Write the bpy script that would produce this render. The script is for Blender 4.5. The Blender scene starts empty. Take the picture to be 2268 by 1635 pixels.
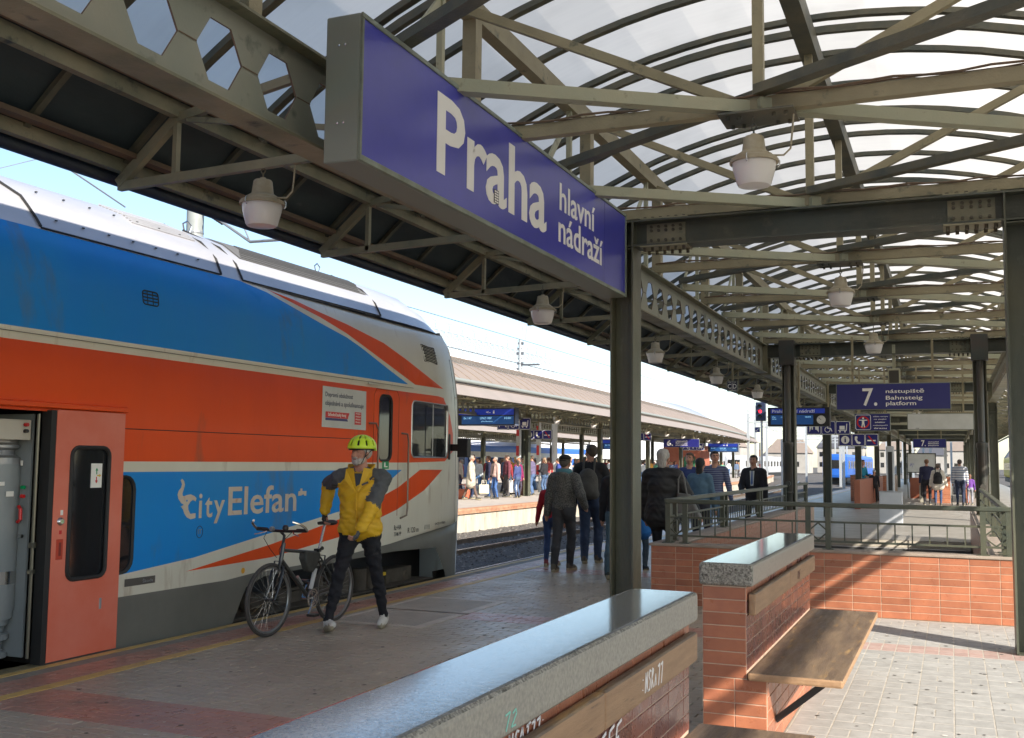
import bpy, bmesh, math, random
import numpy as np
from mathutils import Vector, Matrix
from mathutils.geometry import delaunay_2d_cdt, tessellate_polygon
random.seed(7); RNG = np.random.RandomState(5)
sc = bpy.context.scene; col = sc.collection
R = math.radians
# ------------------------------------------------------------------ camera
cam = bpy.data.cameras.new('camera'); camo = bpy.data.objects.new('camera', cam); col.objects.link(camo)
cam.sensor_fit = 'HORIZONTAL'; cam.sensor_width = 36.0; cam.lens = 36.0 * 2325.6 / 2268.0
cam.clip_start = 0.05; cam.clip_end = 2000
M3 = Matrix(((0.92293976, 0.02364372, 0.38421761), (0.38479638, -0.08434328, -0.91913979), (0.01067429, 0.99615621, -0.08694178)))
camo.matrix_world = Matrix.Translation((0, 0, 1.62)) @ M3.to_4x4()
sc.camera = camo
# ------------------------------------------------------------------ sky, sun, exposure
SUN = Vector((1.2, -0.8, 0.82)).normalized()
w = bpy.data.worlds.new('World'); sc.world = w; w.use_nodes = True
nt = w.node_tree; bg = nt.nodes['Background']
sky = nt.nodes.new('ShaderNodeTexSky'); sky.sky_type = 'NISHITA'; sky.sun_disc = False
sky.sun_elevation = math.asin(SUN.z); sky.sun_rotation = math.atan2(SUN.x, SUN.y)
sky.air_density = 1.0; sky.dust_density = 0.6; sky.ozone_density = 1.5; sky.altitude = 200
nt.links.new(sky.outputs[0], bg.inputs[0]); bg.inputs[1].default_value = 0.085
sl = bpy.data.lights.new('sun', 'SUN'); sl.energy = 3.5; sl.angle = R(0.5); sl.color = (1.0, 0.92, 0.80)
so = bpy.data.objects.new('sun', sl); col.objects.link(so)
so.rotation_euler = SUN.to_track_quat('Z', 'Y').to_euler(); so.location = (20, -20, 30)
sc.view_settings.view_transform = 'Standard'; sc.view_settings.look = 'None'
sc.view_settings.exposure = 1.5; sc.view_settings.gamma = 1.0; sc.view_settings.use_curve_mapping = False
sc.render.engine = 'CYCLES'
cy = sc.cycles; cy.max_bounces = 9; cy.diffuse_bounces = 5; cy.glossy_bounces = 4; cy.transmission_bounces = 6; cy.transparent_max_bounces = 12
cy.use_denoising = True; cy.caustics_reflective = False; cy.caustics_refractive = False; cy.sample_clamp_indirect = 6.0
try: cy.denoiser = 'OPENIMAGEDENOISE'
except Exception: pass
# ------------------------------------------------------------------ mesh helper
class MB:
    def __init__(s): s.v = []; s.f = []; s.m = []
    def add(s, vs, fs, mi=0):
        b = len(s.v); s.v += [tuple(p) for p in vs]; s.f += [tuple(i + b for i in f) for f in fs]
        s.m += [mi] * len(fs); return s
    def box(s, x0, x1, y0, y1, z0, z1, mi=0):
        if x0 > x1: x0, x1 = x1, x0
        if y0 > y1: y0, y1 = y1, y0
        if z0 > z1: z0, z1 = z1, z0
        return s.add([(x0,y0,z0),(x1,y0,z0),(x1,y1,z0),(x0,y1,z0),(x0,y0,z1),(x1,y0,z1),(x1,y1,z1),(x0,y1,z1)],
                     [(0,3,2,1),(4,5,6,7),(0,1,5,4),(1,2,6,5),(2,3,7,6),(3,0,4,7)], mi)
    def cbox(s, c, d, mi=0): return s.box(c[0]-d[0]/2, c[0]+d[0]/2, c[1]-d[1]/2, c[1]+d[1]/2, c[2]-d[2]/2, c[2]+d[2]/2, mi)
    def beam(s, p, q, wd, ht, mi=0, up=(0,0,1)):
        p = Vector(p); q = Vector(q); d = (q - p).normalized(); up = Vector(up)
        if abs(d.dot(up)) > .98: up = Vector((0,1,0))
        a = d.cross(up).normalized(); b = a.cross(d).normalized()
        vs = [c + a*wd/2*i + b*ht/2*j for c in (p, q) for i, j in ((-1,-1),(1,-1),(1,1),(-1,1))]
        return s.add(vs, [(3,2,1,0),(4,5,6,7),(0,1,5,4),(1,2,6,5),(2,3,7,6),(3,0,4,7)], mi)
    def tube(s, pts, r, n=8, mi=0, cap=True):
        pts = [Vector(p) for p in pts]; rs = r if isinstance(r, (list, tuple)) else [r]*len(pts)
        vs = []; ref = None
        for i, p in enumerate(pts):
            d = (pts[min(i+1, len(pts)-1)] - pts[max(i-1, 0)]).normalized()
            if ref is None: ref = Vector((0,0,1)) if abs(d.z) < .9 else Vector((1,0,0))
            a = (ref - d * ref.dot(d)).normalized(); ref = a; b = d.cross(a)
            vs += [p + (a*math.cos(2*math.pi*k/n) + b*math.sin(2*math.pi*k/n))*rs[i] for k in range(n)]
        fs = [(i*n+k, i*n+(k+1)%n, (i+1)*n+(k+1)%n, (i+1)*n+k) for i in range(len(pts)-1) for k in range(n)]
        if cap: fs += [tuple(range(n-1, -1, -1)), tuple(range((len(pts)-1)*n, len(pts)*n))]
        return s.add(vs, fs, mi)
    def lathe(s, prof, n=24, c=(0,0,0), mi=0, axis='z'):
        vs = []
        for r_, z_ in prof:
            for k in range(n):
                a = 2*math.pi*k/n; x, y = r_*math.cos(a), r_*math.sin(a)
                q = (x, y, z_) if axis == 'z' else ((z_, x, y) if axis == 'x' else (x, z_, y))
                vs.append((q[0]+c[0], q[1]+c[1], q[2]+c[2]))
        m = len(prof)
        fs = [(i*n+k, i*n+(k+1)%n, (i+1)*n+(k+1)%n, (i+1)*n+k) for i in range(m-1) for k in range(n)]
        return s.add(vs, fs, mi)
    def prism(s, poly, f, d, mi=0):
        """poly: 2-D outline; f(u,v)->3-D point; d: 3-D thickness vector"""
        n = len(poly); d = Vector(d); a = [Vector(f(u, v)) for u, v in poly]
        tri = tessellate_polygon([[Vector((u, v, 0)) for u, v in poly]])
        vs = a + [p + d for p in a]
        fs = [tuple(t) for t in tri] + [tuple(i + n for i in reversed(t)) for t in tri]
        fs += [(i, (i+1) % n, (i+1) % n + n, i + n) for i in range(n)]
        return s.add(vs, fs, mi)
    def build(s, name, mats, parent=None, smooth=False, bevel=0, bend=None, seg=2, loc=None, rz=0, fix=True):
        me = bpy.data.meshes.new(name); vs = s.v if bend is None else [bend(p) for p in s.v]
        me.from_pydata(vs, [], s.f)
        for m in (mats if isinstance(mats, (list, tuple)) else [mats]): me.materials.append(m)
        if any(s.m): me.polygons.foreach_set('material_index', s.m)
        if bevel or fix:
            bm = bmesh.new(); bm.from_mesh(me)
            if fix: bmesh.ops.recalc_face_normals(bm, faces=bm.faces)
            if bevel:
                ed = [e for e in bm.edges if len(e.link_faces) == 2 and e.calc_face_angle(0) > .6]
                bmesh.ops.bevel(bm, geom=ed, offset=bevel, segments=seg, affect='EDGES', clamp_overlap=True, profile=.6)
            bm.to_mesh(me); bm.free()
        if smooth: me.polygons.foreach_set('use_smooth', [True]*len(me.polygons))
        me.update(); o = bpy.data.objects.new(name, me); col.objects.link(o)
        if smooth and smooth != 2:
            try: me.set_sharp_from_angle(angle=R(38))
            except Exception: pass
        if parent is not None: o.parent = parent
        if loc is not None: o.location = loc
        o.rotation_euler = (0, 0, rz); return o
def tag(o, label=None, cat=None, group=None, kind=None):
    if label: o['label'] = label
    if cat: o['category'] = cat
    if group: o['group'] = group
    if kind: o['kind'] = kind
    return o
def empty(name, loc=(0,0,0), rz=0, label=None, cat=None, group=None):
    o = bpy.data.objects.new(name, None); col.objects.link(o); o.location = loc; o.rotation_euler = (0,0,rz)
    o.empty_display_size = .2; return tag(o, label, cat, group)
KIDS = {}
def kids(o):
    return [c for c in bpy.data.objects if c.parent == o]
def dup(o, loc=None, rz=None, parent=None, label=None, group=None, tree=None):
    c = o.copy(); col.objects.link(c)
    if parent is not None: c.parent = parent
    if loc is not None: c.location = loc
    if rz is not None: c.rotation_euler = (0,0,rz)
    if label: c['label'] = label
    if group: c['group'] = group
    for k, sub in (tree if tree is not None else treeof(o)): dup(k, parent=c, tree=sub)
    return c
def treeof(o): return [(k, treeof(k)) for k in kids(o)]
def inst(o, loc, parent=None, rz=0):
    c = o.copy(); col.objects.link(c); c.parent = parent if parent is not None else o.parent
    c.location = loc; c.rotation_euler = (0,0,rz); return c
# ------------------------------------------------------------------ materials
MATS = {}
def mat(name, c1, c2=None, scale=4., rough=.5, metal=0., bump=0., bscale=60., rnd=0., spec=.5, rvar=0., c3=None, c3t=.62, c3s=9.,
        stretch=(1,1,1), detail=6., coord='pos', coat=0., trans=None, ramp=(.35,.65), wave=None, alpha=None, bdist=.01, sheen=0.):
    if name in MATS: return MATS[name]
    m = bpy.data.materials.new(name); m.use_nodes = True; nt = m.node_tree; N = nt.nodes; L = nt.links
    b = N['Principled BSDF']; b.inputs['Roughness'].default_value = rough; b.inputs['Metallic'].default_value = metal
    b.inputs['Specular IOR Level'].default_value = spec; b.inputs['Coat Weight'].default_value = coat
    if coat: b.inputs['Coat Roughness'].default_value = .08
    if sheen: b.inputs['Sheen Weight'].default_value = sheen
    c1 = (*c1, 1); b.inputs['Base Color'].default_value = c1
    if coord == 'pos': g = N.new('ShaderNodeNewGeometry'); src = g.outputs['Position']
    else: g = N.new('ShaderNodeTexCoord'); src = g.outputs['Object']
    mp = N.new('ShaderNodeMapping'); mp.inputs['Scale'].default_value = stretch; L.new(src, mp.inputs[0]); src = mp.outputs[0]
    def noise(sc_, det=detail):
        n = N.new('ShaderNodeTexNoise'); n.inputs['Scale'].default_value = sc_; n.inputs['Detail'].default_value = det
        n.inputs['Roughness'].default_value = .6; L.new(src, n.inputs['Vector']); return n.outputs[0]
    def mixc(fac, a, c):
        x = N.new('ShaderNodeMix'); x.data_type = 'RGBA'; L.new(fac, x.inputs[0])
        if isinstance(a, tuple): x.inputs[6].default_value = a
        else: L.new(a, x.inputs[6])
        if isinstance(c, tuple): x.inputs[7].default_value = c
        else: L.new(c, x.inputs[7])
        return x.outputs[2]
    def rmp(v, lo, hi):
        r_ = N.new('ShaderNodeMapRange'); r_.inputs[1].default_value = lo; r_.inputs[2].default_value = hi; L.new(v, r_.inputs[0]); return r_.outputs[0]
    out = c1
    if c2: out = mixc(rmp(noise(scale), *ramp), out, (*c2, 1))
    if c3: out = mixc(rmp(noise(c3s, 8), c3t, c3t + .12), out, (*c3, 1))
    if wave:  # wood grain / corrugation: (scale, colour, axis, distortion)
        wv = N.new('ShaderNodeTexWave'); wv.bands_direction = wave[2]; wv.inputs['Scale'].default_value = wave[0]; wv.inputs['Distortion'].default_value = wave[3]
        wv.inputs['Detail'].default_value = 4; L.new(src, wv.inputs[0]); out = mixc(rmp(wv.outputs[1], .35, .9), out, (*wave[1], 1))
    if rnd:
        oi = N.new('ShaderNodeObjectInfo'); h = N.new('ShaderNodeHueSaturation')
        rr = N.new('ShaderNodeMapRange'); L.new(oi.outputs['Random'], rr.inputs[0]); rr.inputs[3].default_value = 1 - rnd; rr.inputs[4].default_value = 1 + rnd
        L.new(rr.outputs[0], h.inputs['Value'])
        if isinstance(out, tuple): h.inputs['Color'].default_value = out
        else: L.new(out, h.inputs['Color'])
        out = h.outputs[0]
    if not isinstance(out, tuple): L.new(out, b.inputs['Base Color'])
    if rvar:
        r2 = N.new('ShaderNodeMapRange'); L.new(noise(scale * 1.7), r2.inputs[0]); r2.inputs[1].default_value = .3; r2.inputs[2].default_value = .7
        r2.inputs[3].default_value = max(rough - rvar, .02); r2.inputs[4].default_value = min(rough + rvar, 1); L.new(r2.outputs[0], b.inputs['Roughness'])
    if bump:
        bp = N.new('ShaderNodeBump'); bp.inputs['Strength'].default_value = bump; bp.inputs['Distance'].default_value = bdist
        L.new(noise(bscale, 4), bp.inputs['Height']); L.new(bp.outputs[0], b.inputs['Normal'])
    if alpha is not None: b.inputs['Alpha'].default_value = alpha
    MATS[name] = m; return m
def emat(name, c, s=1.):
    if name in MATS: return MATS[name]
    m = mat(name, c, rough=.4); b = m.node_tree.nodes['Principled BSDF']; b.inputs['Emission Color'].default_value = (*c, 1); b.inputs['Emission Strength'].default_value = s; return m
def glass(name, c=(.02,.025,.03), rough=.06, alpha=.75):
    m = mat(name, c, rough=rough, spec=.8, alpha=alpha); return m
steel = mat('green_grey_painted_steel', (.14,.15,.10), (.29,.26,.165), scale=1.4, rough=.5, bump=.25, bscale=50, c3=(.05,.06,.05), c3t=.6, c3s=5, rvar=.12)
steelO = mat('olive_tan_painted_steel', (.26,.225,.135), (.34,.295,.18), scale=2.2, rough=.55, bump=.25, bscale=60, c3=(.09,.1,.07), c3t=.6, c3s=6)
steelL = mat('pale_green_painted_steel', (.33,.345,.245), (.38,.36,.24), scale=1.8, rough=.5, bump=.2, bscale=50, c3=(.14,.12,.07), c3t=.62, c3s=8)
steelB = mat('dark_steel', (.065,.075,.062), (.14,.125,.08), scale=2.5, rough=.55, bump=.3, bscale=60)
steelR = mat('brown_rusty_rail', (.17,.105,.06), (.11,.085,.06), scale=3, rough=.75, bump=.4, bscale=45)
castm = mat('grey_green_web_paint', (.27,.29,.235), (.33,.32,.25), scale=1.6, rough=.55, bump=.15, bscale=40, c3=(.085,.11,.09), c3t=.6, c3s=3.5)
bolt = mat('bolt_steel', (.1,.085,.055), rough=.6)
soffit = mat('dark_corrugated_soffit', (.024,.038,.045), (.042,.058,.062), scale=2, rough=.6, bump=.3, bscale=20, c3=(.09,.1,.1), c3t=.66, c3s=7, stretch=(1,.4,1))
gutterm = mat('dark_blue_gutter', (.012,.022,.05), (.03,.04,.05), scale=4, rough=.45)
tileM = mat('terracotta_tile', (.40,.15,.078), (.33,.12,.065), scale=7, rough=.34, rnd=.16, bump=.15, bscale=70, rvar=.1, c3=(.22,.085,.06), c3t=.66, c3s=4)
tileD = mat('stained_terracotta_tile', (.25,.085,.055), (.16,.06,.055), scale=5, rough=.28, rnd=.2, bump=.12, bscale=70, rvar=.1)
grout = mat('grout', (.52,.38,.28), (.42,.31,.23), scale=14, rough=.95)
granP = mat('polished_granite', (.15,.155,.15), (.26,.26,.25), scale=90, rough=.1, bump=.02, bscale=30, spec=1., rvar=.09, detail=3, coat=.3, c3=(.34,.34,.32), c3t=.62, c3s=5)
granR = mat('rough_granite', (.09,.085,.07), (.36,.34,.29), scale=110, rough=.85, bump=.8, bscale=90, c3=(.05,.045,.035), c3t=.56, c3s=25, detail=3)
granS = mat('granite_side', (.22,.21,.18), (.32,.30,.25), scale=75, rough=.45, bump=.1, bscale=80, c3=(.12,.10,.08), c3t=.66, c3s=7, detail=3)
woodT = mat('worn_dark_wood', (.10,.066,.045), (.19,.13,.08), scale=3.2, rough=.5, bump=.35, bscale=30, stretch=(6,.8,6), c3=(.33,.2,.08), c3t=.57, c3s=2.6, rvar=.14)
woodL = mat('pale_wood_edge', (.36,.22,.12), (.27,.16,.085), scale=4, rough=.6, bump=.3, bscale=30, stretch=(6,.8,8), c3=(.12,.08,.05), c3t=.64, c3s=5)
pavG = mat('grey_paver', (.30,.295,.28), (.37,.365,.35), scale=9, rough=.8, rnd=.07, bump=.25, bscale=70, c3=(.2,.19,.18), c3t=.66, c3s=4)
pavR = mat('reddish_paver', (.36,.24,.21), (.4,.3,.27), scale=9, rough=.8, rnd=.08, bump=.25, bscale=70)
pavDG = mat('trodden_dark_paver', (.38,.325,.25), (.49,.425,.33), scale=1.3, rough=.4, rnd=.1, bump=.22, bscale=45, c3=(.52,.46,.37), c3t=.62, c3s=2.2, rvar=.12, stretch=(1.,.6,1))
pavDR = mat('trodden_red_paver', (.44,.22,.165), (.36,.22,.17), scale=2, rough=.34, rnd=.16, bump=.22, bscale=45, c3=(.2,.15,.12), c3t=.62, c3s=2.5, rvar=.1)
joint = mat('sanded_joint', (.5,.46,.4), (.36,.33,.28), scale=20, rough=.95)
jointD = mat('dark_joint', (.06,.055,.045), (.13,.115,.09), scale=8, rough=.9)
yelL = mat('worn_yellow_line', (.62,.42,.13), (.52,.35,.13), scale=6, rough=.5, bump=.2, bscale=50, c3=(.2,.16,.11), c3t=.6, c3s=14)
edgeS = mat('platform_edge_stone', (.3,.27,.22), (.2,.18,.16), scale=5, rough=.7, bump=.3)
ballast = mat('ballast', (.075,.065,.055), (.16,.15,.14), scale=28, rough=.95, bump=1., bscale=22, c3=(.35,.35,.36), c3t=.72, c3s=45, bdist=.05)
railM = mat('rail_steel', (.12,.08,.055), (.17,.12,.08), scale=4, rough=.6, metal=.3)
railT = mat('rail_head', (.5,.5,.5), rough=.25, metal=.9)
sleep = mat('concrete_sleeper', (.25,.23,.2), (.17,.155,.14), scale=5, rough=.9)
conc = mat('stained_concrete', (.55,.5,.42), (.42,.38,.31), scale=2.2, rough=.85, bump=.3, c3=(.26,.2,.14), c3t=.6, c3s=4, stretch=(1,1.6,.5))
brickO = mat('orange_edge_tile', (.42,.18,.1), (.5,.32,.2), scale=5, rough=.7)
signB = mat('sign_blue', (.052,.058,.36), (.062,.066,.40), scale=2.2, rough=.3, spec=.5, c3=(.12,.10,.32), c3t=.7, c3s=1.2)
signB2 = mat('sign_navy', (.018,.02,.16), rough=.3)
signW = mat('sign_white_letters', (.86,.85,.8), rough=.4)
whiteP = mat('board_white', (.6,.61,.58), (.52,.53,.5), scale=3, rough=.4)
blackP = mat('black_plastic', (.02,.02,.022), rough=.35)
frameG = mat('grey_frame', (.2,.22,.185), rough=.45)
tW = mat('train_cream', (.7,.68,.57), (.65,.62,.51), scale=1.5, rough=.4, coat=.05, c3=(.45,.38,.28), c3t=.6, c3s=3.5, stretch=(1,1.2,.25), bump=.08, bscale=2.2, bdist=.05)
tR = mat('train_orange_red', (.80,.08,.003), (.74,.075,.005), scale=1.3, rough=.42, coat=.0, spec=.35, c3=(.45,.085,.03), c3t=.6, c3s=2.2, stretch=(1,1.2,.3), bump=.1, bscale=2.2, bdist=.05)
tB = mat('train_blue', (.002,.23,.70), (.008,.25,.66), scale=1.1, rough=.4, coat=.0, spec=.35, c3=(.07,.2,.40), c3t=.6, c3s=1.9, stretch=(1,1.1,.35), bump=.1, bscale=2.2, bdist=.05)
tD = mat('train_dark_skirt', (.17,.172,.15), (.14,.14,.12), scale=2, rough=.5)
tS = mat('train_roof_silver', (.6,.6,.62), (.5,.5,.52), scale=2, rough=.28, metal=.35, c3=(.4,.38,.36), c3t=.64, c3s=4, stretch=(1,.4,1))
tDoor = mat('train_door_faded_red', (.68,.14,.075), (.74,.22,.15), scale=1.2, rough=.45, c3=(.38,.05,.03), c3t=.69, c3s=22)
tWin = mat('train_window_dark', (.015,.017,.02), rough=.06, spec=.9)
rubber = mat('black_rubber', (.018,.018,.018), rough=.6)
bogie = mat('bogie_grime', (.05,.042,.032), (.09,.078,.06), scale=5, rough=.8, bump=.4)
chrome = mat('brushed_metal', (.6,.6,.58), rough=.25, metal=1.)
alu = mat('grey_metal', (.35,.36,.37), (.28,.29,.3), scale=4, rough=.4, metal=.5)
alum = mat('satin_aluminium', (.55,.55,.53), rough=.3, metal=.8)
lampC = mat('lamp_housing', (.42,.37,.26), (.34,.29,.19), scale=12, rough=.5, bump=.15)
lampG = mat('lamp_glass', (.82,.8,.76), rough=.25, spec=.6)
inG = mat('vestibule_grey', (.23,.26,.27), (.27,.3,.31), scale=3, rough=.4)
redP = mat('red_plastic', (.6,.02,.02), rough=.35)
greenP = mat('green_plastic', (.0,.3,.1), rough=.4)
yelP = mat('yellow_plastic', (.7,.5,.03), rough=.4)
roofT = mat('tan_roof_sheet', (.25,.20,.165), (.28,.225,.185), scale=1, rough=.6)
roofP = mat('rose_roof_skirt', (.29,.245,.22), (.26,.225,.2), scale=1, rough=.6)
trainB2 = mat('far_train_blue', (.02,.12,.5), rough=.35)
hallW = mat('hall_roof_white', (.75,.75,.75), rough=.5)
latt = mat('galvanised_lattice', (.45,.48,.5), rough=.4, metal=.3)
glassL = glass('lantern_glass', (.35,.42,.48), .15, .35)
# translucent roof sheet
def panel_mat():
    m = bpy.data.materials.new('milky_polycarbonate_sheet'); m.use_nodes = True; nt = m.node_tree; N = nt.nodes; L = nt.links; N.clear()
    o = N.new('ShaderNodeOutputMaterial'); t = N.new('ShaderNodeBsdfTranslucent'); d = N.new('ShaderNodeBsdfDiffuse'); mx = N.new('ShaderNodeMixShader')
    g = N.new('ShaderNodeNewGeometry'); mp = N.new('ShaderNodeMapping'); mp.inputs['Scale'].default_value = (.6, 14, .6); n = N.new('ShaderNodeTexNoise'); n.inputs['Scale'].default_value = 1.5; n.inputs['Detail'].default_value = 5
    r_ = N.new('ShaderNodeMix'); r_.data_type = 'RGBA'; r_.inputs[6].default_value = (.77,.755,.73,1); r_.inputs[7].default_value = (.84,.825,.79,1)
    L.new(g.outputs['Position'], mp.inputs[0]); L.new(mp.outputs[0], n.inputs['Vector']); L.new(n.outputs[0], r_.inputs[0]); 
    oi = N.new('ShaderNodeObjectInfo'); hs = N.new('ShaderNodeHueSaturation'); mr = N.new('ShaderNodeMapRange'); L.new(oi.outputs['Random'], mr.inputs[0]); mr.inputs[3].default_value = .93; mr.inputs[4].default_value = 1.0
    n2 = N.new('ShaderNodeTexNoise'); n2.inputs['Scale'].default_value = 2.3; n2.inputs['Detail'].default_value = 6; L.new(g.outputs['Position'], n2.inputs['Vector'])
    m2 = N.new('ShaderNodeMapRange'); L.new(n2.outputs[0], m2.inputs[0]); m2.inputs[1].default_value = .5; m2.inputs[2].default_value = .8; m2.inputs[3].default_value = 1.; m2.inputs[4].default_value = .93
    mm = N.new('ShaderNodeMath'); mm.operation = 'MULTIPLY'; L.new(mr.outputs[0], mm.inputs[0]); L.new(m2.outputs[0], mm.inputs[1]); L.new(mm.outputs[0], hs.inputs['Value']); L.new(r_.outputs[2], hs.inputs['Color']); L.new(hs.outputs[0], t.inputs[0])
    d.inputs[0].default_value = (.6,.6,.6,1); mx.inputs[0].default_value = .9
    L.new(d.outputs[0], mx.inputs[1]); L.new(t.outputs[0], mx.inputs[2]); L.new(mx.outputs[0], o.inputs[0]); return m
panelM = panel_mat()
# ------------------------------------------------------------------ lettering
def textmesh(s, off=.0):
    cu = bpy.data.curves.new('lettering', 'FONT'); cu.body = s; cu.size = 1; cu.offset = off; cu.resolution_u = 3
    o = bpy.data.objects.new('lettering', cu); col.objects.link(o)
    dg = bpy.context.evaluated_depsgraph_get(); me = bpy.data.meshes.new_from_object(o.evaluated_get(dg))
    bpy.data.objects.remove(o); bpy.data.curves.remove(cu); return me
def text(s, box, f, n, material, parent, off=.02, name='lettering', th=.003, lift=.0):
    """fit text s into box (u0,u1,v0,v1) of plane f(u,v)->3-D with outward unit normal n"""
    me = textmesh(s, off); vs = np.array([v.co[:2] for v in me.vertices]); a, b = vs.min(0), vs.max(0)
    u = box[0] + (vs[:,0]-a[0])/(b[0]-a[0])*(box[1]-box[0]); v = box[2] + (vs[:,1]-a[1])/(b[1]-a[1])*(box[3]-box[2])
    n = Vector(n); pts = [Vector(f(x, y)) + n*lift for x, y in zip(u, v)]
    k = len(pts); fs = [tuple(p.vertices) for p in me.polygons]; bpy.data.meshes.remove(me)
    mb = MB(); mb.add([p + n*th for p in pts], fs)
    # side walls of the cut letters
    from collections import Counter
    c = Counter(); dr = {}
    for f_ in fs:
        for i in range(len(f_)):
            e = (f_[i], f_[(i+1) % len(f_)]); c[tuple(sorted(e))] += 1; dr[tuple(sorted(e))] = e
    ed = [dr[e] for e, q in c.items() if q == 1]; base = len(mb.v)
    mb.add(pts, []); mb.f += [(a_, b_, b_ + base, a_ + base) for a_, b_ in ed]; mb.m += [0]*len(ed)
    return mb.build(name, material, parent)
def mesh_obj(name, vs, fs, mats, mi=None, parent=None, smooth=True):
    me = bpy.data.meshes.new(name); me.from_pydata(vs, [], fs)
    for m in mats: me.materials.append(m)
    if mi is not None: me.polygons.foreach_set('material_index', mi)
    if smooth: me.polygons.foreach_set('use_smooth', [True]*len(me.polygons))
    me.update(); o = bpy.data.objects.new(name, me); col.objects.link(o)
    if parent: o.parent = parent
    return o
# ================================================================== SETTING: ground, tracks, platforms
g = MB(); g.add([(-400,-120,-1.3),(400,-120,-1.3),(400,900,-1.3),(-400,900,-1.3)], [(0,1,2,3)])
ground = g.build('ground', ballast); tag(ground, kind='structure')
HX0, HX1, HY0, HY1 = -2.94, .34, 12.22, 24.4       # stair opening
def slab(name, x0, x1, y0, y1, hole=None, top=jointD, side=conc, bend=None, step=None):
    m = MB(); z = -.012; ys = [y0, y1] if not step else list(np.linspace(y0, y1, int((y1-y0)/step)+1))
    if hole:
        a, b, c, d = hole
        for q in ((x0,x1,y0,c),(x0,a,c,d),(b,x1,c,d),(x0,x1,d,y1)): m.box(q[0],q[1],q[2],q[3],-.9 if (q[2] == c and q[3] == d) else -.9, z)
    else:
        for i in range(len(ys)-1): m.box(x0, x1, ys[i], ys[i+1], -.9, z)
    o = m.build(name, [top, side], bend=bend, fix=False)
    for p in o.data.polygons: p.material_index = 0 if p.normal.z > .5 else 1
    return tag(o, kind='structure')
platform = slab('platform', -6.42, 4.1, -6, 130, (HX0, HX1, HY0, HY1))
# coping stone, yellow edge line, red strip, safety line
m = MB()
for k in range(68): m.box(-6.56, -6.3, -6 + 2*k + .005, -4 + 2*k - .005, -.16, -.002)
o = m.build('edge_coping', edgeS, platform, bevel=.012, seg=1); tag(o, kind='stuff')
m = MB(); m.box(-6.52, -6.44, -6, 130, -.004, .002); m.build('edge_line', yelL, platform, fix=False)
m = MB(); m.box(-5.95, -5.85, -6, 130, -.01, .004); m.build('safety_line', yelL, platform, fix=False)
m = MB(); m.box(-6.44, -5.95, 19, 130, -.011, .0); m.build('red_strip', pavDR, platform, fix=False)
m = MB(); m.box(-5.85, -3.3, 19, 130, -.011, 0); m.box(-3.3, 4.0, 24.4, 130, -.011, 0); m.box(1.05, 4.0, 12, 24.4, -.011, 0); m.box(-5.85, 4.0, -6, 2.5, -.011, 0)
m.build('far_paving', mat('far_grey_paving', (.25,.23,.2), (.32,.3,.27), scale=1.2, rough=.4, rvar=.1), platform, fix=False)
RED = lambda y: any(a <= (y % 4.75) < b for a, b in ((.34, .89),))
# trodden pavers of the track side: bricks 0.2 x 0.1 joined (past the limit for single parts)
mG, mR = MB(), MB()
def brick(mb, x0, x1, y0, y1, h=0.): 
    e = .004; z = h; b = len(mb.v)
    mb.v += [(x0+e,y0+e,z),(x1-e,y0+e,z),(x1-e,y1-e,z),(x0+e,y1-e,z),(x0,y0,-.012),(x1,y0,-.012),(x1,y1,-.012),(x0,y1,-.012)]
    mb.f += [(b,b+1,b+2,b+3),(b+4,b+5,b+1,b),(b+5,b+6,b+2,b+1),(b+6,b+7,b+3,b+2),(b+7,b+4,b,b+3)]; mb.m += [0]*5
y = 2.5; row = 0
while y < 19:
    x = -5.85 - (.1 if row % 2 else 0)
    while x < -1.36:
        x1 = x + .198; a = max(x, -5.85)
        if not (x > -3.3 and y > 11.9): brick(mR if RED(y) else mG, a, x1, y, y + .098, RNG.uniform(-.0015, .0015))
        x += .2
    x = -6.3 - (.1 if row % 2 else 0)
    while x < -5.96:
        a = max(x, -6.3); b_ = min(x + .198, -5.955)
        brick(mR, a, b_, y, y + .098, RNG.uniform(-.0015, .0015)); x += .2
    y += .1; row += 1
o = mG.build('trodden_paving', pavDG, platform, fix=False); tag(o, kind='stuff')
o = mR.build('trodden_red_paving', pavDR, platform, fix=False); tag(o, kind='stuff')
# sunlit pavers right of the benches: every paver a part
def paver_mesh(wd, dp, name, mt):
    mb = MB(); e = .004
    mb.v = [(e,e,.0),(wd-e,e,0),(wd-e,dp-e,0),(e,dp-e,0),(0,0,-.012),(wd,0,-.012),(wd,dp,-.012),(0,dp,-.012)]
    mb.f = [(0,1,2,3),(4,5,1,0),(5,6,2,1),(6,7,3,2),(7,4,0,3)]; mb.m = [0]*5
    return mb.build(name, mt, platform, fix=False)
PV = {}
for nm, mt in (('g', pavG), ('r', pavR)):
    for k, wd in ((2, .232), (1, .1155)): PV[nm+str(k)] = (paver_mesh(wd, .197, 'paver', mt), [True])
rest = MB(); npav = 0
for row in range(31):
    y = 11.9 - .2*(row+1); red = 9.88 < y + .1 < 10.4
    for c in range(18):
        x0 = -.96 + .235*c
        segs = [(x0, 2)] if (row % 2 == 0 and not red) else [(x0, 1), (x0 + .1175, 1)]
        for xx, k in segs:
            zz = float(RNG.uniform(-.0005, .0005))
            if xx < .78 and npav < 285 and y > 6.2:
                p, fl = PV[('r' if red else 'g') + str(k)]
                if fl[0]: p.location = (xx, y, zz); fl[0] = False
                else: inst(p, (xx, y, zz))
                npav += 1
            else: brick(rest, xx, xx + (.232 if k == 2 else .1155), y, y + .197)
for row in range(16):
    for c in range(21): brick(rest, -.96 + .235*c, -.96 + .235*c + .232, 5.6 - .2*row, 5.6 - .2*row + .197)
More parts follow.
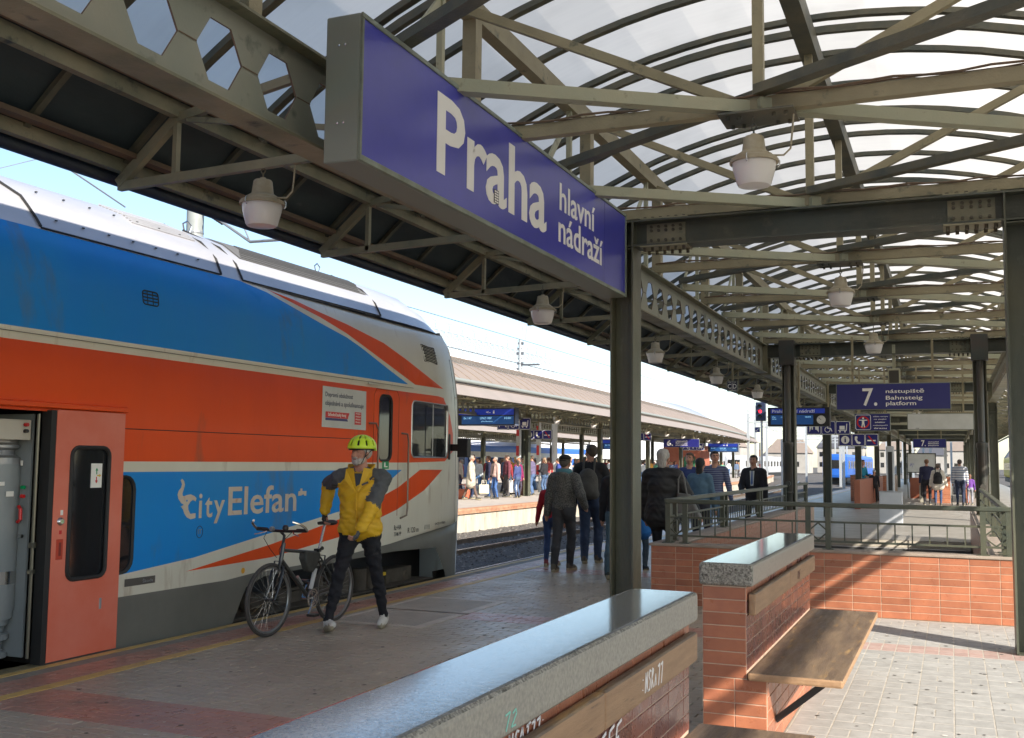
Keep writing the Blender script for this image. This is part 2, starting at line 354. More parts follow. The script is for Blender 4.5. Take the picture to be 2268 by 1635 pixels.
o = rest.build('further_pavers', pavG, platform, fix=False); tag(o, kind='stuff')
m = MB(); m.box(-1.06, -.965, -1, 11.95, -.02, .006)
for k in range(1): m.build('kerb_stone', edgeS, platform, fix=False)
m = MB(); m.box(-.97, 1.1, 5.5, 11.95, -.03, -.0014); m.build('joint_bed', joint, platform, fix=False)
# steel inspection covers let into the paving
for i, (x0, x1, y0, y1) in enumerate(((-5.78, -4.85, 9.25, 10.15), (-5.78, -4.85, 10.28, 11.2))):
    h = empty('floor_hatch', ((x0+x1)/2, (y0+y1)/2, 0), 0, ('nearer' if i == 0 else 'farther') + ' of the two chequered steel floor hatches set in the platform paving', 'floor hatch', 'steel floor hatches in the paving')
    a, b = (x1-x0)/2, (y1-y0)/2
    fr = MB()
    for q in ((-a-.09, a+.09, -b-.09, -b), (-a-.09, a+.09, b, b+.09), (-a-.09, -a, -b, b), (a, a+.09, -b, b)): fr.box(q[0], q[1], q[2], q[3], -.01, .004)
    fr.build('hatch_frame', mat('worn_pale_frame', (.6,.53,.44), (.45,.4,.33), scale=6, rough=.5, c3=(.3,.26,.21), c3t=.64), h, fix=False)
    pl = MB(); pl.box(-a+.005, a-.005, -b+.005, b-.005, -.01, .002)
    for r_ in range(22):
        for c_ in range(22):
            u, v = -a + .04 + c_*(2*a-.08)/21, -b + .04 + r_*(2*b-.08)/21; s = .016; d = 1 if (r_ + c_) % 2 else -1
            pl.add([(u-s, v-s*.35*d, .002), (u, v-.004, .0055), (u+s, v+s*.35*d, .002), (u, v+.004, .0055)], [(0,1,2,3)])
    pl.build('chequer_plate', mat('chequer_steel', (.42,.39,.33), (.5,.46,.39), scale=4, rough=.5), h, fix=False)
# chewing gum spots and scraps of litter trodden into the paving
m = MB()
for i in range(420):
    if i % 3: x, y = RNG.uniform(-5.8, -1.5), 2.6 + 15*RNG.rand()
    else: x, y = RNG.uniform(-.9, 1.0), RNG.uniform(6, 11.8)
    r_ = RNG.uniform(.006, .02); n = 7; z = .0032; a0 = RNG.rand()*6; v_ = [(x + r_*RNG.uniform(.7,1.2)*math.cos(a0+6.2832*k/n), y + r_*RNG.uniform(.7,1.2)*math.sin(a0+6.2832*k/n), z) for k in range(n)]
    m.add(v_ + [(x, y, z+.0012)], [(k, (k+1) % n, n) for k in range(n)], 0 if i % 4 else 1)
tag(m.build('gum_spots', [mat('old_gum', (.10,.095,.085), rough=.8), mat('pale_litter', (.62,.6,.55), rough=.8)], platform, fix=False), kind='stuff')
# ------------------------------------------------------------------ tracks
def bendf(p): 
    x, y, z = p; return (x - max(0, y - 30)**2/1800.0, y, z)
idb = lambda p: p
def track(xc, y0, y1, zt, label, step=12., bend=idb, n_sleep=80, lab=None):
    t = empty('railway_track', (0,0,0), 0, label, 'track', 'railway tracks')
    m = MB(); ys = np.linspace(y0, y1, int((y1-y0)/step)+2)
    for s_ in (-1, 1):
        r = MB(); x = xc + s_*.7525
        for i in range(len(ys)-1):
            a, b = ys[i], ys[i+1]
            r.box(x-.07, x+.07, a, b, zt-.172, zt-.155, 0); r.box(x-.009, x+.009, a, b, zt-.155, zt-.045, 0); r.box(x-.036, x+.036, a, b, zt-.045, zt-.004, 0); r.box(x-.034, x+.034, a, b, zt-.004, zt, 1)
        r.build('rail', [railM, railT], t, bend=bend, fix=False)
    s = MB(); s.box(-1.3, 1.3, -.13, .13, -.14, 0)
    for q in (-1, 1): s.box(q*.7525-.14, q*.7525-.075, -.05, .05, 0, .03); s.box(q*.7525+.075, q*.7525+.14, -.05, .05, 0, .03)
    so_ = s.build('sleeper', sleep, t, bevel=.012, seg=1)
    for i in range(n_sleep):
        y = y0 + .3 + .62*i; p = bend((xc, y, zt - .175))
        if i == 0: so_.location = p
        else: inst(so_, p)
    return t
track(-12.2, 22, 140, -.62, 'railway track in front of the opposite platform wall', bend=bendf, n_sleep=110)
track(-8.1, -6, 130, -.55, 'railway track that the double deck train stands on', n_sleep=90)
# ballast bed with a rough relief
def ballast_bed():
    m = MB(); xs = np.concatenate([np.arange(-14.9, -6.5, .14)]); ys = np.arange(10, 62, .16)
    nx, ny = len(xs), len(ys); h = RNG.uniform(-.03, .03, (ny, nx))
    X, Y = np.meshgrid(xs, ys); Z = -.77 + h + .09*np.clip(1 - abs(X + 10.2)/1.6, 0, 1); Xb = X - np.maximum(0, Y-30)**2/1800
    Xb = np.where(X > -7.2, X, Xb)
    v = np.stack([Xb, Y, Z], -1).reshape(-1, 3)
    f = [(j*nx+i, j*nx+i+1, (j+1)*nx+i+1, (j+1)*nx+i) for j in range(ny-1) for i in range(nx-1)]
    o = mesh_obj('track_ballast', v.tolist(), f, [ballast], smooth=False); tag(o, kind='stuff')
    b = MB(); b.box(-14.9, -6.42, -6, 10, -1.2, -.8); b.box(-22, -6.42, 62, 140, -1.2, -.8); tag(b.build('track_bed', ballast, fix=False), kind='structure')
    b = MB()
    for i in range(5200):   # loose stones
        x, y = RNG.uniform(-14.7, -6.6), 11 + 30*RNG.rand()**1.4; s_ = RNG.uniform(.018, .042)
        if y > 30: x -= (y-30)**2/1800
        q = RNG.uniform(.6, 1.4, 8)*s_; z = -.745 + RNG.uniform(0, .02) + .09*max(0, 1-abs(x+10.2)/1.6)
        b.add([(x-q[0],y,z),(x,y-q[1],z),(x+q[2],y,z),(x,y+q[3],z),(x,y,z+q[4]*.9)], [(0,1,4),(1,2,4),(2,3,4),(3,0,4)], i % 3)
    o = b.build('loose_ballast_stones', [ballast, sleep, mat('dark_stone', (.06,.05,.045), rough=.9)], fix=False); tag(o, kind='stuff')
ballast_bed()
# ------------------------------------------------------------------ opposite platform
opp = MB(); ys = np.arange(8, 150, 4.)
for a in ys: opp.box(-27, -15.05, a, a+4, -.9, 0, 0)
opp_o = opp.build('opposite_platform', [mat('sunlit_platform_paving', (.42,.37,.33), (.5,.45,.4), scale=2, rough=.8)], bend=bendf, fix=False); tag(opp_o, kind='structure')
wl = MB()
for i, a in enumerate(np.arange(8, 150, 1.5)): wl.box(-15.05, -14.97, a+.01, a+1.49, -.9, -.16)
wl.build('platform_wall_slab', conc, opp_o, bend=bendf, fix=False)['kind'] = 'stuff'
ct = MB()
for a in np.arange(8, 150, .75): ct.box(-15.3, -14.9, a+.006, a+.744, -.16, .004)
ct.build('edge_coping', brickO, opp_o, bend=bendf, fix=False)['kind'] = 'stuff'
# ================================================================== CANOPY
def zarch(u): return math.sqrt(max(49 - u*u, 0)) - 1.0
def ibeam_mesh(mb, L, h, bw, tf=.018, tw=.012):
    """I section lying along +X from 0 to L, centred, top at z=0"""
    mb.box(0, L, -bw/2, bw/2, -tf, 0); mb.box(0, L, -bw/2, bw/2, -h, -h+tf); mb.box(0, L, -tw/2, tw/2, -h+tf, -tf); return mb
def canopy(name, XC, y0, nb, label, own=True, bend=idb, roofside=False, cols=None):
    """one platform roof: bays of 11.8 m, main frames every 2.95 m"""
    C = empty(name, (0, 0, 0), 0, label, 'platform roof')
    bx = lambda x, y: bend((x, y, 0))[0]
    XL, XR = XC - 2.35, XC + 2.35
    P = {}
    def place(key, maker, loc, rz=0):
        loc = (bx(loc[0], loc[1]), loc[1], loc[2])
        if key not in P: P[key] = maker(); P[key].location = loc; P[key].rotation_euler = (0,0,rz)
        else: inst(P[key], loc, rz=rz)
    Yf = [y0 + 11.8*i for i in range(nb+1)]
    # castellated longitudinal girders
    def girder():
        L = 11.8 - .42; H = .58; mb = MB(); n = int(L/.52); off = (L - n*.52)/2
        mb.box(-.1, .1, 0, L, -.016, 0, 1); mb.box(-.1, .1, 0, L, -H, -H+.016, 1)
        zt, zb, zm = -.016, -H+.016, -H/2; ht, hb = -.12, -H+.12
        for s_ in (-.006, .006):
            q = 0
            def P_(y, z): return (s_, y, z)
            b = len(mb.v)
            for i in range(n):   # web cell with a hexagonal opening
                a = off + .52*i; c = a + .26
                hx = [(c-.085, hb), (c+.085, hb), (c+.19, zm), (c+.085, ht), (c-.085, ht), (c-.19, zm)]
                bxp = [(a, zb), (a+.52, zb), (a+.52, zm), (a+.52, zt), (a, zt), (a, zm)]
                k = len(mb.v); mb.v += [P_(*p) for p in hx + bxp]
                fs = [(k+6,k+7,k+1,k),(k+7,k+8,k+2,k+1),(k+8,k+9,k+3,k+2),(k+9,k+10,k+4,k+3),(k+10,k+11,k+5,k+4),(k+11,k+6,k,k+5)]
                mb.f += fs; mb.m += [0]*6
                if s_ > 0:
                    k2 = k - (n*12 + 8) ; 
            for a_, b_ in ((0, off), (L-off, L)):
                k = len(mb.v); mb.v += [P_(a_, zb), P_(b_, zb), P_(b_, zt), P_(a_, zt)]; mb.f += [(k,k+1,k+2,k+3)]; mb.m += [0]
        for i in range(n):   # cut edges of the openings
            a = off + .52*i; c = a + .26
            hx = [(c-.085, hb), (c+.085, hb), (c+.19, zm), (c+.085, ht), (c-.085, ht), (c-.19, zm)]
            for j in range(6):
                (ya, za), (yb, zb2) = hx[j], hx[(j+1) % 6]; k = len(mb.v)
                mb.v += [(-.006, ya, za), (.006, ya, za), (.006, yb, zb2), (-.006, yb, zb2)]; mb.f += [(k,k+1,k+2,k+3)]; mb.m += [2]
            if own:
                k = len(mb.v); mb.v += [(.009, a-.07, zm-.004), (.009, a+.07, zm-.004), (.009, a+.07, zm+.004), (.009, a-.07, zm+.004)]; mb.f += [(k,k+1,k+2,k+3)]; mb.m += [2]
        mb.box(-.1, .1, -.014, 0, -H, 0, 1); mb.box(-.1, .1, L, L+.014, -H, 0, 1)
        return mb.build('castellated_girder', [castm, steel, steelR], C, fix=False)
    for i in range(-1 if own else 0, nb):
        for k, x in enumerate((XL, XR)):
            a = y0 + 11.8*i; place('g', girder, (x, a + .21, 4.05), math.atan2(bx(x, a) - bx(x, a+11.8), 11.8))
    # crossbeams, splices, columns
    def cross():
        mb = MB(); ibeam_mesh(mb, 4.9, .27, .26)
        for xx in (.0, 4.9): mb.box(xx-.006, xx+.006, -.13, .13, -.27, 0)
        return mb.build('crossbeam', mat('crossbeam_dark_green', (.05,.062,.05), (.10,.10,.07), scale=1.3, rough=.45, bump=.2, bscale=50, c3=(.14,.13,.09), c3t=.6, c3s=4) if own else steel, C, fix=False)
    def splice():
        mb = MB(); mb.box(-.24, .24, -.14, .14, -.285, -.271); mb.box(-.24, .24, -.13, .13, .001, .012); mb.box(-.2, .2, -.02, -.007, -.24, -.03)
        o = mb.build('splice_plate', steel, C, fix=False); b = MB()
        for i in range(6):
            for s_ in (-1, 1):
                b.lathe([(0,-.325),(.016,-.325),(.016,-.286),(.02,-.286)], 6, (-.2+.08*i, s_*.09, 0)); b.lathe([(.016,.012),(.016,.028),(0,.028)], 6, (-.2+.08*i, s_*.09, 0))
        for i in range(5):
            for z in (-.06, -.1, -.2): b.lathe([(.016,-.02),(.016,-.036),(0,-.036)], 6, (-.15+.075*i, 0, z), axis='y')
        o2 = b.build('bolt_row', bolt, C, fix=False); o2['kind'] = 'stuff'; o2.parent = o; return o
    def splice_place(loc):
        loc = (bx(loc[0], loc[1]), loc[1], loc[2])
        if 's' not in P: P['s'] = splice(); P['s'].location = loc
        else:
            c = inst(P['s'], loc); k = [q for q in bpy.data.objects if q.parent == P['s']][0]; d = k.copy(); col.objects.link(d); d.parent = c
    for i, y in enumerate(Yf + ([y0 - 11.8] if own else [])):
        place('x', cross, (XC-2.45, y, 4.07))
        if own and i < 5:
            for x in (XC-1.42, XC+1.42): splice_place((x, y, 4.07))
    def column(h, d=.3, wd=.24):
        mb = MB(); t = .018
        mb.box(0, t, 0, d, 0, h); mb.box(wd-t, wd, 0, d, 0, h); mb.box(t, wd-t, d*.5-.006, d*.5+.006, 0, h)
        for z in (h-.27,): mb.box(t, wd-t, .01, d-.01, z-.006, z+.006)
        mb.box(-.0, wd, 0, d, 0, .012)
        return mb.build('column', mat('column_dark_green', (.055,.065,.05), (.12,.115,.075), scale=1.1, rough=.42, bump=.2, bscale=50, c3=(.16,.17,.13), c3t=.64, c3s=4, stretch=(1,1,.5), rvar=.1), C, fix=False, bevel=.0)
    inner = [0, 1] if own else []
    for i, y in enumerate(Yf):
        if own and i in (0, 1):
            for x in ((XC-1.97, XC+1.68) if i == 0 else (XC-1.97, XC+1.62)): place('ci', lambda: column(4.05), (x, y-.14, 0))
        else:
            for x in (XL-.12, XR-.12): place('co', lambda: column(3.47), (x, y-.15, 0))
    if own:   # rain pipes in front of the second pair of columns
        for x in (XC-1.85, XC+1.74):
            y = Yf[1] - .24
            pp = MB(); pp.lathe([(.062,2.02),(.062,3.62)], 16, (x, y, 0)); pp.lathe([(.075,1.0),(.088,1.02),(.088,1.95),(.1,1.97),(.1,2.05),(.062,2.06)], 16, (x, y, 0))
            pp.lathe([(.075,0),(.075,1.0),(.1,1.04),(.075,1.08)], 16, (x, y, 0)); pp.box(x-.15, x+.15, y-.13, y+.13, 3.62, 4.12)
            pp.lathe([(.0,-.03),(.055,-.03),(.055,.03),(.03,.03),(.0,.01)], 12, (x, y-.1, 1.22), axis='y')
            pp.build('rain_pipe', mat('brown_cast_pipe', (.07,.055,.045), (.045,.055,.05), scale=3, rough=.4), C, smooth=True)
    # ribs, glazing bars, roof sheets
    UA = 5.05; US = np.linspace(-UA, UA, 31)
    def arc(dz, hh, ww, n0, n1, mt, name):
        mb = MB(); us = np.linspace(n0, n1, max(int(abs(n1-n0)/.34), 2)+1)
        vs = []
        for u in us:
            nx, nz = u/7, math.sqrt(49-u*u)/7
            for a, b in ((-ww/2, dz), (ww/2, dz), (ww/2, dz+hh), (-ww/2, dz+hh)): vs.append((u + nx*b, a, zarch(u) + nz*b))
        k = len(us); fs = [(i*4+j, i*4+(j+1) % 4, (i+1)*4+(j+1) % 4, (i+1)*4+j) for i in range(k-1) for j in range(4)] + [(3,2,1,0), (4*k-4,4*k-3,4*k-2,4*k-1)]
        mb.add(vs, fs); return mb.build(name, mt, C, fix=False)
    nfr = int(nb*4) + 1; ystart = y0 - 2.95*(4 if own else 0)
    nfr += 4 if own else 0
    top_y = ystart
    for i in range(nfr):
        y = ystart + 2.95*i
        place('rib', lambda: arc(-.20, .07, .06, -4.35, 4.35, steelB, 'arched_rib'), (XC, y, 0))
        place('gb', lambda: arc(-.06, .055, .075, -4.4, 4.4, steelB, 'glazing_bar'), (XC, y, 0))
        if i < nfr-1:
            for q in (1, 2): place('gb', None, (XC, y + .9833*q, 0))
    UP = 4.3
    def sheet(u0, u1, mt, name, dz=0., n=12):
        mb = MB(); us = np.linspace(u0, u1, n+1); vs = []
        for u in us:
            nx, nz = u/7, math.sqrt(49-u*u)/7
            for y in (0, .9833): vs += [(u + nx*dz, y, zarch(u) + nz*dz), (u + nx*(dz+.016), y, zarch(u) + nz*(dz+.016))]
        fs = []
        for i in range(n):
            a = i*4; b = a+4; fs += [(a, a+2, b+2, b), (a+1, b+1, b+3, a+3), (a, b, b+1, a+1), (a+2, a+3, b+3, b+2)]
        fs += [(0,1,3,2), (4*n, 4*n+2, 4*n+3, 4*n+1)]
        mb.add(vs, fs); return mb.build(name, mt, C, smooth=False, fix=True)
    for i in range((nfr-1)*3):
        y = ystart + .9833*i
        if own: place('ps', lambda: sheet(-UP, UP, panelM, 'roof_panel', n=16), (XC, y, 0))
        else:
            place('pm', lambda: sheet(-3.1, 3.1, panelM, 'roof_panel'), (XC, y, 0))
            place('pl', lambda: sheet(3.1, 4.62, roofT, 'metal_roof_sheet', n=4), (XC, y, 0)); place('pr', lambda: sheet(-4.62, -3.1, roofT, 'metal_roof_sheet', n=4), (XC, y, 0))
            place('rb', lambda: arc(.017, .03, .03, 1.2, 4.6, roofT, 'roof_seam'), (XC, y, 0))
        a, b = (UP, UA) if own else (4.66, UA+.03)
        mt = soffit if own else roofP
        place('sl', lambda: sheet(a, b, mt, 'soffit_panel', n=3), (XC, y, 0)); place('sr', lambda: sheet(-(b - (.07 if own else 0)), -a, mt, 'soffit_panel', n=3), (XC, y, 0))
        if own:
            for s_, kk in ((-1, 'sbl'), (1, 'sbr')):
                place(kk, lambda s_=s_: arc(-.05, .04, .055, s_*4.36, s_*4.9, steelB, 'soffit_bar'), (XC, y + .05, 0))
    y1 = ystart + 2.95*(nfr-1)
    # longitudinal members
    yy = [ystart] + [v for v in np.arange(math.ceil(ystart/11.8)*11.8, y1, 11.8)] + [y1]
    def longm(name, x, z, wd, ht, mt):
        mb = MB()
        for a, b in zip(yy[:-1], yy[1:]): mb.beam(bend((x, a, z)), bend((x, b, z)), wd, ht)
        return mb.build(name, mt, C, fix=False)
    longm('ridge_purlin', XC, zarch(0)-.3, .16, .2, steelB)
    for s_ in (-1, 1):
        longm('purlin', XC + s_*2.35, zarch(2.35)-.3, .12, .17, steelO)
        for u, wd, ht, mt, dz in ((4.25, .05, .1, steelR, -.13), (4.36, .07, .12, steel, -.14), (4.78, .1, .04, steelR, -.11), (4.90 if own and s_ < 0 else 4.97, .07, .10, steel, -.06)):
            longm('eaves_rail', XC + s_*u, zarch(u)+dz, wd, ht, mt)
        gt = MB(); gu_ = (5.02 if s_ < 0 else 5.12) if own else 4.66; gz_ = zarch(gu_) - .01 if own else zarch(4.5)+.03
        for a, b in zip(yy[:-1], yy[1:]): gt.tube([bend((XC + s_*gu_, a, gz_)), bend((XC + s_*gu_, b, gz_))], .06 if own else .075, 10)
        gt.build('gutter', gutterm if own else mat('grey_gutter', (.25,.27,.25), rough=.5), C, smooth=True)
    # trusses
    zp = zarch(2.35) - .38
    def truss():
        mb = MB()
        mb.beam((-2.35,0,4.14),(2.35,0,4.14), .09, .10); mb.beam((0,0,4.08),(0,0,zarch(0)-.35), .075, .075)
        for s_ in (-1, 1): mb.beam((s_*.12,0,4.16),(s_*2.3,0,zp), .06, .07)
        if own: mb.tube([(x, -.06, 4.205 + .012*math.sin(9*x)) for x in np.linspace(-2.3, 2.3, 24)], .009, 5, 1); mb.tube([(x, -.035, 4.20 + .01*math.sin(7*x+1)) for x in np.linspace(-2.3, 2.3, 20)], .007, 5, 1)
        return mb.build('roof_truss', [steelO, steelR], C, fix=False)
    def posts(sd):
        mb = MB()
        for s_ in (sd,): mb.beam((s_*2.35,0,4.05),(s_*2.35,0,zp), .12, .12)
        return mb.build('post', steelO, C, fix=False)
    def thin(sd):
        mb = MB()
        for s_ in (sd,):
            mb.beam((s_*2.35,-.35,4.05),(s_*2.35,-.35,zp), .05, .05); mb.beam((s_*2.35,-.3,zp),(s_*2.35,-1.4,4.06), .02, .07)
        return mb.build('strut', steelL, C, fix=False)
    def diagA(sd):
        mb = MB()
        if sd < 0: mb.beam((0,.05,4.13),(-2.33,-1.47,4.13), .1, .09)
        else: mb.beam((0,-.05,4.13),(2.33,1.47,4.13), .1, .09)
        return mb.build('diagonal_brace', steelL, C, fix=False)
    def diagB(sd):
        mb = MB()
        if sd < 0: mb.beam((0,.05,4.235),(-2.33,1.47,4.22), .1, .07)
        else: mb.beam((0,-.05,4.235),(2.33,-1.47,4.22), .1, .07)
        return mb.build('diagonal_brace', steelB, C, fix=False)
    def gusset():
        mb = MB(); mb.box(-.26, .26, -.17, .17, 4.05, 4.065)
        for x in (-.2,-.12,.12,.2):
            for yq in (-.1,.1): mb.lathe([(0,4.025),(.014,4.025),(.014,4.05)], 6, (x, yq, 0))
        return mb.build('gusset_plate', steelB, C, fix=False)
    def bracket(sd):
        mb = MB()
        for s_ in (sd,):
            u1, u2, u3 = s_*4.92, s_*4.36, s_*2.4; z1, z2 = zarch(4.92)-.2, zarch(4.36)-.2
            mb.beam((u1,0,z1),(u3,0,3.86), .05, .07); mb.beam((u2,0,z1),(u2,0,z2), .04, .05); mb.beam((u1,0,z1+.02),(u2,0,z2), .06, .08); mb.beam((u2,0,z2),(u3,0,4.6), .05, .07)
            mb.beam((u2-.1*s_,0,z2-.02),(u3,0,3.95), .035, .04)
        return mb.build('eaves_bracket', steel, C, fix=False)
    for i in range(nfr):
        y = ystart + 2.95*i
        main = abs(((y - y0)/11.8) - round((y - y0)/11.8)) < .05
        place('tr', truss, (XC, y, 0) if not main else (XC, y+.005, .012))
        for sd in (-1, 1):
            if own or i % 2 == 0: place('po%d' % sd, lambda: posts(sd), (XC, y + .22, 0))
            if own: place('th%d' % sd, lambda: thin(sd), (XC, y, 0))
            place('br%d' % sd, lambda: bracket(sd), (XC, y - .93, 0))
        [place('dA%d' % sd, lambda: diagA(sd), (XC, y, 0)) for sd in (-1, 1)]; [place('dB%d' % sd, lambda: diagB(sd), (XC, y, 0)) for sd in (-1, 1)]
        if own and not main: place('gu', gusset, (XC, y, 0))
    return C
own = canopy('platform_canopy', -1.2, 10.3, 8, 'long arched steel canopy with milky sheets over the near platform')
c2 = canopy('platform_canopy', -20.35, 9.9, 9, 'arched canopy with tan metal roof over the opposite platform', own=False, bend=bendf)
# ================================================================== benches and stair parapet (tiles are parts)
def tile_unit(l, h, t, name, mt, parent, axis):
    """tile of length l, height h, standing proud t; axis 'x': faces -Y, length along X; 'y': faces +X, length along Y"""
    mb = MB(); e = .003
    if axis == 'x': v = [(0,0,0),(l,0,0),(l,0,h),(0,0,h),(e,-t,e),(l-e,-t,e),(l-e,-t,h-e),(e,-t,h-e)]
    else: v = [(0,0,0),(0,l,0),(0,l,h),(0,0,h),(t,e,e),(t,l-e,e),(t,l-e,h-e),(t,e,h-e)]
    mb.v = v; mb.f = [(4,5,6,7),(0,1,5,4),(1,2,6,5),(2,3,7,6),(3,0,4,7)]; mb.m = [0]*5
    return mb.build(name, mt, parent, fix=False)
class Tiler:
    def __init__(s, parent, mt): s.p = parent; s.m = mt; s.c = {}
    def put(s, axis, l, h, loc, mt=None):
        mt = mt or s.m; k = (axis, round(l,3), round(h,3), mt.name)
        if k not in s.c: s.c[k] = tile_unit(l, h, .0035, 'tile', mt, s.p, axis); s.c[k].location = loc
        else: inst(s.c[k], loc, s.p)
def bench(y0, y1, label, stain):
    B = empty('platform_bench', (-1.2, y0, 0), 0, label, 'bench', 'tiled benches down the middle of the platform'); L = y1 - y0
    core = MB(); core.box(-.142, .108, .008, L-.008, .405, .92); core.box(-.142, .222, .008, L-.008, 0, .405); core.build('brick_core', grout, B)
    cap = MB(); cap.box(-.16, .15, -.012, L+.012, .922, 1.05)
    co = cap.build('granite_cap', [granP, granR, granS], B, bevel=.022, seg=3)
    for p in co.data.polygons: p.material_index = 0 if p.normal.z > .97 else (1 if abs(p.normal.y) > .6 or (.2 < p.normal.z < .97) else 2)
    T = Tiler(B, tileM); lt = .262
    # near end face
    for r_ in range(7): T.put('x', .244, .067, (-.139, .008, .41 + .0727*r_))
    for r_ in range(6):
        z = .0 + .068*r_
        T.put('x', .176, .063, (-.139, .008, z + .002)); T.put('x', .176, .063, (.041, .008, z + .002))
    # seat side
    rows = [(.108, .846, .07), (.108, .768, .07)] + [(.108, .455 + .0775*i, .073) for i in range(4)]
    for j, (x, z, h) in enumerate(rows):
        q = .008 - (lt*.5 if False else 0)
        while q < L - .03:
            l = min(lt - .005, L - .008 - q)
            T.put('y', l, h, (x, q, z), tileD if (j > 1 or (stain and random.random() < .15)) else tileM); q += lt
    for r_ in range(5):
        q = .008
        while q < L - .03: T.put('y', min(lt-.005, L-.008-q), .074, (.222, q, .004 + .079*r_)); q += lt
    # timber back rail and seat planks
    bk = MB(); n = 2 if L < 3.5 else 3; e = (L-.06)/n
    for i in range(n):
        b = MB(); b.box(.117, .16, .02 + e*i, .02 + e*(i+1) - .008, .76, .885)
        o = b.build('back_rail', [woodL, woodT], B, bevel=.014, seg=3)
        for p in o.data.polygons: p.material_index = 1 if p.normal.z > .4 else 0
    s = MB(); s.box(.118, .63, -.02, L+(.15 if L > 3.5 else .02), .405, .45)
    o = s.build('seat', [woodT, woodL], B, bevel=.012, seg=2)
    for p in o.data.polygons: p.material_index = 0 if p.normal.z > .5 else 1
    q = .28
    while q < L:
        st = MB(); st.beam((.225,q,.14),(.52,q,.385), .04, .035); st.beam((.225,q,.385),(.56,q,.385), .04, .03); st.build('seat_bracket', blackP, B); q += 1.1
    return B
b1 = bench(.62, 4.67, 'nearest tiled bench with long polished granite cap, graffiti and timber back rail', False)
b2 = bench(6.08, 8.95, 'second tiled bench with granite cap and brown timber seat half in sun', True)
# graffiti strokes (thin raised paint) on the first bench
def strokes(name, sets, x, mt, parent, wd=.004):
    m = MB()
    for pts in sets:
        for a, b in zip(pts[:-1], pts[1:]): m.beam((x, a[0], a[1]), (x, b[0], b[1]), .0015, wd, up=(0, .3, 1))
    return m.build(name, mt, parent, fix=False)
y0 = .62
def glyphs(word, y, z, w_, h_, sl=.25):
    G = {'N':[[(0,0),(0,1),(.7,0),(.7,1)]],'S':[[(.8,.9),(.3,1),(.1,.7),(.6,.45),(.5,.05),(0,0)]],'R':[[(0,0),(.1,1),(.6,.9),(.1,.5),(.7,0)]],'A':[[(0,0),(.35,.6),(.6,0)],[(.1,.25),(.5,.25)]],
         'T':[[(0,.9),(.9,1.05)],[(.45,1),(.35,0)]],'L':[[(0,1),(0,0),(.6,.05)]],'E':[[(.7,1),(.1,.9),(0,0),(.5,.05)],[(0,.5),(.4,.5)]],'F':[[(.8,1.05),(.1,.95),(0,-.2)],[(0,.5),(.5,.55)]],
         'H':[[(0,1),(0,0)],[(.6,1),(.6,0)],[(0,.5),(.6,.45)]],'O':[[(.3,1),(0,.5),(.3,0),(.6,.5),(.3,1)]],'7':[[(0,.9),(.7,1),(.4,-.1)]],':':[[(.2,.2),(.2,.26)],[(.2,.7),(.2,.76)]],'2':[[(0,.8),(.4,1),(.6,.7),(0,0),(.7,0)]]}
    out = []
    for i, ch in enumerate(word):
        for s_ in G.get(ch, []): out.append([(y + (i + u*.85 + v*sl)*w_, z + v*h_) for u, v in s_])
    return out
paintW = mat('white_marker_paint', (.85,.82,.8), rough=.6); paintC = mat('mint_marker_paint', (.25,.6,.5), rough=.6)
strokes('graffiti', glyphs(':NSRA77', 3.72-y0, .79, .043, .07), .1612, paintW, b1, .007)
strokes('graffiti', glyphs('LEFF', 3.28-y0, .62, .085, .1), .1172, paintW, b1, .011)
strokes('graffiti', glyphs(':NSOT77:', 2.55-y0, .855, .04, .05), .1172, paintW, b1, .007)
strokes('graffiti', glyphs('AAHORT', 2.28-y0, .85, .045, .06), .1172, paintC, b1, .005)
strokes('graffiti', glyphs('72', 2.48-y0, .945, .05, .04), .1512, paintC, b1, .004)
strokes('graffiti', glyphs('ROF', 1.42+.35, .795, .05, .055), .1612, mat('brown_marker_paint', (.12,.05,.045), rough=.6), b2, .006)
# ---- stair parapet
W = empty('stair_parapet', (0,0,0), 0, 'terracotta tiled parapet wall with green railing round the stairwell', 'parapet wall')
core = MB(); ZT = .66
core.box(-3.232, 1.0, 11.958, HY0, 0, ZT); core.box(-3.232, -2.948, HY0, 25.2, 0, ZT); core.box(.348, .64, HY0, 25.2, 0, ZT)
core.build('wall_core', grout, W)
capm = mat('sandstone_coping', (.34,.28,.23), (.26,.21,.17), scale=5, rough=.8, bump=.3)
cp = MB(); cp.box(-3.255, 1.0, 11.94, HY0+.02, ZT, ZT+.03); cp.box(-3.255, -2.93, HY0+.02, 25.2, ZT, ZT+.03); cp.box(.33, .66, HY0+.02, 25.2, ZT, ZT+.03); cp.build('coping', capm, W, bevel=.006, seg=1)
T = Tiler(W, tileM); x = -3.228; seq = []
while x < .62: seq.append((x, .283 if not (abs(x+2.945) < .02 or abs(x-.3) < .15) else .19)); x += seq[-1][1] + .006
for r_ in range(9):
    for xx, l in seq: T.put('x', l, .068, (xx, 11.958, .003 + .0733*r_))
inner = MB()
for zr in range(40):
    for k in range(44):
        y = HY0 + .283*k; z = ZT - .0733*(zr+1)
        inner.add([(-2.948, y, z+.004), (-2.948, y+.278, z+.004), (-2.948, y+.278, z+.07), (-2.948, y, z+.07), (-2.94, y+.002, z+.006), (-2.94, y+.276, z+.006), (-2.94, y+.276, z+.068), (-2.94, y+.002, z+.068)], [(4,5,6,7),(0,1,5,4),(1,2,6,5),(2,3,7,6),(3,0,4,7)])
        inner.add([(.348, y, z+.004), (.348, y+.278, z+.004), (.348, y+.278, z+.07), (.348, y, z+.07), (.34, y+.002, z+.006), (.34, y+.276, z+.006), (.34, y+.276, z+.068), (.34, y+.002, z+.068)], [(4,5,6,7),(0,1,5,4),(1,2,6,5),(2,3,7,6),(3,0,4,7)])
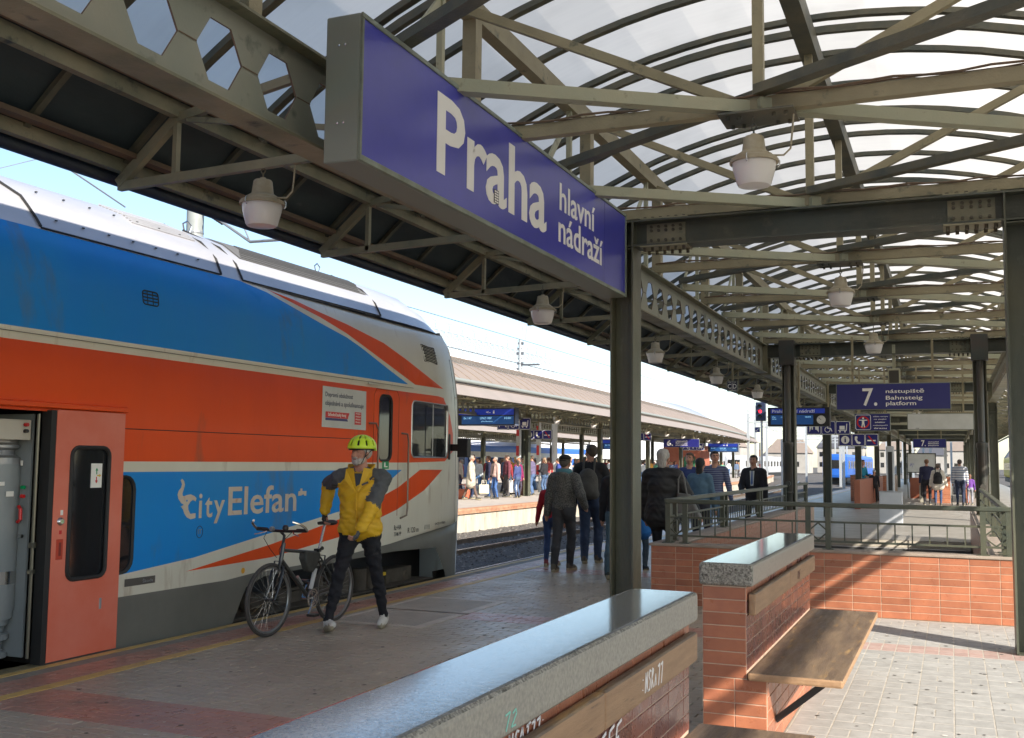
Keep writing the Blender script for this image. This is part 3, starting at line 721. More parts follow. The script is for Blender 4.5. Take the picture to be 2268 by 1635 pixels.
tag(inner.build('shaft_tiling', tileM, W, fix=True), kind='stuff')
# stairwell shaft and steps descending towards the camera
sh = MB(); sh.box(-3.2, HX0-.0, HY0, HY1+.0, -4, -.02); sh.box(HX1, HX1+.25, HY0, HY1, -4, -.02); sh.box(HX0, HX1, HY0-.25, HY0, -4, -.02); sh.box(HX0, HX1, HY0, HY1, -4.1, -4)
tag(sh.build('stair_shaft', grout, platform, fix=False), kind='structure')
stg = mat('dark_granite_step', (.07,.07,.07), (.11,.11,.105), scale=60, rough=.35)
for i in range(24):
    s = MB(); z = -.16*(i+1)+.0; yb = HY1 - .3*i; s.box(HX0+.01, HX1-.01, yb-.3, yb, z-.16, z-.0); o = s.build('stair_step', stg, platform, fix=False)
    s = MB(); s.box(HX0+.02, HX1-.02, yb-.3-.001, yb-.25, z, z+.003); s.build('step_edge_strip', paintW, o, fix=False)
# railing on the parapet
RL = empty('stair_railing', (0,0,0), 0, 'dark green metal railing standing on the tiled stair parapet', 'railing')
rg = mat('railing_green', (.05,.06,.045), (.085,.085,.055), scale=3, rough=.42, bump=.1); zT, zM, zB = 1.17, .985, .775
def rail_run(p0, p1, posts, boxes, n_bal, axis):
    d = Vector(p1) - Vector(p0)
    m = MB(); m.beam((*p0, zT), (*p1, zT), .075, .05); m.build('top_rail', rg, RL, bevel=.008, seg=1)
    for z in (zM, zB): m = MB(); m.beam((*p0, z), (*p1, z), .022, .022); m.build('middle_rail' if z == zM else 'bottom_rail', rg, RL)
    for t in posts:
        q = Vector((*p0, 0)) + Vector((*d, 0))*t; m = MB(); m.box(q.x-.028, q.x+.028, q.y-.028, q.y+.028, ZT+.03, zT-.02); m.box(q.x-.06, q.x+.06, q.y-.06, q.y+.06, ZT+.03, ZT+.038); m.build('railing_post', rg, RL)
    for a, b in boxes:
        A = Vector((*p0,0)) + Vector((*d,0))*a; B_ = Vector((*p0,0)) + Vector((*d,0))*b; mid = (A+B_)/2; zc = (zM+zB)/2; m = MB()
        P4 = [Vector((mid.x,mid.y,zM-.01)), Vector((B_.x,B_.y,zc)), Vector((mid.x,mid.y,zB+.01)), Vector((A.x,A.y,zc))]
        for i in range(4): m.beam(P4[i], P4[(i+1) % 4], .014, .016)
        m.build('lozenge', rg, RL)
    ends = sorted(posts)
    for a, b in zip(ends[:-1], ends[1:]):
        if any(abs(a-u) < 1e-6 and abs(b-v) < 1e-6 for u, v in boxes): continue
        n = max(int((b-a)*d.length/.17), 2)
        for i in range(1, n):
            q = Vector((*p0,0)) + Vector((*d,0))*(a + (b-a)*i/n); m = MB(); m.box(q.x-.007, q.x+.007, q.y-.007, q.y+.007, zB, zM); m.build('baluster', rg, RL, fix=False)
Lx = .56+3.09
rail_run((-3.09, 12.09), (.56, 12.09), [.008, .063, .441, .499, .925, .992], [(.008,.063),(.441,.499),(.925,.992)], 7, 'x')
pl = [.01, .03]; 
for k in range(4): pl += [.01 + (k+1)*.24, .03 + (k+1)*.24]
rail_run((-3.09, 12.14), (-3.09, 25.1), pl, [(pl[2*i], pl[2*i+1]) for i in range(5)], 7, 'y')
rail_run((.5, 12.14), (.5, 25.1), pl, [(pl[2*i], pl[2*i+1]) for i in range(5)], 7, 'y')
# ================================================================== lamps
def make_lamp():
    L = empty('hanging_lamp', (0,0,0), 0, None, 'lamp', 'hanging lamps under the platform roof')
    h = MB(); h.lathe([(0,-.12),(.02,-.12),(.025,-.135),(.062,-.14),(.07,-.15),(.082,-.24),(.085,-.245),(.105,-.26),(.128,-.275),(.132,-.29),(.16,-.30),(.163,-.315),(.155,-.325),(.14,-.325)], 32)
    h.build('housing', lampC, L, smooth=True)
    g = MB(); g.lathe([(.148,-.322),(.15,-.335),(.144,-.38),(.118,-.475),(.108,-.49),(.05,-.495),(0,-.496)], 32); g.build('glass_bowl', lampG, L, smooth=True)
    r = MB(); r.lathe([(.155,-.312),(.168,-.312),(.168,-.33),(.152,-.33)], 32); r.build('clamp_ring', lampC, L, smooth=True)
    for a in (.4, 2.5, 4.6):
        c = MB(); x, y = math.cos(a), math.sin(a); c.tube([(x*.165,y*.165,-.295),(x*.178,y*.178,-.31),(x*.178,y*.178,-.34),(x*.165,y*.165,-.355)], .005, 6); c.build('spring_clip', chrome, L)
    k = MB(); k.tube([(0,0,0),(0,0,-.05)], .007, 6); k.tube([(.018*math.cos(t), 0, -.068+.018*math.sin(t)) for t in np.linspace(0, 6.28, 12)], .005, 6); k.tube([(0,0,-.085),(0,0,-.125)], .007, 6)
    k.build('hook', steelB, L, smooth=True)
    c = MB(); c.tube([(.13,0,-.285),(.2,.02,-.285),(.245,.03,-.24),(.255,.03,-.15),(.27,.02,.0)], .007, 6); c.build('cable', lampC, L, smooth=True)
    return L
lamp = make_lamp(); lt = treeof(lamp)
LAMPS = [((-1.22, 7.25, 4.03), 'large hanging lamp under the gusset plate nearest the camera, right of the station name sign')]
LAMPS += [((-1.2, 13.25, 4.03), 'hanging lamp in the middle row just beyond the bolted crossbeam'), ((-1.2, 19.15, 4.03), 'hanging lamp in the middle row just before the second crossbeam')]
for i, (x, y) in enumerate(((-4.73, 6.42), (-4.73, 12.3), (-4.73, 17.8), (-4.73, 23.0), (-4.73, 28.3))):
    LAMPS.append(((x, y, 3.84), ['hanging lamp under the dark eaves above the train, nearest of the eaves row', 'hanging lamp under the eaves between the station name sign and the train nose', 'hanging lamp under the eaves just right of the nearest green column', 'hanging lamp under the eaves left of the sector sign', 'hanging lamp under the eaves right of the sector sign'][i]))
for i, y in enumerate((31., 37., 43., 49., 55.)): LAMPS.append(((-1.2, y, 3.94), 'small distant hanging lamp in the middle row beyond the platform number sign'))
for i, y in enumerate((36., 42., 48., 54.)): LAMPS.append(((-4.73, y, 3.84), 'small distant hanging lamp in the eaves row beyond the departure display'))
for i, (p, lab) in enumerate(LAMPS):
    o = lamp if i == 0 else dup(lamp, tree=lt); o.location = p; o.rotation_euler = (0,0,.15*(i % 3)); o['label'] = lab
    o['group'] = 'hanging lamps under the near platform roof'
def bx2(x, y): return x - max(0, y-30)**2/1800
for i in range(14):
    y = 34.5 + 5.9*i; o = dup(lamp, tree=lt); o.location = (bx2(-16.9, y), y, 3.84); o.rotation_euler = (0,0,0); o['label'] = 'cream hanging lamp under the eaves of the opposite platform roof'; o['group'] = 'hanging lamps under the opposite roof'
# ================================================================== station name sign
S = empty('station_sign', (-3.0, 7.5, 3.27), 0, 'long blue station name sign reading Praha hlavni nadrazi under the roof girder', 'sign')
def sp(o): o.matrix_parent_inverse = Matrix.Translation((3.0, -7.5, -3.27)); return o
X0, Ya, Yb, Za, Zb = -3.0, 4.93, 10.13, 3.275, 4.125
m = MB(); m.box(X0-.23, X0-.004, Ya, Yb, Za, Zb); sp(m.build('sign_box', frameG, S, bevel=.008, seg=1))
m = MB()
for q in ((Ya, Yb, Za, Za+.035), (Ya, Yb, Zb-.03, Zb), (Ya, Ya+.02, Za+.035, Zb-.03), (Yb-.03, Yb, Za+.035, Zb-.03)): m.box(X0-.004, X0+.012, q[0], q[1], q[2], q[3])
sp(m.build('sign_frame', mat('pale_green_frame', (.2,.24,.2), (.14,.16,.12), scale=6, rough=.5), S, bevel=.003, seg=1))
for a, b in ((Ya+.02, 9.42), (9.425, Yb-.03)):
    m = MB(); m.box(X0-.004, X0+.002, a, b, Za+.035, Zb-.03); sp(m.build('sign_face', signB, S))
fY = lambda u, v: (X0+.002, u, v)
sp(text('Praha', (5.88, 7.86, 3.455, 3.99), fY, (1,0,0), signW, S, off=.018))
sp(text('hlavní', (8.17, 9.12, 3.73, 3.965), fY, (1,0,0), signW, S, off=.012)); sp(text('nádraží', (8.15, 9.36, 3.455, 3.70), fY, (1,0,0), signW, S, off=.012))
st = MB(); st.box(X0+.006, X0+.008, 6.79, 6.875, 3.47, 3.57); st = sp(st.build('sticker', blackP, S)); st2 = MB()
for i in range(5):
    for j in range(2): st2.box(X0+.0082, X0+.0092, 6.80+.036*j, 6.83+.036*j, 3.475+.019*i, 3.487+.019*i)
sp(st2.build('sticker_print', signW, S))
for y in (5.6, 7.5, 9.4):
    b = MB(); b.box(X0-.5, X0-.23, y-.03, y+.03, 4.0, 4.04); b.box(X0-.42, X0-.38, y-.03, y+.03, 3.5, 4.04); sp(b.build('sign_bracket', steelB, S))
for y in (5.0,):
    for z in (3.5, 3.95):
        for q in (-.14, -.1): b = MB(); b.lathe([(0,-.006),(.007,-.004),(.007,0)], 8, (X0+q, Ya, z), axis='y'); sp(b.build('rivet', chrome, S))
# ---- generic hanging sign facing -Y
def hsign(name, x0, x1, z0, z1, y, label, face=signB2, group=None, hang=4.0, hx=(.15,.85), th=.09, frame=frameG, bend=idb):
    cx = (x0+x1)/2; T_ = empty(name, (0,0,0), 0, label, 'sign', group)
    m = MB(); m.box(x0, x1, y, y+th, z0, z1); m.build('sign_box', frame, T_, bevel=.004, seg=1)
    m = MB(); m.box(x0+.015, x1-.015, y-.004, y-.0005, z0+.015, z1-.015); m.build('sign_face', face, T_, fix=False)
    for h in hx:
        xx = x0 + (x1-x0)*h; m = MB(); m.box(xx-.02, xx+.02, y+th*.3, y+th*.7, z1, hang); m.build('hanger', steelO, T_)
    f = lambda u, v: (u, y-.0045, v)
    return T_, f
n_ = (0,-1,0)
s7, f = hsign('platform_sign', -1.97, .02, 2.625, 3.12, 20.5, 'large blue sign with white 7. nastupiste Bahnsteig platform')
text('7.', (-1.50, -1.24, 2.70, 3.03), f, n_, signW, s7, off=.012)
for s_, z, w_ in (('nástupiště', 2.915, .66), ('Bahnsteig', 2.79, .63), ('platform', 2.685, .52)): text(s_, (-1.09, -1.09+w_, z, z+.095 if s_[0] != 'p' else z+.1), f, n_, signW, s7, off=.01)
s7b, f = hsign('platform_sign', -1.56, -.19, 2.38, 2.78, 50, 'smaller far blue sign with white 7. beyond the white board')
text('7.', (-1.22, -1.03, 2.45, 2.71), f, n_, signW, s7b, off=.012)
for i, s_ in enumerate(('nástupiště', 'Bahnsteig', 'platform')): text(s_, (-.93, -.5, 2.61-.08*i, 2.67-.08*i), f, n_, signW, s7b)
# no-entry to escalator sign
sn, f = hsign('escalator_warning_sign', -2.17, -1.34, 2.43, 2.86, 27, 'blue warning sign with a white standing figure in a red ring')
def ring(f, cx, cz, r0, r1, n=32, a0=0, a1=6.2832, lift=.003, sx=1.):
    m = MB(); k = n if abs(a1-a0-6.2832) > .01 else n
    vs = []
    for i in range(n+1):
        a = a0 + (a1-a0)*i/n
        for r_ in (r0, r1): p = Vector(f(cx + r_*math.cos(a)*sx, cz + r_*math.sin(a))); vs.append(p + Vector((0,-lift,0)))
    m.add(vs, [(2*i, 2*i+1, 2*i+3, 2*i+2) for i in range(n)]); return m
def rframe(f, x0, x1, z0, z1, t=.012, lift=.002):
    m = MB(); r = .04*(x1-x0)/.35; pts = []
    for cx, cz, a in ((x1-r, z1-r, 0), (x0+r, z1-r, 1.5708), (x0+r, z0+r, 3.1416), (x1-r, z0+r, 4.7124)):
        for i in range(5): pts.append((cx + r*math.cos(a+i*.3927), cz + r*math.sin(a+i*.3927), cx + (r-t)*math.cos(a+i*.3927), cz + (r-t)*math.sin(a+i*.3927)))
    vs = [];
    for p in pts: vs += [Vector(f(p[0], p[1])) + Vector((0,-lift,0)), Vector(f(p[2], p[3])) + Vector((0,-lift,0))]
    n = len(pts); m.add(vs, [(2*i, 2*i+1, (2*i+3) % (2*n), (2*i+2) % (2*n)) for i in range(n)]); return m
def flat(f, poly, mt, parent, name='pictogram', lift=.003):
    m = MB(); m.prism(poly, lambda u, v: Vector(f(u, v)) + Vector((0,-lift,0)), (0,.002,0)); return m.build(name, mt, parent)
def circ(cx, cz, r, n=16): return [(cx + r*math.cos(6.2832*i/n), cz + r*math.sin(6.2832*i/n)) for i in range(n)]
def man(f, cx, cz, s, mt, parent, z=.004):
    flat(f, circ(cx, cz+.40*s, .09*s), mt, parent, lift=z)
    flat(f, [(cx-.36*s,cz+.27*s),(cx-.36*s,cz+.2*s),(cx-.1*s,cz+.17*s),(cx-.1*s,cz-.05*s),(cx-.17*s,cz-.42*s),(cx-.07*s,cz-.42*s),(cx,cz-.1*s),(cx+.07*s,cz-.42*s),(cx+.17*s,cz-.42*s),(cx+.1*s,cz-.05*s),(cx+.1*s,cz+.17*s),(cx+.36*s,cz+.2*s),(cx+.36*s,cz+.27*s)], mt, parent, lift=z)
rframe(f, -2.15, -1.79, 2.46, 2.83).build('pictogram_frame', signW, sn, fix=False)
ring(f, -1.97, 2.645, .115, .15).build('red_ring', redP, sn, fix=False); man(f, -1.97, 2.635, .27, signW, sn)
for i, s_ in enumerate(('zákaz vstupu', 'na stojící', 'eskalátor', 'nebezpečí', 'úrazu')): text(s_, (-1.74 + .02*(i % 3), -1.40 - .03*(i % 3), 2.765-.068*i-(.01 if i > 2 else 0), 2.80-.068*i-(.01 if i > 2 else 0)), f, n_, signW, sn)
wb, f = hsign('blank_board', -.96, .51, 2.46, 2.85, 27, 'blank white board hanging right of the escalator warning sign', face=whiteP)
text('ru', (-.77, -.70, 2.485, 2.505), f, n_, blackP, wb)
# departure display with clock
dd, f = hsign('departure_display', -3.79, -2.45, 2.45, 2.87, 24, 'dark departure display headed Praha hlavni nadrazi with round clock', face=blackP, th=.25, frame=blackP, hang=3.9, hx=(.45,.5))
m = MB(); m.box(-3.72, -2.55, 23.994, 23.9955, 2.735, 2.84); m.build('header_panel', emat('display_header_blue', (.01,.025,.2), .25), dd)
f2 = lambda u, v: (u, 23.9935, v)
text('Praha hlavní nádraží', (-3.69, -2.76, 2.75, 2.82), f2, n_, signW, dd)
lcd = emat('lcd_blue', (.01,.05,.16), .22)
m = MB(); m.box(-3.72, -2.8, 23.994, 23.9955, 2.49, 2.70); m.build('lcd_panel', lcd, dd)
lt_ = emat('lcd_text', (.25,.5,.7), .4)
for s_, b in (('Os', (-3.69,-3.62,2.64,2.67)), ('9936', (-3.69,-3.6,2.60,2.62)), ('ÚVALY', (-3.49,-3.33,2.64,2.67)), ('přes', (-3.45,-3.37,2.6,2.62)), ('10:05', (-2.97,-2.85,2.64,2.67))): text(s_, b, f2, n_, lt_, dd, off=0)
m = MB(); m.lathe([(0,-.0),(.085,0),(.09,-.004),(.095,0)], 28, (-2.63, 23.992, 2.59), axis='y'); m.build('clock_face', signW, dd, fix=False)
m = MB()
for i in range(12): a = i*math.pi/6; m.beam((-2.63+.07*math.sin(a), 23.988, 2.59+.07*math.cos(a)), (-2.63+.08*math.sin(a), 23.988, 2.59+.08*math.cos(a)), .003, .005)
m.beam((-2.63,23.987,2.59),(-2.63-.04,23.987,2.62), .003,.007); m.beam((-2.63,23.986,2.59),(-2.63-.055,23.986,2.64), .003,.005); m.build('clock_hands', blackP, dd)
# sector sign, loudspeaker, pictogram boards
cd, f = hsign('sector_sign', -4.70, -4.46, 3.25, 3.49, 24, 'small square sector sign with white letters C and D', face=mat('sign_dark_navy', (.02,.025,.06), rough=.4), hang=3.9, hx=(.5,))
text('C', (-4.68,-4.60,3.31,3.42), f, n_, signW, cd, off=.012); text('D', (-4.56,-4.48,3.31,3.42), f, n_, signW, cd, off=.012); text('SEKTOR', (-4.67,-4.49,3.445,3.47), f, n_, signW, cd, off=0)
flat(f, [(-4.585,3.29),(-4.575,3.29),(-4.575,3.44),(-4.585,3.44)], signW, cd); flat(f, [(-4.68,3.27),(-4.48,3.27),(-4.48,3.28),(-4.68,3.28)], signW, cd)
ls = empty('loudspeaker', (-1.01, 22, 3.2), 0, 'grey box loudspeaker hanging above the platform number sign', 'loudspeaker')
m = MB(); m.box(-.115, .115, 0, .15, 0, .32); m.build('speaker_box', steelL, ls, bevel=.02); m = MB(); m.box(-.09, .09, -.006, 0, .03, .28); m.build('grille', mat('speaker_cloth', (.06,.055,.045), rough=.9), ls); m = MB(); m.box(-.03,.03,.05,.09,.32,.8); m.build('hanger', steelL, ls)
def lift(f, x, z, s, T_): flat(f, [(x,z),(x+s,z),(x+s,z+.8*s),(x+.75*s,z+.8*s),(x+.75*s,z+.3*s),(x+.62*s,z+.3*s),(x+.62*s,z+.62*s),(x+.75*s,z+.62*s),(x+.5*s,z+s),(x+.25*s,z+.62*s),(x+.38*s,z+.62*s),(x+.38*s,z+.3*s),(x+.25*s,z+.3*s),(x+.25*s,z+.8*s),(x,z+.8*s)], signW, T_)
def chair(f, x, z, s, T_):
    ring(f, x+.4*s, z+.3*s, .24*s, .31*s, 20, 1.9, 6.6).build('pictogram', signW, T_, fix=False); flat(f, circ(x+.38*s, z+.93*s, .08*s, 10), signW, T_)
    flat(f, [(x+.34*s,z+.82*s),(x+.44*s,z+.82*s),(x+.48*s,z+.52*s),(x+.78*s,z+.5*s),(x+.92*s,z+.12*s),(x+.84*s,z+.08*s),(x+.7*s,z+.4*s),(x+.38*s,z+.42*s)], signW, T_)
def trolley(f, x, z, s, T_):
    flat(f, [(x,z+.25*s),(x+.8*s,z+.25*s),(x+.88*s,z+.95*s),(x+.96*s,z+.95*s),(x+.9*s,z+.17*s),(x,z+.17*s)], signW, T_); flat(f, [(x+.15*s,z+.3*s),(x+.7*s,z+.3*s),(x+.7*s,z+.72*s),(x+.15*s,z+.72*s)], signW, T_)
    for q in (.2, .72): flat(f, circ(x+q*s, z+.08*s, .09*s, 12), signW, T_)
def info(f, x, z, s, T_): flat(f, circ(x+.5*s, z+.5*s, .48*s), signW, T_); text('i', (x+.4*s, x+.6*s, z+.2*s, z+.8*s), f, n_, signB2, T_, lift=.004)
def phone(f, x, z, s, T_): flat(f, [(x+.1*s,z+.9*s),(x+.35*s,z+.95*s),(x+.42*s,z+.7*s),(x+.3*s,z+.65*s),(x+.45*s,z+.3*s),(x+.6*s,z+.3*s),(x+.8*s,z+.15*s),(x+.6*s,z),(x+.3*s,z+.1*s),(x+.08*s,z+.55*s)], signW, T_)
def nosmoke(f, x, z, s, T_):
    flat(f, [(x,z+.35*s),(x+.95*s,z+.35*s),(x+.95*s,z+.5*s),(x,z+.5*s)], signW, T_); flat(f, [(x+.05*s,z+.95*s),(x+.2*s,z+s),(x+.95*s,z+.05*s),(x+.8*s,z)], redP, T_, lift=.006)
def picto(x0, y, z0, n, s, fs, label, group=None, bend=False):
    x0 = bx2(x0, y) if bend else x0
    T_, f = hsign('pictogram_sign', x0, x0 + n*s + .02, z0, z0+s, y, label, group=group, hang=3.9, hx=(.5,))
    for i, fn in enumerate(fs):
        x = x0 + .01 + i*s; rframe(f, x+.02*s, x+.98*s, z0+.03*s, z0+.97*s, t=.03*s).build('pictogram_frame', signW, T_, fix=False); fn(f, x+.17*s, z0+.17*s, .66*s, T_)
picto(-3.68, 30, 2.42, 3, .38, (lift, chair, trolley), 'blue pictogram sign with lift, wheelchair and luggage trolley beyond the display', 'pictogram signs')
picto(-2.9, 30.6, 2.12, 3, .35, (info, phone, nosmoke), 'blue pictogram sign with information, telephone and no smoking, beyond the lift sign', 'pictogram signs')
G2 = 'pictogram signs on the opposite platform'
picto(-19.2, 44.5, 3.03, 3, .55, (lift, chair, trolley), 'blue lift, wheelchair and trolley sign left of the walking group across the track', G2, True)
picto(-18.4, 46, 2.62, 3, .45, (info, phone, nosmoke), 'blue information, telephone and no smoking sign beneath the lift sign across the track', G2, True)
picto(-18.6, 66, 3.0, 3, .5, (info, phone, nosmoke), 'blue no smoking sign just right of the nearest column across the track', G2, True)
picto(-18.5, 84, 2.6, 3, .6, (lift, man and (lambda f,x,z,s,T_: man(f, x+.5*s, z+.5*s, s, signW, T_)), trolley), 'far blue pictogram sign right of the platform six sign', G2, True)
picto(-18.5, 98, 2.6, 3, .6, (lift, chair, trolley), 'farthest blue pictogram sign before the signal across the track', G2, True)
x6 = bx2(-18.0, 74)
s6, f = hsign('platform_sign', x6, x6+2.6, 2.7, 3.3, 74, 'blue sign with white 6. nastupiste on the opposite platform')
text('6.', (x6+.25, x6+.7, 2.8, 3.2), f, n_, signW, s6, off=.02)
for i, s_ in enumerate(('nástupiště', 'Bahnsteig', 'platform')): text(s_, (x6+.9, x6+1.75, 3.08-.14*i, 3.19-.14*i), f, n_, signW, s6)
def bigdisp(x, y, z0, w_, h_, label):
    x = bx2(x, y); T_, f = hsign('departure_display', x, x+w_, z0, z0+h_, y, label, face=blackP, frame=mat('display_case', (.12,.14,.2), rough=.4), th=.4, hang=3.9, hx=(.5,))
    m = MB(); m.box(x+.06, x+w_-.06, y-.009, y-.005, z0+h_*.6, z0+h_-.05); m.build('header_panel', MATS['display_header_blue'], T_)
    m = MB(); m.box(x+.2, x+w_-.06, y-.009, y-.005, z0+.05, z0+h_*.54); m.build('lcd_panel', lcd, T_)
    g_ = lambda u, v: (u, y-.01, v); h2 = h_*.2
    text('i', (x+w_*.62, x+w_*.65, z0+h_*.68, z0+h_*.86), g_, n_, signW, T_); text('<-', (x+w_*.5, x+w_*.58, z0+h_*.7, z0+h_*.82), g_, n_, signW, T_)
    text('Ex 147', (x+.3, x+.65, z0+h_*.36, z0+h_*.48), g_, n_, lt_, T_, off=0); text('LINZ HBF', (x+w_*.4, x+w_*.6, z0+h_*.36, z0+h_*.48), g_, n_, lt_, T_, off=0); text('10:01', (x+w_*.82, x+w_*.93, z0+h_*.36, z0+h_*.48), g_, n_, lt_, T_, off=0)
    text('přes Benešov', (x+w_*.42, x+w_*.62, z0+h_*.18, z0+h_*.28), g_, n_, lt_, T_, off=0)
bigdisp(-18.9, 39.5, 3.05, 2.6, .72, 'departure display with blue header just right of the train nose')
bigdisp(-18.8, 60, 2.35, 2.3, .6, 'dark departure display beyond the nearest opposite column')
bigdisp(-17.3, 90, 2.55, 2.6, .75, 'departure display with round clock right of the platform six sign')
# ================================================================== train
TR = empty('double_deck_train', (-8.05, 6, -.55), 0, 'blue, orange and cream double deck train standing at the platform edge', 'train')
def tp(o): o.matrix_parent_inverse = Matrix.Translation((8.05, -6, .55)); return o
PZ = [-1,2.5,2.8,3.1,3.35,3.44,3.72,3.9,4.02,4.1]; PXX = [0,0,.02,.06,.13,.2,.35,.6,.9,1.45]
def noseY(z): return float(np.interp(z, [-.4,0,.35,1.2,2.0,2.45,3.17,3.44,3.7], [14.35,14.4,14.5,14.74,14.55,14.4,14.08,13.95,13.8]))
def sxx(Y, z):
    n = min(max((Y-12.6)/1.9, 0), 1.2); return -(6.6 + float(np.interp(z, PZ, PXX)) + .35*n*n)
def SF(Y, z, off=0.): return (sxx(Y, z) + off, Y, z)
YE = -8.0
BLU = [(YE,3.46),(8.9,3.46),(9.31,3.4),(10.23,3.18),(10.78,3.07),(11.1,2.98),(11.73,2.77),(12.26,2.61),(YE,2.61)]
REDA = [(9.35,3.44),(9.81,3.39),(10.28,3.31),(10.84,3.24),(11.67,3.1),(12.25,2.94),(12.81,2.77),(13.44,2.63),(12.45,2.62),(11.97,2.76),(11.41,2.93),(10.79,3.12),(10.26,3.25),(9.76,3.34)]
REDB = [(YE,2.51),(13.2,2.51),(13.43,2.5),(13.8,2.25),(14.02,2.0),(14.03,1.75),(13.54,1.6),(12.3,1.58),(YE,1.57)]
BLO = [(YE,1.49),(12.11,1.485),(11.43,1.19),(10.7,1.02),(9.29,.84),(8.08,.68),(7.14,.61),(5.5,.56),(YE,.54)]
SW = [(7.97,.56),(9.29,.72),(10.7,.93),(12.02,1.26),(12.62,1.485),(13.43,1.48),(12.76,1.21),(12.01,.98),(10.71,.72),(9.3,.585)]
SKT = [(YE,.42),(8.56,.42),(9.0,.45),(10.15,.46),(11.79,.55),(14.6,.70),(14.7,-.4),(YE,-.4)]
WHEEL = [(8.50,-.4),(8.69,-.01),(8.89,.32),(9.2,.4),(11.91,.45),(13.19,.41),(13.63,.02),(13.8,-.4)]
def rrect(y0, y1, z0, z1, r, n=5):
    p = []
    for cy_, cz, a in ((y1-r,z1-r,0),(y0+r,z1-r,1.5708),(y0+r,z0+r,3.1416),(y1-r,z0+r,4.7124)):
        for i in range(n): p.append((cy_ + r*math.cos(a+i*1.5708/(n-1)), cz + r*math.sin(a+i*1.5708/(n-1))))
    return p
CREW = rrect(11.49, 11.83, 1.6, 2.43, .1); CAB = rrect(12.36, 13.66, 1.65, 2.405, .09); WIN2 = rrect(6.6, 7.27, .62, 1.45, .12)
DOOR = [(5.05,.0),(6.3,.0),(6.3,1.97),(5.05,1.97)]
OUT = [(YE,-.4)] + [(noseY(z), z) for z in np.linspace(-.4, 3.46, 30)] + [(YE,3.46)]
def pin(p, poly):
    x, y = p; c = False; n = len(poly); j = n-1
    for i in range(n):
        a, b = poly[i], poly[j]
        if (a[1] > y) != (b[1] > y) and x < (b[0]-a[0])*(y-a[1])/(b[1]-a[1]) + a[0]: c = not c
        j = i
    return c
def side_sheet():
    vs, es = [], []
    for poly in (OUT, BLU, REDA, REDB, BLO, SW, SKT, WHEEL, CREW, CAB, WIN2, DOOR):
        b = len(vs); vs += [Vector(p) for p in poly]; es += [(b+i, b+(i+1) % len(poly)) for i in range(len(poly))]
    for z in np.arange(2.5, 3.46, .08):
        for y in np.arange(-7.9, 14.5, .5): vs.append(Vector((y, z)))
    for y in np.arange(12.6, 14.7, .12):
        for z in np.arange(-.3, 3.4, .14): vs.append(Vector((y, z)))
    r_ = delaunay_2d_cdt(vs, es, [], 0, 1e-5); V, F = r_[0], r_[2]
    fs, mi = [], []
    for t in F:
        c = sum((V[i] for i in t), Vector((0,0)))/len(t)
        if not pin(c, OUT): continue
        if any(pin(c, q) for q in (WHEEL, CREW, CAB, WIN2, DOOR)): continue
        k = 0
        if pin(c, SW): k = 1
        elif pin(c, SKT): k = 3
        elif pin(c, BLO): k = 2
        elif pin(c, REDA) or pin(c, REDB): k = 1
        elif pin(c, BLU): k = 2
        fs.append(tuple(t)); mi.append(k)
    return [SF(v.x, v.y) for v in V], fs, mi
v_, f_, mi_ = side_sheet()
o = mesh_obj('side_panel', v_, f_, [tW, tR, tB, tD], mi_, TR, smooth=True); tp(o)
# other flank, roof and nose as one loft
prof = [(sxx(0, z), z) for z in (3.46,3.55,3.64,3.72,3.82,3.9,3.97,4.02,4.07,4.1)]
halfr = [(p[0], p[1]) for p in prof] + [(-16.1 - p[0], p[1]) for p in reversed(prof)]
m = MB(); ys = [YE] + list(np.arange(-6, 13.01, .5)) + [13.3, 13.5, 13.7, 13.85, 13.95]
vs = []
for y in ys:
    fade = max(0, (y-12.9)/1.05)
    for x, z in halfr:
        n = min(max((y-12.6)/1.9, 0), 1.2); e = .35*n*n; zz = z - fade**2*.62*((z-3.46)/.64)
        xx = x - e*(1 if x > -8.05 else -1); vs.append((xx, y, zz))
k = len(halfr); m.add(vs, [(i*k+j, i*k+j+1, (i+1)*k+j+1, (i+1)*k+j) for i in range(len(ys)-1) for j in range(k-1)])
tp(m.build('roof', tS, TR, smooth=2))
m = MB(); m.add([(-9.5,YE,-.4),(-9.5,13.9,-.4),(-9.5,13.9,3.46),(-9.5,YE,3.46)], [(0,1,2,3)]); m.add([(-6.6,YE,-.4),(-9.5,YE,-.4),(-9.5,YE,4.0),(-6.6,YE,3.5)], [(0,1,2,3)]); tp(m.build('far_side_panel', tW, TR, fix=False))
zs = list(np.linspace(-.4, 3.46, 16)); vs = []; nt_ = 15
for z in zs:
    y0_ = noseY(z); xs = sxx(y0_, z)
    for i in range(nt_):
        t = i/(nt_-1); x = xs + (-16.1 - 2*xs)*t; vs.append((x, y0_ + .42*math.sin(math.pi*t)**.8 if 0 < t < 1 else y0_, z))
m = MB(); m.add(vs, [(i*nt_+j, i*nt_+j+1, (i+1)*nt_+j+1, (i+1)*nt_+j) for i in range(15) for j in range(nt_-1)]); tp(m.build('nose', tW, TR, smooth=2))
vs2 = [v for v in vs[-nt_:]]; top = [(x, 13.95, zz) for x, zz in zip(np.linspace(-6.9-.25, -9.2+.25, nt_), [3.5]*nt_)]
m = MB(); m.add(vs2 + [(v[0], 13.9, v[2]+.04) for v in vs2], [(j, j+1, nt_+j+1, nt_+j) for j in range(nt_-1)]); tp(m.build('nose_cowl', tW, TR, smooth=2))
# edge strip of the nose corner
m = MB(); m.tube([(sxx(noseY(z), z)-.005, noseY(z)+.004, z) for z in np.linspace(-.35, 3.46, 20)], .014, 6); tp(m.build('corner_trim', alum, TR, smooth=True))
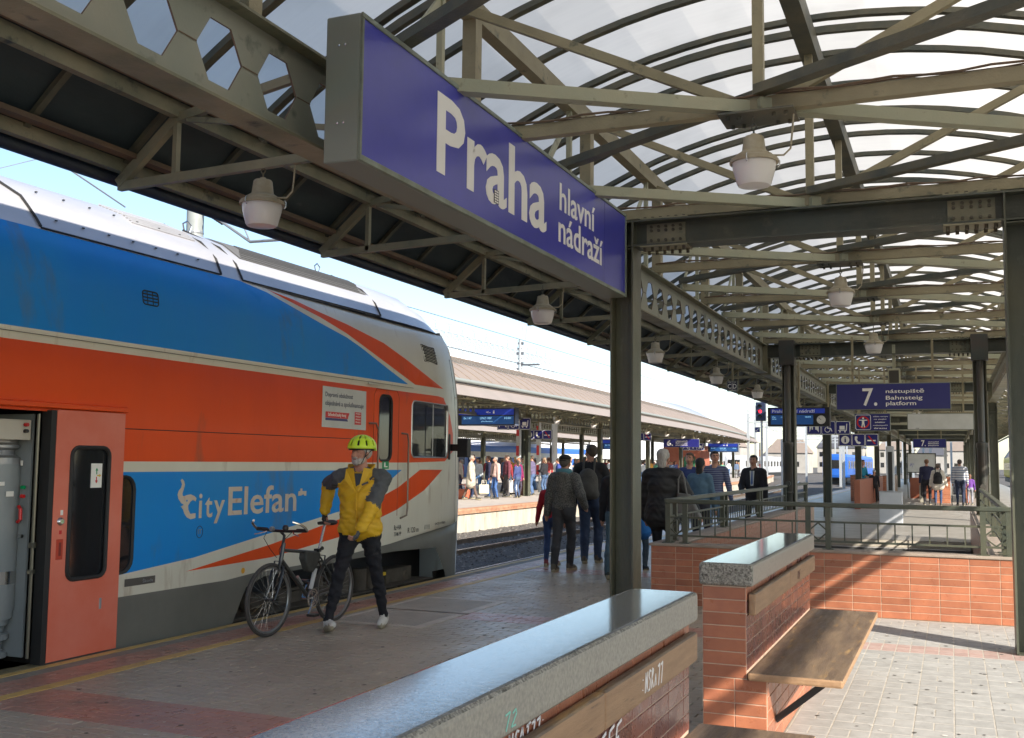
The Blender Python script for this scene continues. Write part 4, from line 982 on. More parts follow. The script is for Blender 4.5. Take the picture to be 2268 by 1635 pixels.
# floor/underframe, interior
m = MB(); m.box(-9.4, -6.68, YE, 13.2, -.02, .0); tp(m.build('floor', bogie, TR))
m = MB(); m.box(-9.3, -7.4, 6.32, 7.4, 0, 3.2); m.box(-9.3, -7.6, 7.4, 13.5, .5, .9); tp(m.build('inner_wall', mat('dark_interior', (.05,.045,.04), (.09,.08,.07), scale=2, rough=.8), TR))
# windows
def pane(poly, name, mt, off=-.02, dep=None):
    m = MB(); tri = tessellate_polygon([[Vector((u, v, 0)) for u, v in poly]]); m.add([SF(u, v, off) for u, v in poly], [tuple(t) for t in tri]); return tp(m.build(name, mt, TR, fix=False))
def gasket(poly, name, mt, w_=.022, off=.008):
    m = MB(); n = len(poly); c = (sum(p[0] for p in poly)/n, sum(p[1] for p in poly)/n); ins = [(p[0] + (c[0]-p[0])/max(abs(c[0]-p[0])+abs(c[1]-p[1]), .01)*w_, p[1] + (c[1]-p[1])/max(abs(c[0]-p[0])+abs(c[1]-p[1]), .01)*w_) for p in poly]
    out = [(p[0] - (c[0]-p[0])/max(abs(c[0]-p[0])+abs(c[1]-p[1]), .01)*w_*.6, p[1] - (c[1]-p[1])/max(abs(c[0]-p[0])+abs(c[1]-p[1]), .01)*w_*.6) for p in poly]
    vs = [SF(*p, .001) for p in out] + [SF(*p, off) for p in poly] + [SF(*p, -.015) for p in ins]
    m.add(vs, [(r*n+i, r*n+(i+1) % n, (r+1)*n+(i+1) % n, (r+1)*n+i) for r in (0, 1) for i in range(n)]); return tp(m.build(name, mt, TR, smooth=2, fix=False))
pane(CREW, 'crew_door_window', tWin); gasket(CREW, 'window_gasket', rubber)
gl = glass('cab_glass', (.03,.035,.04), .03, .55); pane(CAB, 'cab_window', gl); gasket(CAB, 'cab_window_frame', alum, .03, .012)
m = MB(); m.add([SF(13.0,1.67,-.002), SF(13.035,1.67,-.002), SF(13.035,2.39,-.002), SF(13.0,2.39,-.002)], [(0,1,2,3)]); tp(m.build('window_divider', alum, TR, fix=False))
m = MB(); m.box(-9.3,-6.95, 12.2,14.2, 1.1,1.62); m.box(-9.3,-9.2,12.2,14.2,1.6,2.5); m.box(-7.9,-7.5,12.6,13.1,1.6,2.0); tp(m.build('cab_desk', mat('cab_interior', (.12,.1,.1), (.2,.17,.16), scale=6, rough=.8), TR))
pane(WIN2, 'lower_deck_window', tWin); gasket(WIN2, 'window_gasket', rubber)
# sliding door leaf and doorway
dl = MB(); hole = rrect(6.475, 6.885, .63, 1.69, .07)
outer = [(6.31,.01),(7.055,.01),(7.055,1.985),(6.31,1.985)]
V2 = [Vector(p) for p in outer] + [Vector(p) for p in hole]; E2 = [(i, (i+1) % 4) for i in range(4)] + [(4+i, 4+(i+1) % len(hole)) for i in range(len(hole))]
rr = delaunay_2d_cdt(V2, E2, [], 0, 1e-5); fs = [tuple(t) for t in rr[2] if not pin(sum((rr[0][i] for i in t), Vector((0,0)))/len(t), hole)]
dl.add([(-6.545, v.x, v.y) for v in rr[0]], fs)
nb_ = len(outer)
for i in range(4): a, b = outer[i], outer[(i+1) % 4]; dl.add([(-6.545,*a),(-6.545,*b),(-6.59,*b),(-6.59,*a)], [(0,1,2,3)])
door = tp(dl.build('sliding_door', tDoor, TR, fix=False))
m = MB(); m.add([(-6.56, *p) for p in hole], [tuple(t) for t in tessellate_polygon([[Vector((*p, 0)) for p in hole]])]); m.build('door_window', tWin, door, fix=False)
m = MB(); m.tube([(-6.543, *p) for p in hole + hole[:1]], .017, 8); m.build('window_gasket', rubber, door, smooth=True)
m = MB(); m.lathe([(0,.02),(.022,.02),(.03,.012),(.035,0)], 16, (-6.545, 6.39, 1.1), axis='x'); m.build('door_button', chrome, door, smooth=True); m = MB(); m.lathe([(0,.024),(.015,.022),(.017,.018)], 10, (-6.545, 6.39, 1.1), axis='x'); m.build('button_centre', mat('pale_green_button', (.35,.5,.3), rough=.4), door)
m = MB(); m.box(-6.548,-6.541, 6.355,6.425, .8,.96, 0); m.build('handle_recess', mat('door_red_deep', (.5,.05,.02), rough=.4), door, bevel=.003, seg=1); m = MB(); m.box(-6.546,-6.5405, 6.38,6.405,.83,.935); m.build('handle', mat('dark_red_slot', (.2,.02,.012), rough=.5), door)
m = MB(); m.box(-6.546,-6.5425, 6.38,6.405,1.0,1.03); m.build('red_label', redP, door); m = MB(); m.box(-6.546,-6.5425, 6.385,6.41,1.15,1.19); m.build('white_label', signW, door)
m = MB(); m.box(-6.548,-6.538,6.84,6.865,.36,.45); m.build('lock_plate', alu, door, bevel=.004, seg=1)
# notice on the door glass with arrows
m = MB(); m.box(-6.557,-6.554,6.70,6.82,1.36,1.56); nt2 = m.build('door_notice', signW, door)
fd = lambda u, v: (-6.5535, u, v)
for poly, mm in (([(6.755,1.47),(6.765,1.47),(6.765,1.50),(6.775,1.50),(6.76,1.525),(6.745,1.50),(6.755,1.50)], greenP), ([(6.765,1.455),(6.79,1.455),(6.79,1.445),(6.81,1.46),(6.79,1.475),(6.79,1.465),(6.765,1.465)], yelP), ([(6.755,1.45),(6.765,1.45),(6.765,1.42),(6.775,1.42),(6.76,1.395),(6.745,1.42),(6.755,1.42)], redP)):
    m = MB(); m.prism(poly, fd, (.001,0,0)); m.build('arrow', mm, nt2)
# door rail above, black door post, inside of the vestibule
m = MB(); m.box(-6.6,-6.53, 3.0, 7.08, 1.995, 2.035); m.box(-6.6,-6.545, 3.0,7.08,2.035,2.05); tp(m.build('door_runner', tR, TR, bevel=.006, seg=1))
m = MB(); m.box(-6.62,-6.55, 6.255,6.315,.0,1.98); m.box(-6.66,-6.62, 6.265,6.3,.0,1.98); tp(m.build('door_post', rubber, TR))
m = MB(); m.tube([(-6.66,6.232,.05),(-6.66,6.232,1.95)], .014, 8); m.box(-6.68,-6.64,6.21,6.25,.9,.94); m.box(-6.68,-6.64,6.21,6.25,.7,.73); tp(m.build('door_pole', mat('brass_grey_pole', (.2,.19,.15), rough=.3, metal=.6), TR, smooth=True))
V = MB(); V.box(-7.25,-6.73, 6.24,6.26,.05,1.95); V.box(-7.3,-7.2,4.6,6.1,0,2.3); V.box(-7.3,-6.65,4.6,6.3,2.0,2.05); tp(V.build('vestibule_wall', inG, TR))
m = MB(); m.lathe([(.0,1.55),(.2,1.55),(.2,.42),(.19,.4),(.19,.35),(0,.35)], 40, (-6.99, 6.12, 0)); tp(m.build('equipment_cylinder', inG, TR, smooth=True))
m = MB(); m.lathe([(0,1.86),(.12,1.86),(.12,1.72),(.14,1.7),(.14,1.68),(.1,1.66),(.11,1.62),(.15,1.6),(.15,1.55)], 32, (-6.95, 6.14, 0)); tp(m.build('neck_ring', alu, TR, smooth=True))
m = MB(); m.lathe([(.16,.35),(.16,.3),(.13,.28),(.13,.24),(.17,.23),(.17,.19),(.12,.17),(.12,.1),(.16,.08),(.16,.05)], 32, (-6.99, 6.12, 0)); tp(m.build('base_ring', inG, TR, smooth=True))
m = MB(); m.lathe([(.2025,.62),(.2025,.72)], 40, (-6.99,6.12,0)); tp(m.build('steel_band', chrome, TR, smooth=True))
m = MB(); m.box(-6.95,-6.7,5.9,6.2,1.74,1.9); tp(m.build('control_box', mat('cream_box', (.55,.52,.44), rough=.5), TR, bevel=.01))
for (y, z, mm, nm) in ((6.13,1.81,blackP,'knob'), (6.13,1.86,redP,'knob'), (6.19,1.37,greenP,'green_button'), (6.19,1.3,redP,'red_button'), (6.19,.99,chrome,'lock')):
    q = MB(); q.lathe([(0,.03),(.014,.03),(.016,0)], 12, (-6.76 if z < 1.5 else -6.69, y, z), axis='x'); tp(q.build(nm, mm, TR))
m = MB(); m.tube([(-6.78,6.19,1.22),(-6.75,6.18,1.2),(-6.74,6.175,1.12),(-6.78,6.185,1.1)], .014, 8); tp(m.build('emergency_handle', redP, TR, smooth=True))
for y, z, w2, h2 in ((6.1,1.32,.07,.04), (6.02,1.4,.05,.03), (6.2,1.56,.02,.04)): q = MB(); q.box(-6.785,-6.78,y-w2/2,y+w2/2,z-h2/2,z+h2/2); tp(q.build('white_label', signW, TR))
m = MB(); m.box(-7.2,-6.56,4.9,6.3,-.04,-.0); tp(m.build('door_sill', mat('worn_yellow_sill', (.25,.2,.08), (.12,.11,.09), scale=20, rough=.5), TR))
# seams, rails and small fittings on the flank
def seam(pts, name='panel_seam', r=.005, mt=rubber, off=.0):
    m = MB(); m.tube([SF(*p, off) for p in pts], r, 5); return tp(m.build(name, mt, TR))
seam([(7.06,2.0-.25),(12.3,1.79+.22)], off=.0) if False else seam([(7.08,1.86),(11.2,1.86)], r=.004)
seam([(YE,2.57),(12.4,2.57)], r=.0025); seam([(11.2,2.55),(14.2,2.55)], 'drip_rail', .014, tW, .01)
seam([(11.36,.62),(11.36,2.42),(11.42,2.5),(11.95,2.5),(12.0,2.42),(12.0,.9)], 'crew_door_seam', .004, mat('dark_red_seam', (.25,.03,.01), rough=.5))
seam([(14.28,z) if z < 2 else (14.28-(z-2)*.33,z) for z in np.arange(.7, 3.3, .3)], 'nose_seam', .004)
for hr in (((12.08,1.96),(12.14,1.95),(12.17,1.85),(12.17,1.0),(12.15,.9),(12.08,.86)), ((11.24,2.06),(11.32,2.06),(11.38,1.98),(11.38,1.2),(11.35,1.1),(11.26,1.06))):
    m = MB(); pts = [SF(*hr[0], 0.)] + [SF(*p, .06) for p in hr[1:-1]] + [SF(*hr[-1], 0.)]; m.tube(pts, .013, 8); tp(m.build('handrail', mat('dull_steel_rail', (.22,.18,.15), rough=.35, metal=.7), TR, smooth=True))
# mirror
m = MB(); m.box(-6.88,-6.72,13.63,13.8,1.62,2.0); tp(m.build('mirror_housing', blackP, TR, bevel=.02)); m = MB(); m.box(-6.62,-6.45,13.8,13.92,1.66,1.93); m.box(-6.75,-6.6,13.82,13.88,1.75,1.85); tp(m.build('side_mirror', blackP, TR, bevel=.012))
# grilles
for i in range(5):
    z = 3.19 - .045*i; m = MB(); m.tube([SF(12.77+.012*i, z, .008), SF(13.18+.012*i, z-.015, .008)], .006, 6); m.tube([SF(12.77+.012*i, z-.02, .003), SF(13.18+.012*i, z-.035, .003)], .008, 6); tp(m.build('louvre', blackP, TR))
seam([(12.74,3.2),(12.78,2.97),(13.23,2.96),(13.19,3.19),(12.74,3.2)], 'grille_frame', .005)
vb = rrect(7.32, 7.52, 2.985, 3.11, .03); seam(vb + vb[:1], 'grille_frame', .007)
for z in (3.02,3.05,3.08): seam([(7.33,z),(7.51,z)], 'louvre', .007)
for y in (7.38,7.45): seam([(y,2.99),(y,3.105)], 'louvre', .005)
m = MB(); m.add([SF(u, v, .004) for u, v in ((7.18,.5),(7.56,.5),(7.56,.565),(7.18,.565))], [(0,1,2,3)]); tp(m.build('maker_plate', mat('maker_plate', (.1,.09,.08), rough=.4), TR, fix=False))
tp(text('Škoda', (7.4,7.53,.515,.55), lambda u,v: SF(u,v,.0045), (1,0,0), alu, TR, off=0))
cr = [(8.145+.045*math.cos(a), .915+.055*math.sin(a)) for a in np.linspace(0, 6.2832, 20)]; seam(cr, 'round_plate_rim', .004, mat('dark_blue_rim', (.01,.03,.1), rough=.4))
tp(text('IT', (8.12,8.17,.895,.94), lambda u,v: SF(u,v,.002), (1,0,0), alu, TR, off=0))
q = circ(8.83,.49,.03); m = MB(); m.add([SF(u, v, .003) for u, v in q], [tuple(range(len(q)))]); tp(m.build('yellow_dot', mat('orange_dot', (.8,.4,.02), rough=.4), TR, fix=False))
m = MB(); m.add([SF(u, v, .003) for u, v in ((11.59,1.5),(11.76,1.5),(11.76,1.6),(11.59,1.6))], [(0,1,2,3)]); tp(m.build('green_sticker', greenP, TR, fix=False))
m = MB(); m.add([SF(u, v, .006) for u, v in ((11.63,1.52),(11.72,1.52),(11.72,1.535),(11.67,1.535),(11.67,1.58),(11.63,1.58))], [tuple(range(6))]); tp(m.build('sticker_mark', signW, TR, fix=False))
# lettering
cream = mat('old_cream_lettering', (.62,.56,.46), (.6,.5,.42), scale=8, rough=.5, c3=(.55,.33,.22), c3t=.58, c3s=9)
ELE = [(7.85,1.405),(7.87,1.42),(7.895,1.40),(7.91,1.365),(7.895,1.32),(7.88,1.285),(7.885,1.262),(7.91,1.258),(7.95,1.268),(8.0,1.272),(8.05,1.255),(8.08,1.235),(8.07,1.205),(8.03,1.22),(7.995,1.205),(7.965,1.17),(7.97,1.13),(8.0,1.09),(8.075,1.095),(8.075,1.05),(8.01,1.04),(7.955,1.06),(7.915,1.1),(7.9,1.135),(7.865,1.165),(7.91,1.177),(7.87,1.195),(7.83,1.235),(7.815,1.275),(7.83,1.31),(7.86,1.335),(7.872,1.37)]
m = MB(); m.prism(ELE, lambda u, v: SF(u, v, .001), (.003,0,0)); tp(m.build('elephant_emblem', cream, TR)); m = MB(); m.prism(circ(7.945,1.215,.01,8), lambda u, v: SF(u, v, .004), (.001,0,0)); tp(m.build('emblem_eye', tB, TR))
fs_ = lambda u, v: SF(u, v, .001)
tp(text('i', (8.12,8.165,1.045,1.275), fs_, (1,0,0), cream, TR, off=.012)); tp(text('t', (8.21,8.32,1.045,1.235), fs_, (1,0,0), cream, TR, off=.012)); tp(text('y', (8.34,8.505,.985,1.205), fs_, (1,0,0), cream, TR, off=.012))
tp(text('Elefan', (8.56,9.73,1.048,1.335), fs_, (1,0,0), cream, TR, off=.012))
m = MB(); m.prism([(9.80,1.29),(9.84,1.29),(9.84,1.262),(9.92,1.262),(9.92,1.21),(9.88,1.21),(9.86,1.23),(9.83,1.215),(9.76,1.21),(9.765,1.262),(9.80,1.262)], fs_, (.003,0,0)); tp(m.build('lettering', cream, TR))
# poster
PO = MB(); PO.add([SF(u, v, .004) for u, v in ((10.19,1.98),(11.17,1.97),(11.16,2.445),(10.19,2.45))], [(0,1,2,3)]); po = tp(PO.build('notice_sticker', whiteP, TR, fix=False))
fp = lambda u, v: SF(u, v, .0055)
ink = mat('grey_ink', (.08,.09,.14), rough=.6)
for s_, b, mm in (('Dopravní obslužnost', (10.25,10.85,2.315,2.385), ink), ('objednává a spolufinancuje', (10.25,11.1,2.215,2.29), ink)): tp(text(s_, b, fp, (1,0,0), mm, TR, off=.005, th=.001))
for poly, mm in (([(10.26,2.09),(10.26,2.16),(10.78,2.16),(10.75,2.11),(10.75,2.09)], redP), ([(10.26,2.06),(10.26,2.088),(10.73,2.088),(10.75,2.06)], signB2), ([(10.9,2.03),(10.9,2.18),(11.05,2.18),(11.05,2.03)], redP)):
    m = MB(); m.prism(poly, fp, (.001,0,0)); tp(m.build('logo_panel', mm, TR))
fq = lambda u, v: SF(u, v, .0072)
tp(text('Středočeský kraj', (10.31,10.7,2.1,2.15), fq, (1,0,0), signW, TR, off=.01, th=.001))
for i, s_ in enumerate(('PRA|HA', 'PRA|GUE', 'PRA|GA', 'PRA|G')): tp(text(s_, (10.92,11.03,2.148-.034*i,2.17-.034*i), fq, (1,0,0), signW, TR, off=0, th=.001))
for s_, b in (('Rz+HA', (11.93,12.12,.72,.78)), ('73-86 PP', (11.93,12.12,.64,.69)), ('R 120 m', (12.3,12.6,.66,.73)), ('DCO STŘED', (13.15,13.6,.72,.76))): tp(text(s_, b, lambda u, v: SF(u, v, .003), (1,0,0), mat('faded_black_print', (.03,.03,.03), rough=.6), TR, off=0, th=.001))
for a in range(5): seam([(12.78+.04*a,.68),(12.8+.035*a,.74)], 'stencil_mark', .004)
# roof seams, hatches, grilles
def RF(Y, k):   # k along the roof half profile
    x = float(np.interp(k, range(len(prof)), [p[0] for p in prof])); z = float(np.interp(k, range(len(prof)), [p[1] for p in prof])); return (x+.006, Y, z+.006)
def rseam(pts, r=.012, name='roof_seam', mt=rubber):
    m = MB(); m.tube([RF(*p) for p in pts], r, 6); tp(m.build(name, mt, TR))
rseam([(6.3,.2),(6.28,1),(6.24,2),(6.2,3),(6.1,4.5),(6.0,7)]); rseam([(8.6,.2),(8.62,2),(8.6,4),(8.5,7)]); rseam([(8.95,.2),(8.95,2),(8.9,4),(8.8,7)]); rseam([(11.85,.2),(11.85,2),(11.8,4),(11.7,7)])
rseam([(6.3,.1),(8.6,.1)], .008); rseam([(8.95,.1),(11.85,.1)], .008)
for y in np.arange(6.5, 8.6, .3):
    for k in (1.2, 4.2): m = MB(); p = RF(y, k); m.lathe([(0,.01),(.012,.008),(.012,0)], 8, p); tp(m.build('roof_bolt', rubber, TR))
m = MB()
for i in range(9):
    k = 3.4 + .36*i; m.tube([RF(9.15+.05*i, k), RF(11.6+.05*i, k)], .012, 6)
tp(m.build('roof_grille', mat('roof_grille_dark', (.06,.06,.06), rough=.6), TR))
m = MB(); vs = [RF(y, k) for y in (9.1, 11.75) for k in (3.2,4,5,6,6.8)]; m.add(vs, [(i, i+1, i+6, i+5) for i in range(4)]); tp(m.build('roof_grille_bed', mat('roof_grille_bed', (.12,.12,.12), rough=.8), TR, fix=False))
m = MB()
for i in range(12): k = 4.0 + .33*i; m.tube([RF(7.6, k), RF(8.5, k)], .01, 6)
tp(m.build('roof_ribbing', tS, TR))
m = MB(); m.tube([(-7.6,8.95,4.05),(-7.6,8.92,4.13),(-7.6,8.99,4.17),(-7.6,9.06,4.13),(-7.6,9.03,4.05)], .012, 6); m.tube([(-7.6,11.5,4.05),(-7.6,11.47,4.12),(-7.6,11.53,4.16),(-7.6,11.6,4.12),(-7.6,11.57,4.05)], .01, 6); tp(m.build('lifting_eye', chrome, TR, smooth=True))
# bogie
def wheel(y):
    m = MB(); m.lathe([(0,.06),(.1,.06),(.13,.02),(.36,.03),(.40,.07),(.44,.07),(.46,-.06)], 32, (-7.28, y, -.12), axis='x'); tp(m.build('wheel', bogie, TR, smooth=True))
for y in (9.5, 12.1): wheel(y)
m = MB(); m.beam((-7.05,9.0,.05),(-7.05,12.6,.05), .14, .2); m.beam((-7.0,8.9,.0),(-7.0,9.9,-.22), .12, .2); m.box(-7.15,-6.9,9.9,11.6,-.15,.12); m.box(-7.1,-6.8,11.0,11.2,-.3,.25); m.box(-7.1,-6.85,12.2,12.9,-.05,.18)
tp(m.build('bogie_frame', bogie, TR, bevel=.015)); 
for y in (9.25, 10.1): m = MB(); m.tube([(-6.95 + .16*math.cos(t), y + .24*math.sin(t), -.4 + .045*t/6.28) for t in np.linspace(0, 6.28*5, 80)], .035, 8); tp(m.build('coil_spring', bogie, TR, smooth=True))
for y, r_ in ((11.5,.1), (11.75,.09), (10.55,.08)): m = MB(); m.lathe([(0,.28),(r_,.28),(r_,-.3),(0,-.3)], 16, (-6.85, y, -.02)); tp(m.build('damper_can', bogie, TR, smooth=True))
for y, z in ((9.35,.1),(12.7,.06),(12.5,-.15)): m = MB(); m.lathe([(0,.1),(.05,.1),(.09,.06),(.11,0)], 16, (-6.93, y, z), axis='x'); tp(m.build('axle_cap', bogie, TR, smooth=True))
m = MB(); m.box(-6.86,-6.82,12.02,12.14,.12,.16); tp(m.build('yellow_mark', yelP, TR))
m = MB(); m.box(-9.2,-7.2,8.4,13.8,-.1,.5); m.box(-8.9,-7.0,12.9,14.0,-.5,-.1); tp(m.build('underframe', rubber, TR))
m = MB(); m.add([(-6.9,13.62,.03),(-6.95,14.4,.02),(-7.0,14.25,-.45),(-6.95,13.85,-.45)], [(0,1,2,3)]); tp(m.build('rail_guard', bogie, TR, fix=False))
# ================================================================== bicycle (heading -Y), local frame: +x = forward
def bicycle():
    B = empty('bicycle', (-5.765, 8.66, 0), R(-90) - .035, 'grey touring bicycle with bar ends and frame bag held by the cyclist', 'bicycle')
    fr = mat('bike_frame_grey', (.09,.09,.085), rough=.3, metal=.6); sil = chrome; Rw = .33; F, Re = .525, -.525
    def wheel(x, steer=0):
        t = MB(); N_ = 56
        for rr, zz, nm, mt in ((.315,.0175,'tyre',rubber),):
            t.lathe([(rr + zz*math.cos(a), zz*1.1*math.sin(a)) for a in np.linspace(0, 6.2832, 11)], N_, (0,0,0), axis='y')
        wo = t.build('wheel', mat('tyre_rubber', (.055,.05,.045), rough=.7), B, smooth=2); wo.location = (x, 0, Rw)
        r = MB(); r.lathe([(.300,-.011),(.285,-.009),(.281,0),(.285,.009),(.300,.011),(.300,-.011)], N_, (0,0,0), axis='y'); r.build('rim', mat('rim_alloy', (.35,.35,.34), rough=.3, metal=.9), wo, smooth=True)
        s = MB()
        for i in range(32):
            a = i*6.2832/32; b = a + (.5 if i % 4 < 2 else -.5); y = .03 if i % 2 else -.03
            s.tube([(.018*math.cos(b), y, .018*math.sin(b)), (.284*math.cos(a), 0, .284*math.sin(a))], .0013, 4, cap=False)
        s.build('spoke_set', chrome, wo); h = MB(); h.lathe([(0,-.045),(.012,-.045),(.014,-.03),(.02,-.03),(.02,-.025),(.012,-.02),(.012,.02),(.02,.025),(.02,.03),(.012,.045),(0,.045)], 16, (0,0,0), axis='y'); h.build('hub', blackP, wo, smooth=True)
        return wo
    w1, w2 = wheel(F), wheel(Re)
    BBp = (-.09, 0, .28); ST = (-.235, 0, .70); HT, HB = (.335,0,.80), (.365,0,.66)
    m = MB(); m.tube([BBp, ST], .016, 10); m.tube([ST, (HT[0]-.005,0,.765)], .016, 10); m.tube([BBp, (HB[0],0,.685)], .02, 10); m.tube([(HT[0]-.01,0,.83), (HB[0]+.002,0,.65)], .021, 10)
    for y in (-.055, .055): m.tube([(Re,y,Rw),(-.14,y*.6,.29)], .01, 8); m.tube([(Re,y,Rw),(-.24,y*.35,.66)], .009, 8)
    m.build('frame', fr, B, smooth=True)
    m = MB(); m.tube([HB, (.385,0,.61)], .017, 8)
    for y in (-.06,.06): m.tube([(.385,y*.8,.62),(.41,y,.56),(.47,y,.42),(F,y,Rw)], [.016,.016,.012,.009], 8)
    m.tube([(.385,-.05,.62),(.385,.05,.62)], .016, 8); m.build('fork', mat('fork_black', (.03,.03,.03), rough=.25), B, smooth=True)
    m = MB(); m.tube([ST,(-.33,0,.97)], .0135, 10); m.build('seat_post', chrome, B, smooth=True)
    m = MB(); prof = [(.12,.012),(.08,.02),(.0,.035),(-.06,.065),(-.11,.075),(-.14,.05),(-.15,.0)]; vs = []
    for x, w_ in prof:
        for a in np.linspace(0, 6.2832, 10, endpoint=False): vs.append((-.34+x, w_*math.cos(a), .99 + .02*math.sin(a)*(1 if math.sin(a) > 0 else 1.6)*(w_/.075*.6+.5)))
    k = 10; m.add(vs, [(i*k+j, i*k+(j+1) % k, (i+1)*k+(j+1) % k, (i+1)*k+j) for i in range(6) for j in range(k)] + [tuple(range(9,-1,-1))]); m.build('saddle', blackP, B, smooth=2)
    m = MB(); m.tube([(.335,0,.82),(.32,0,.90),(.385,0,.945)], .014, 8); m.build('stem', blackP, B, smooth=True)
    m = MB(); m.tube([(.36,-.29,.955),(.375,-.1,.945),(.39,0,.945),(.375,.1,.945),(.36,.29,.955)], .0135, 8); m.build('handlebar', blackP, B, smooth=True)
    for s_ in (-1,1):
        m = MB(); m.tube([(.36,s_*.285,.955),(.40,s_*.29,.985),(.46,s_*.27,1.02),(.50,s_*.22,1.04)], .012, 8); m.build('bar_end', chrome, B, smooth=True)
        m = MB(); m.tube([(.39,s_*.15,.94),(.42,s_*.18,.925),(.44,s_*.25,.91)], .006, 6); m.build('brake_lever', chrome, B, smooth=True)
        m = MB(); m.tube([(.36,s_*.17,.952),(.36,s_*.28,.956)], .018, 8); m.build('grip', rubber, B, smooth=True)
        c = MB(); c.tube([(.40,s_*.14,.935),(.47,s_*.12,.88),(.46,s_*.05,.78),(.40,s_*.02,.70)], .003, 5); c.build('brake_cable', rubber, B)
    m = MB(); m.lathe([(0,.035),(.02,.03),(.028,.015),(.03,0),(.02,-.02),(0,-.025)], 14, (.40,.07,.97)); m.build('bell', blackP, B, smooth=True)
    m = MB(); m.lathe([(0,.02),(.02,.018),(.024,0),(.02,-.02),(0,-.02)], 14, (.43,-.06,.965), axis='x'); m.build('front_lamp', alu, B, smooth=True)
    m = MB(); m.box(-.24,-.2,-.03,.03,.71,.74); m.tube([(-.3,-.0,.74),(-.24,0,.73)], .02, 8); m.build('rear_lamp', rubber, B)
    # frame bag
    m = MB(); pg = [(-.22,.695),(.02,.74),(.03,.66),(-.04,.54),(-.1,.52),(-.17,.58)]; m.prism(pg, lambda u, v: (u,-.045,v), (0,.09,0)); m.build('frame_bag', mat('bag_grey_cloth', (.07,.07,.06), (.05,.05,.045), scale=9, rough=.9, bump=.5, bscale=40), B, bevel=.018, seg=3, smooth=2)
    # drivetrain
    for r_, y in ((.09,.052),(.07,.046)):
        m = MB(); m.lathe([(r_-.012,y-.002),(r_,y-.002),(r_,y+.002),(r_-.012,y+.002),(r_-.012,y-.002)], 30, (-.09,0,.28), axis='y'); 
        for a in range(5): t = a*1.2566; m.beam((-.09,y,.28),(-.09+(r_-.01)*math.cos(t),y,.28+(r_-.01)*math.sin(t)), .004, .014)
        m.build('chainring', chrome, B)
    m = MB(); m.beam((-.09,.07,.28),(-.0,.07,.135), .014, .022); m.beam((-.09,-.07,.28),(-.18,-.07,.425), .014, .022); m.tube([(-.09,-.07,.28),(-.09,.07,.28)], .014, 8); m.build('crank', chrome, B)
    for x, z, y in ((0,.135,.12),(-.18,.425,-.12)): m = MB(); m.box(x-.045,x+.045,y-.045,y+.045,z-.012,z+.012); m.build('pedal', blackP, B, bevel=.004, seg=1)
    m = MB(); m.tube([(-.09,.05,.37),(Re,.045,.375),(Re-.04,.045,.33),(Re+.02,.045,.25),(-.09,.05,.19)], .004, 5); m.build('chain', bolt, B)
    m = MB(); m.lathe([(0,.03),(.05,.03),(.045,.045),(.03,.05),(0,.05)], 18, (Re,0,Rw), axis='y'); m.tube([(Re,.05,.31),(Re+.03,.05,.25),(Re,.05,.21)], .014, 6); m.build('rear_derailleur', bolt, B)
    m = MB(); m.tube([(-.135,0,.40),(-.165,0,.48)], .013, 8); m.tube([(.1,-.0,.50),(.02,0,.42)], .014, 8); m.build('pump', alum, B, smooth=True)
    m = MB(); m.tube([(-.12,0,.36),(-.19,0,.55)], .022, 10); m.build('white_sleeve', mat('white_sleeve', (.6,.6,.58), rough=.4), B, smooth=True)
    for x, z, y in ((.41,.64,0),(-.30,.64,0)):
        m = MB(); 
        for s_ in (-1,1): m.tube([(x,s_*.035,z+.03),(x+.01,s_*.03,z-.05)], .008, 6); m.box(x-.02,x+.02,s_*.022-.006,s_*.022+.006,z-.04,z-.02)
        m.tube([(x,-.035,z+.03),(x,.035,z+.03)], .004, 6); m.build('rim_brake', blackP, B)
    return B
bicycle()
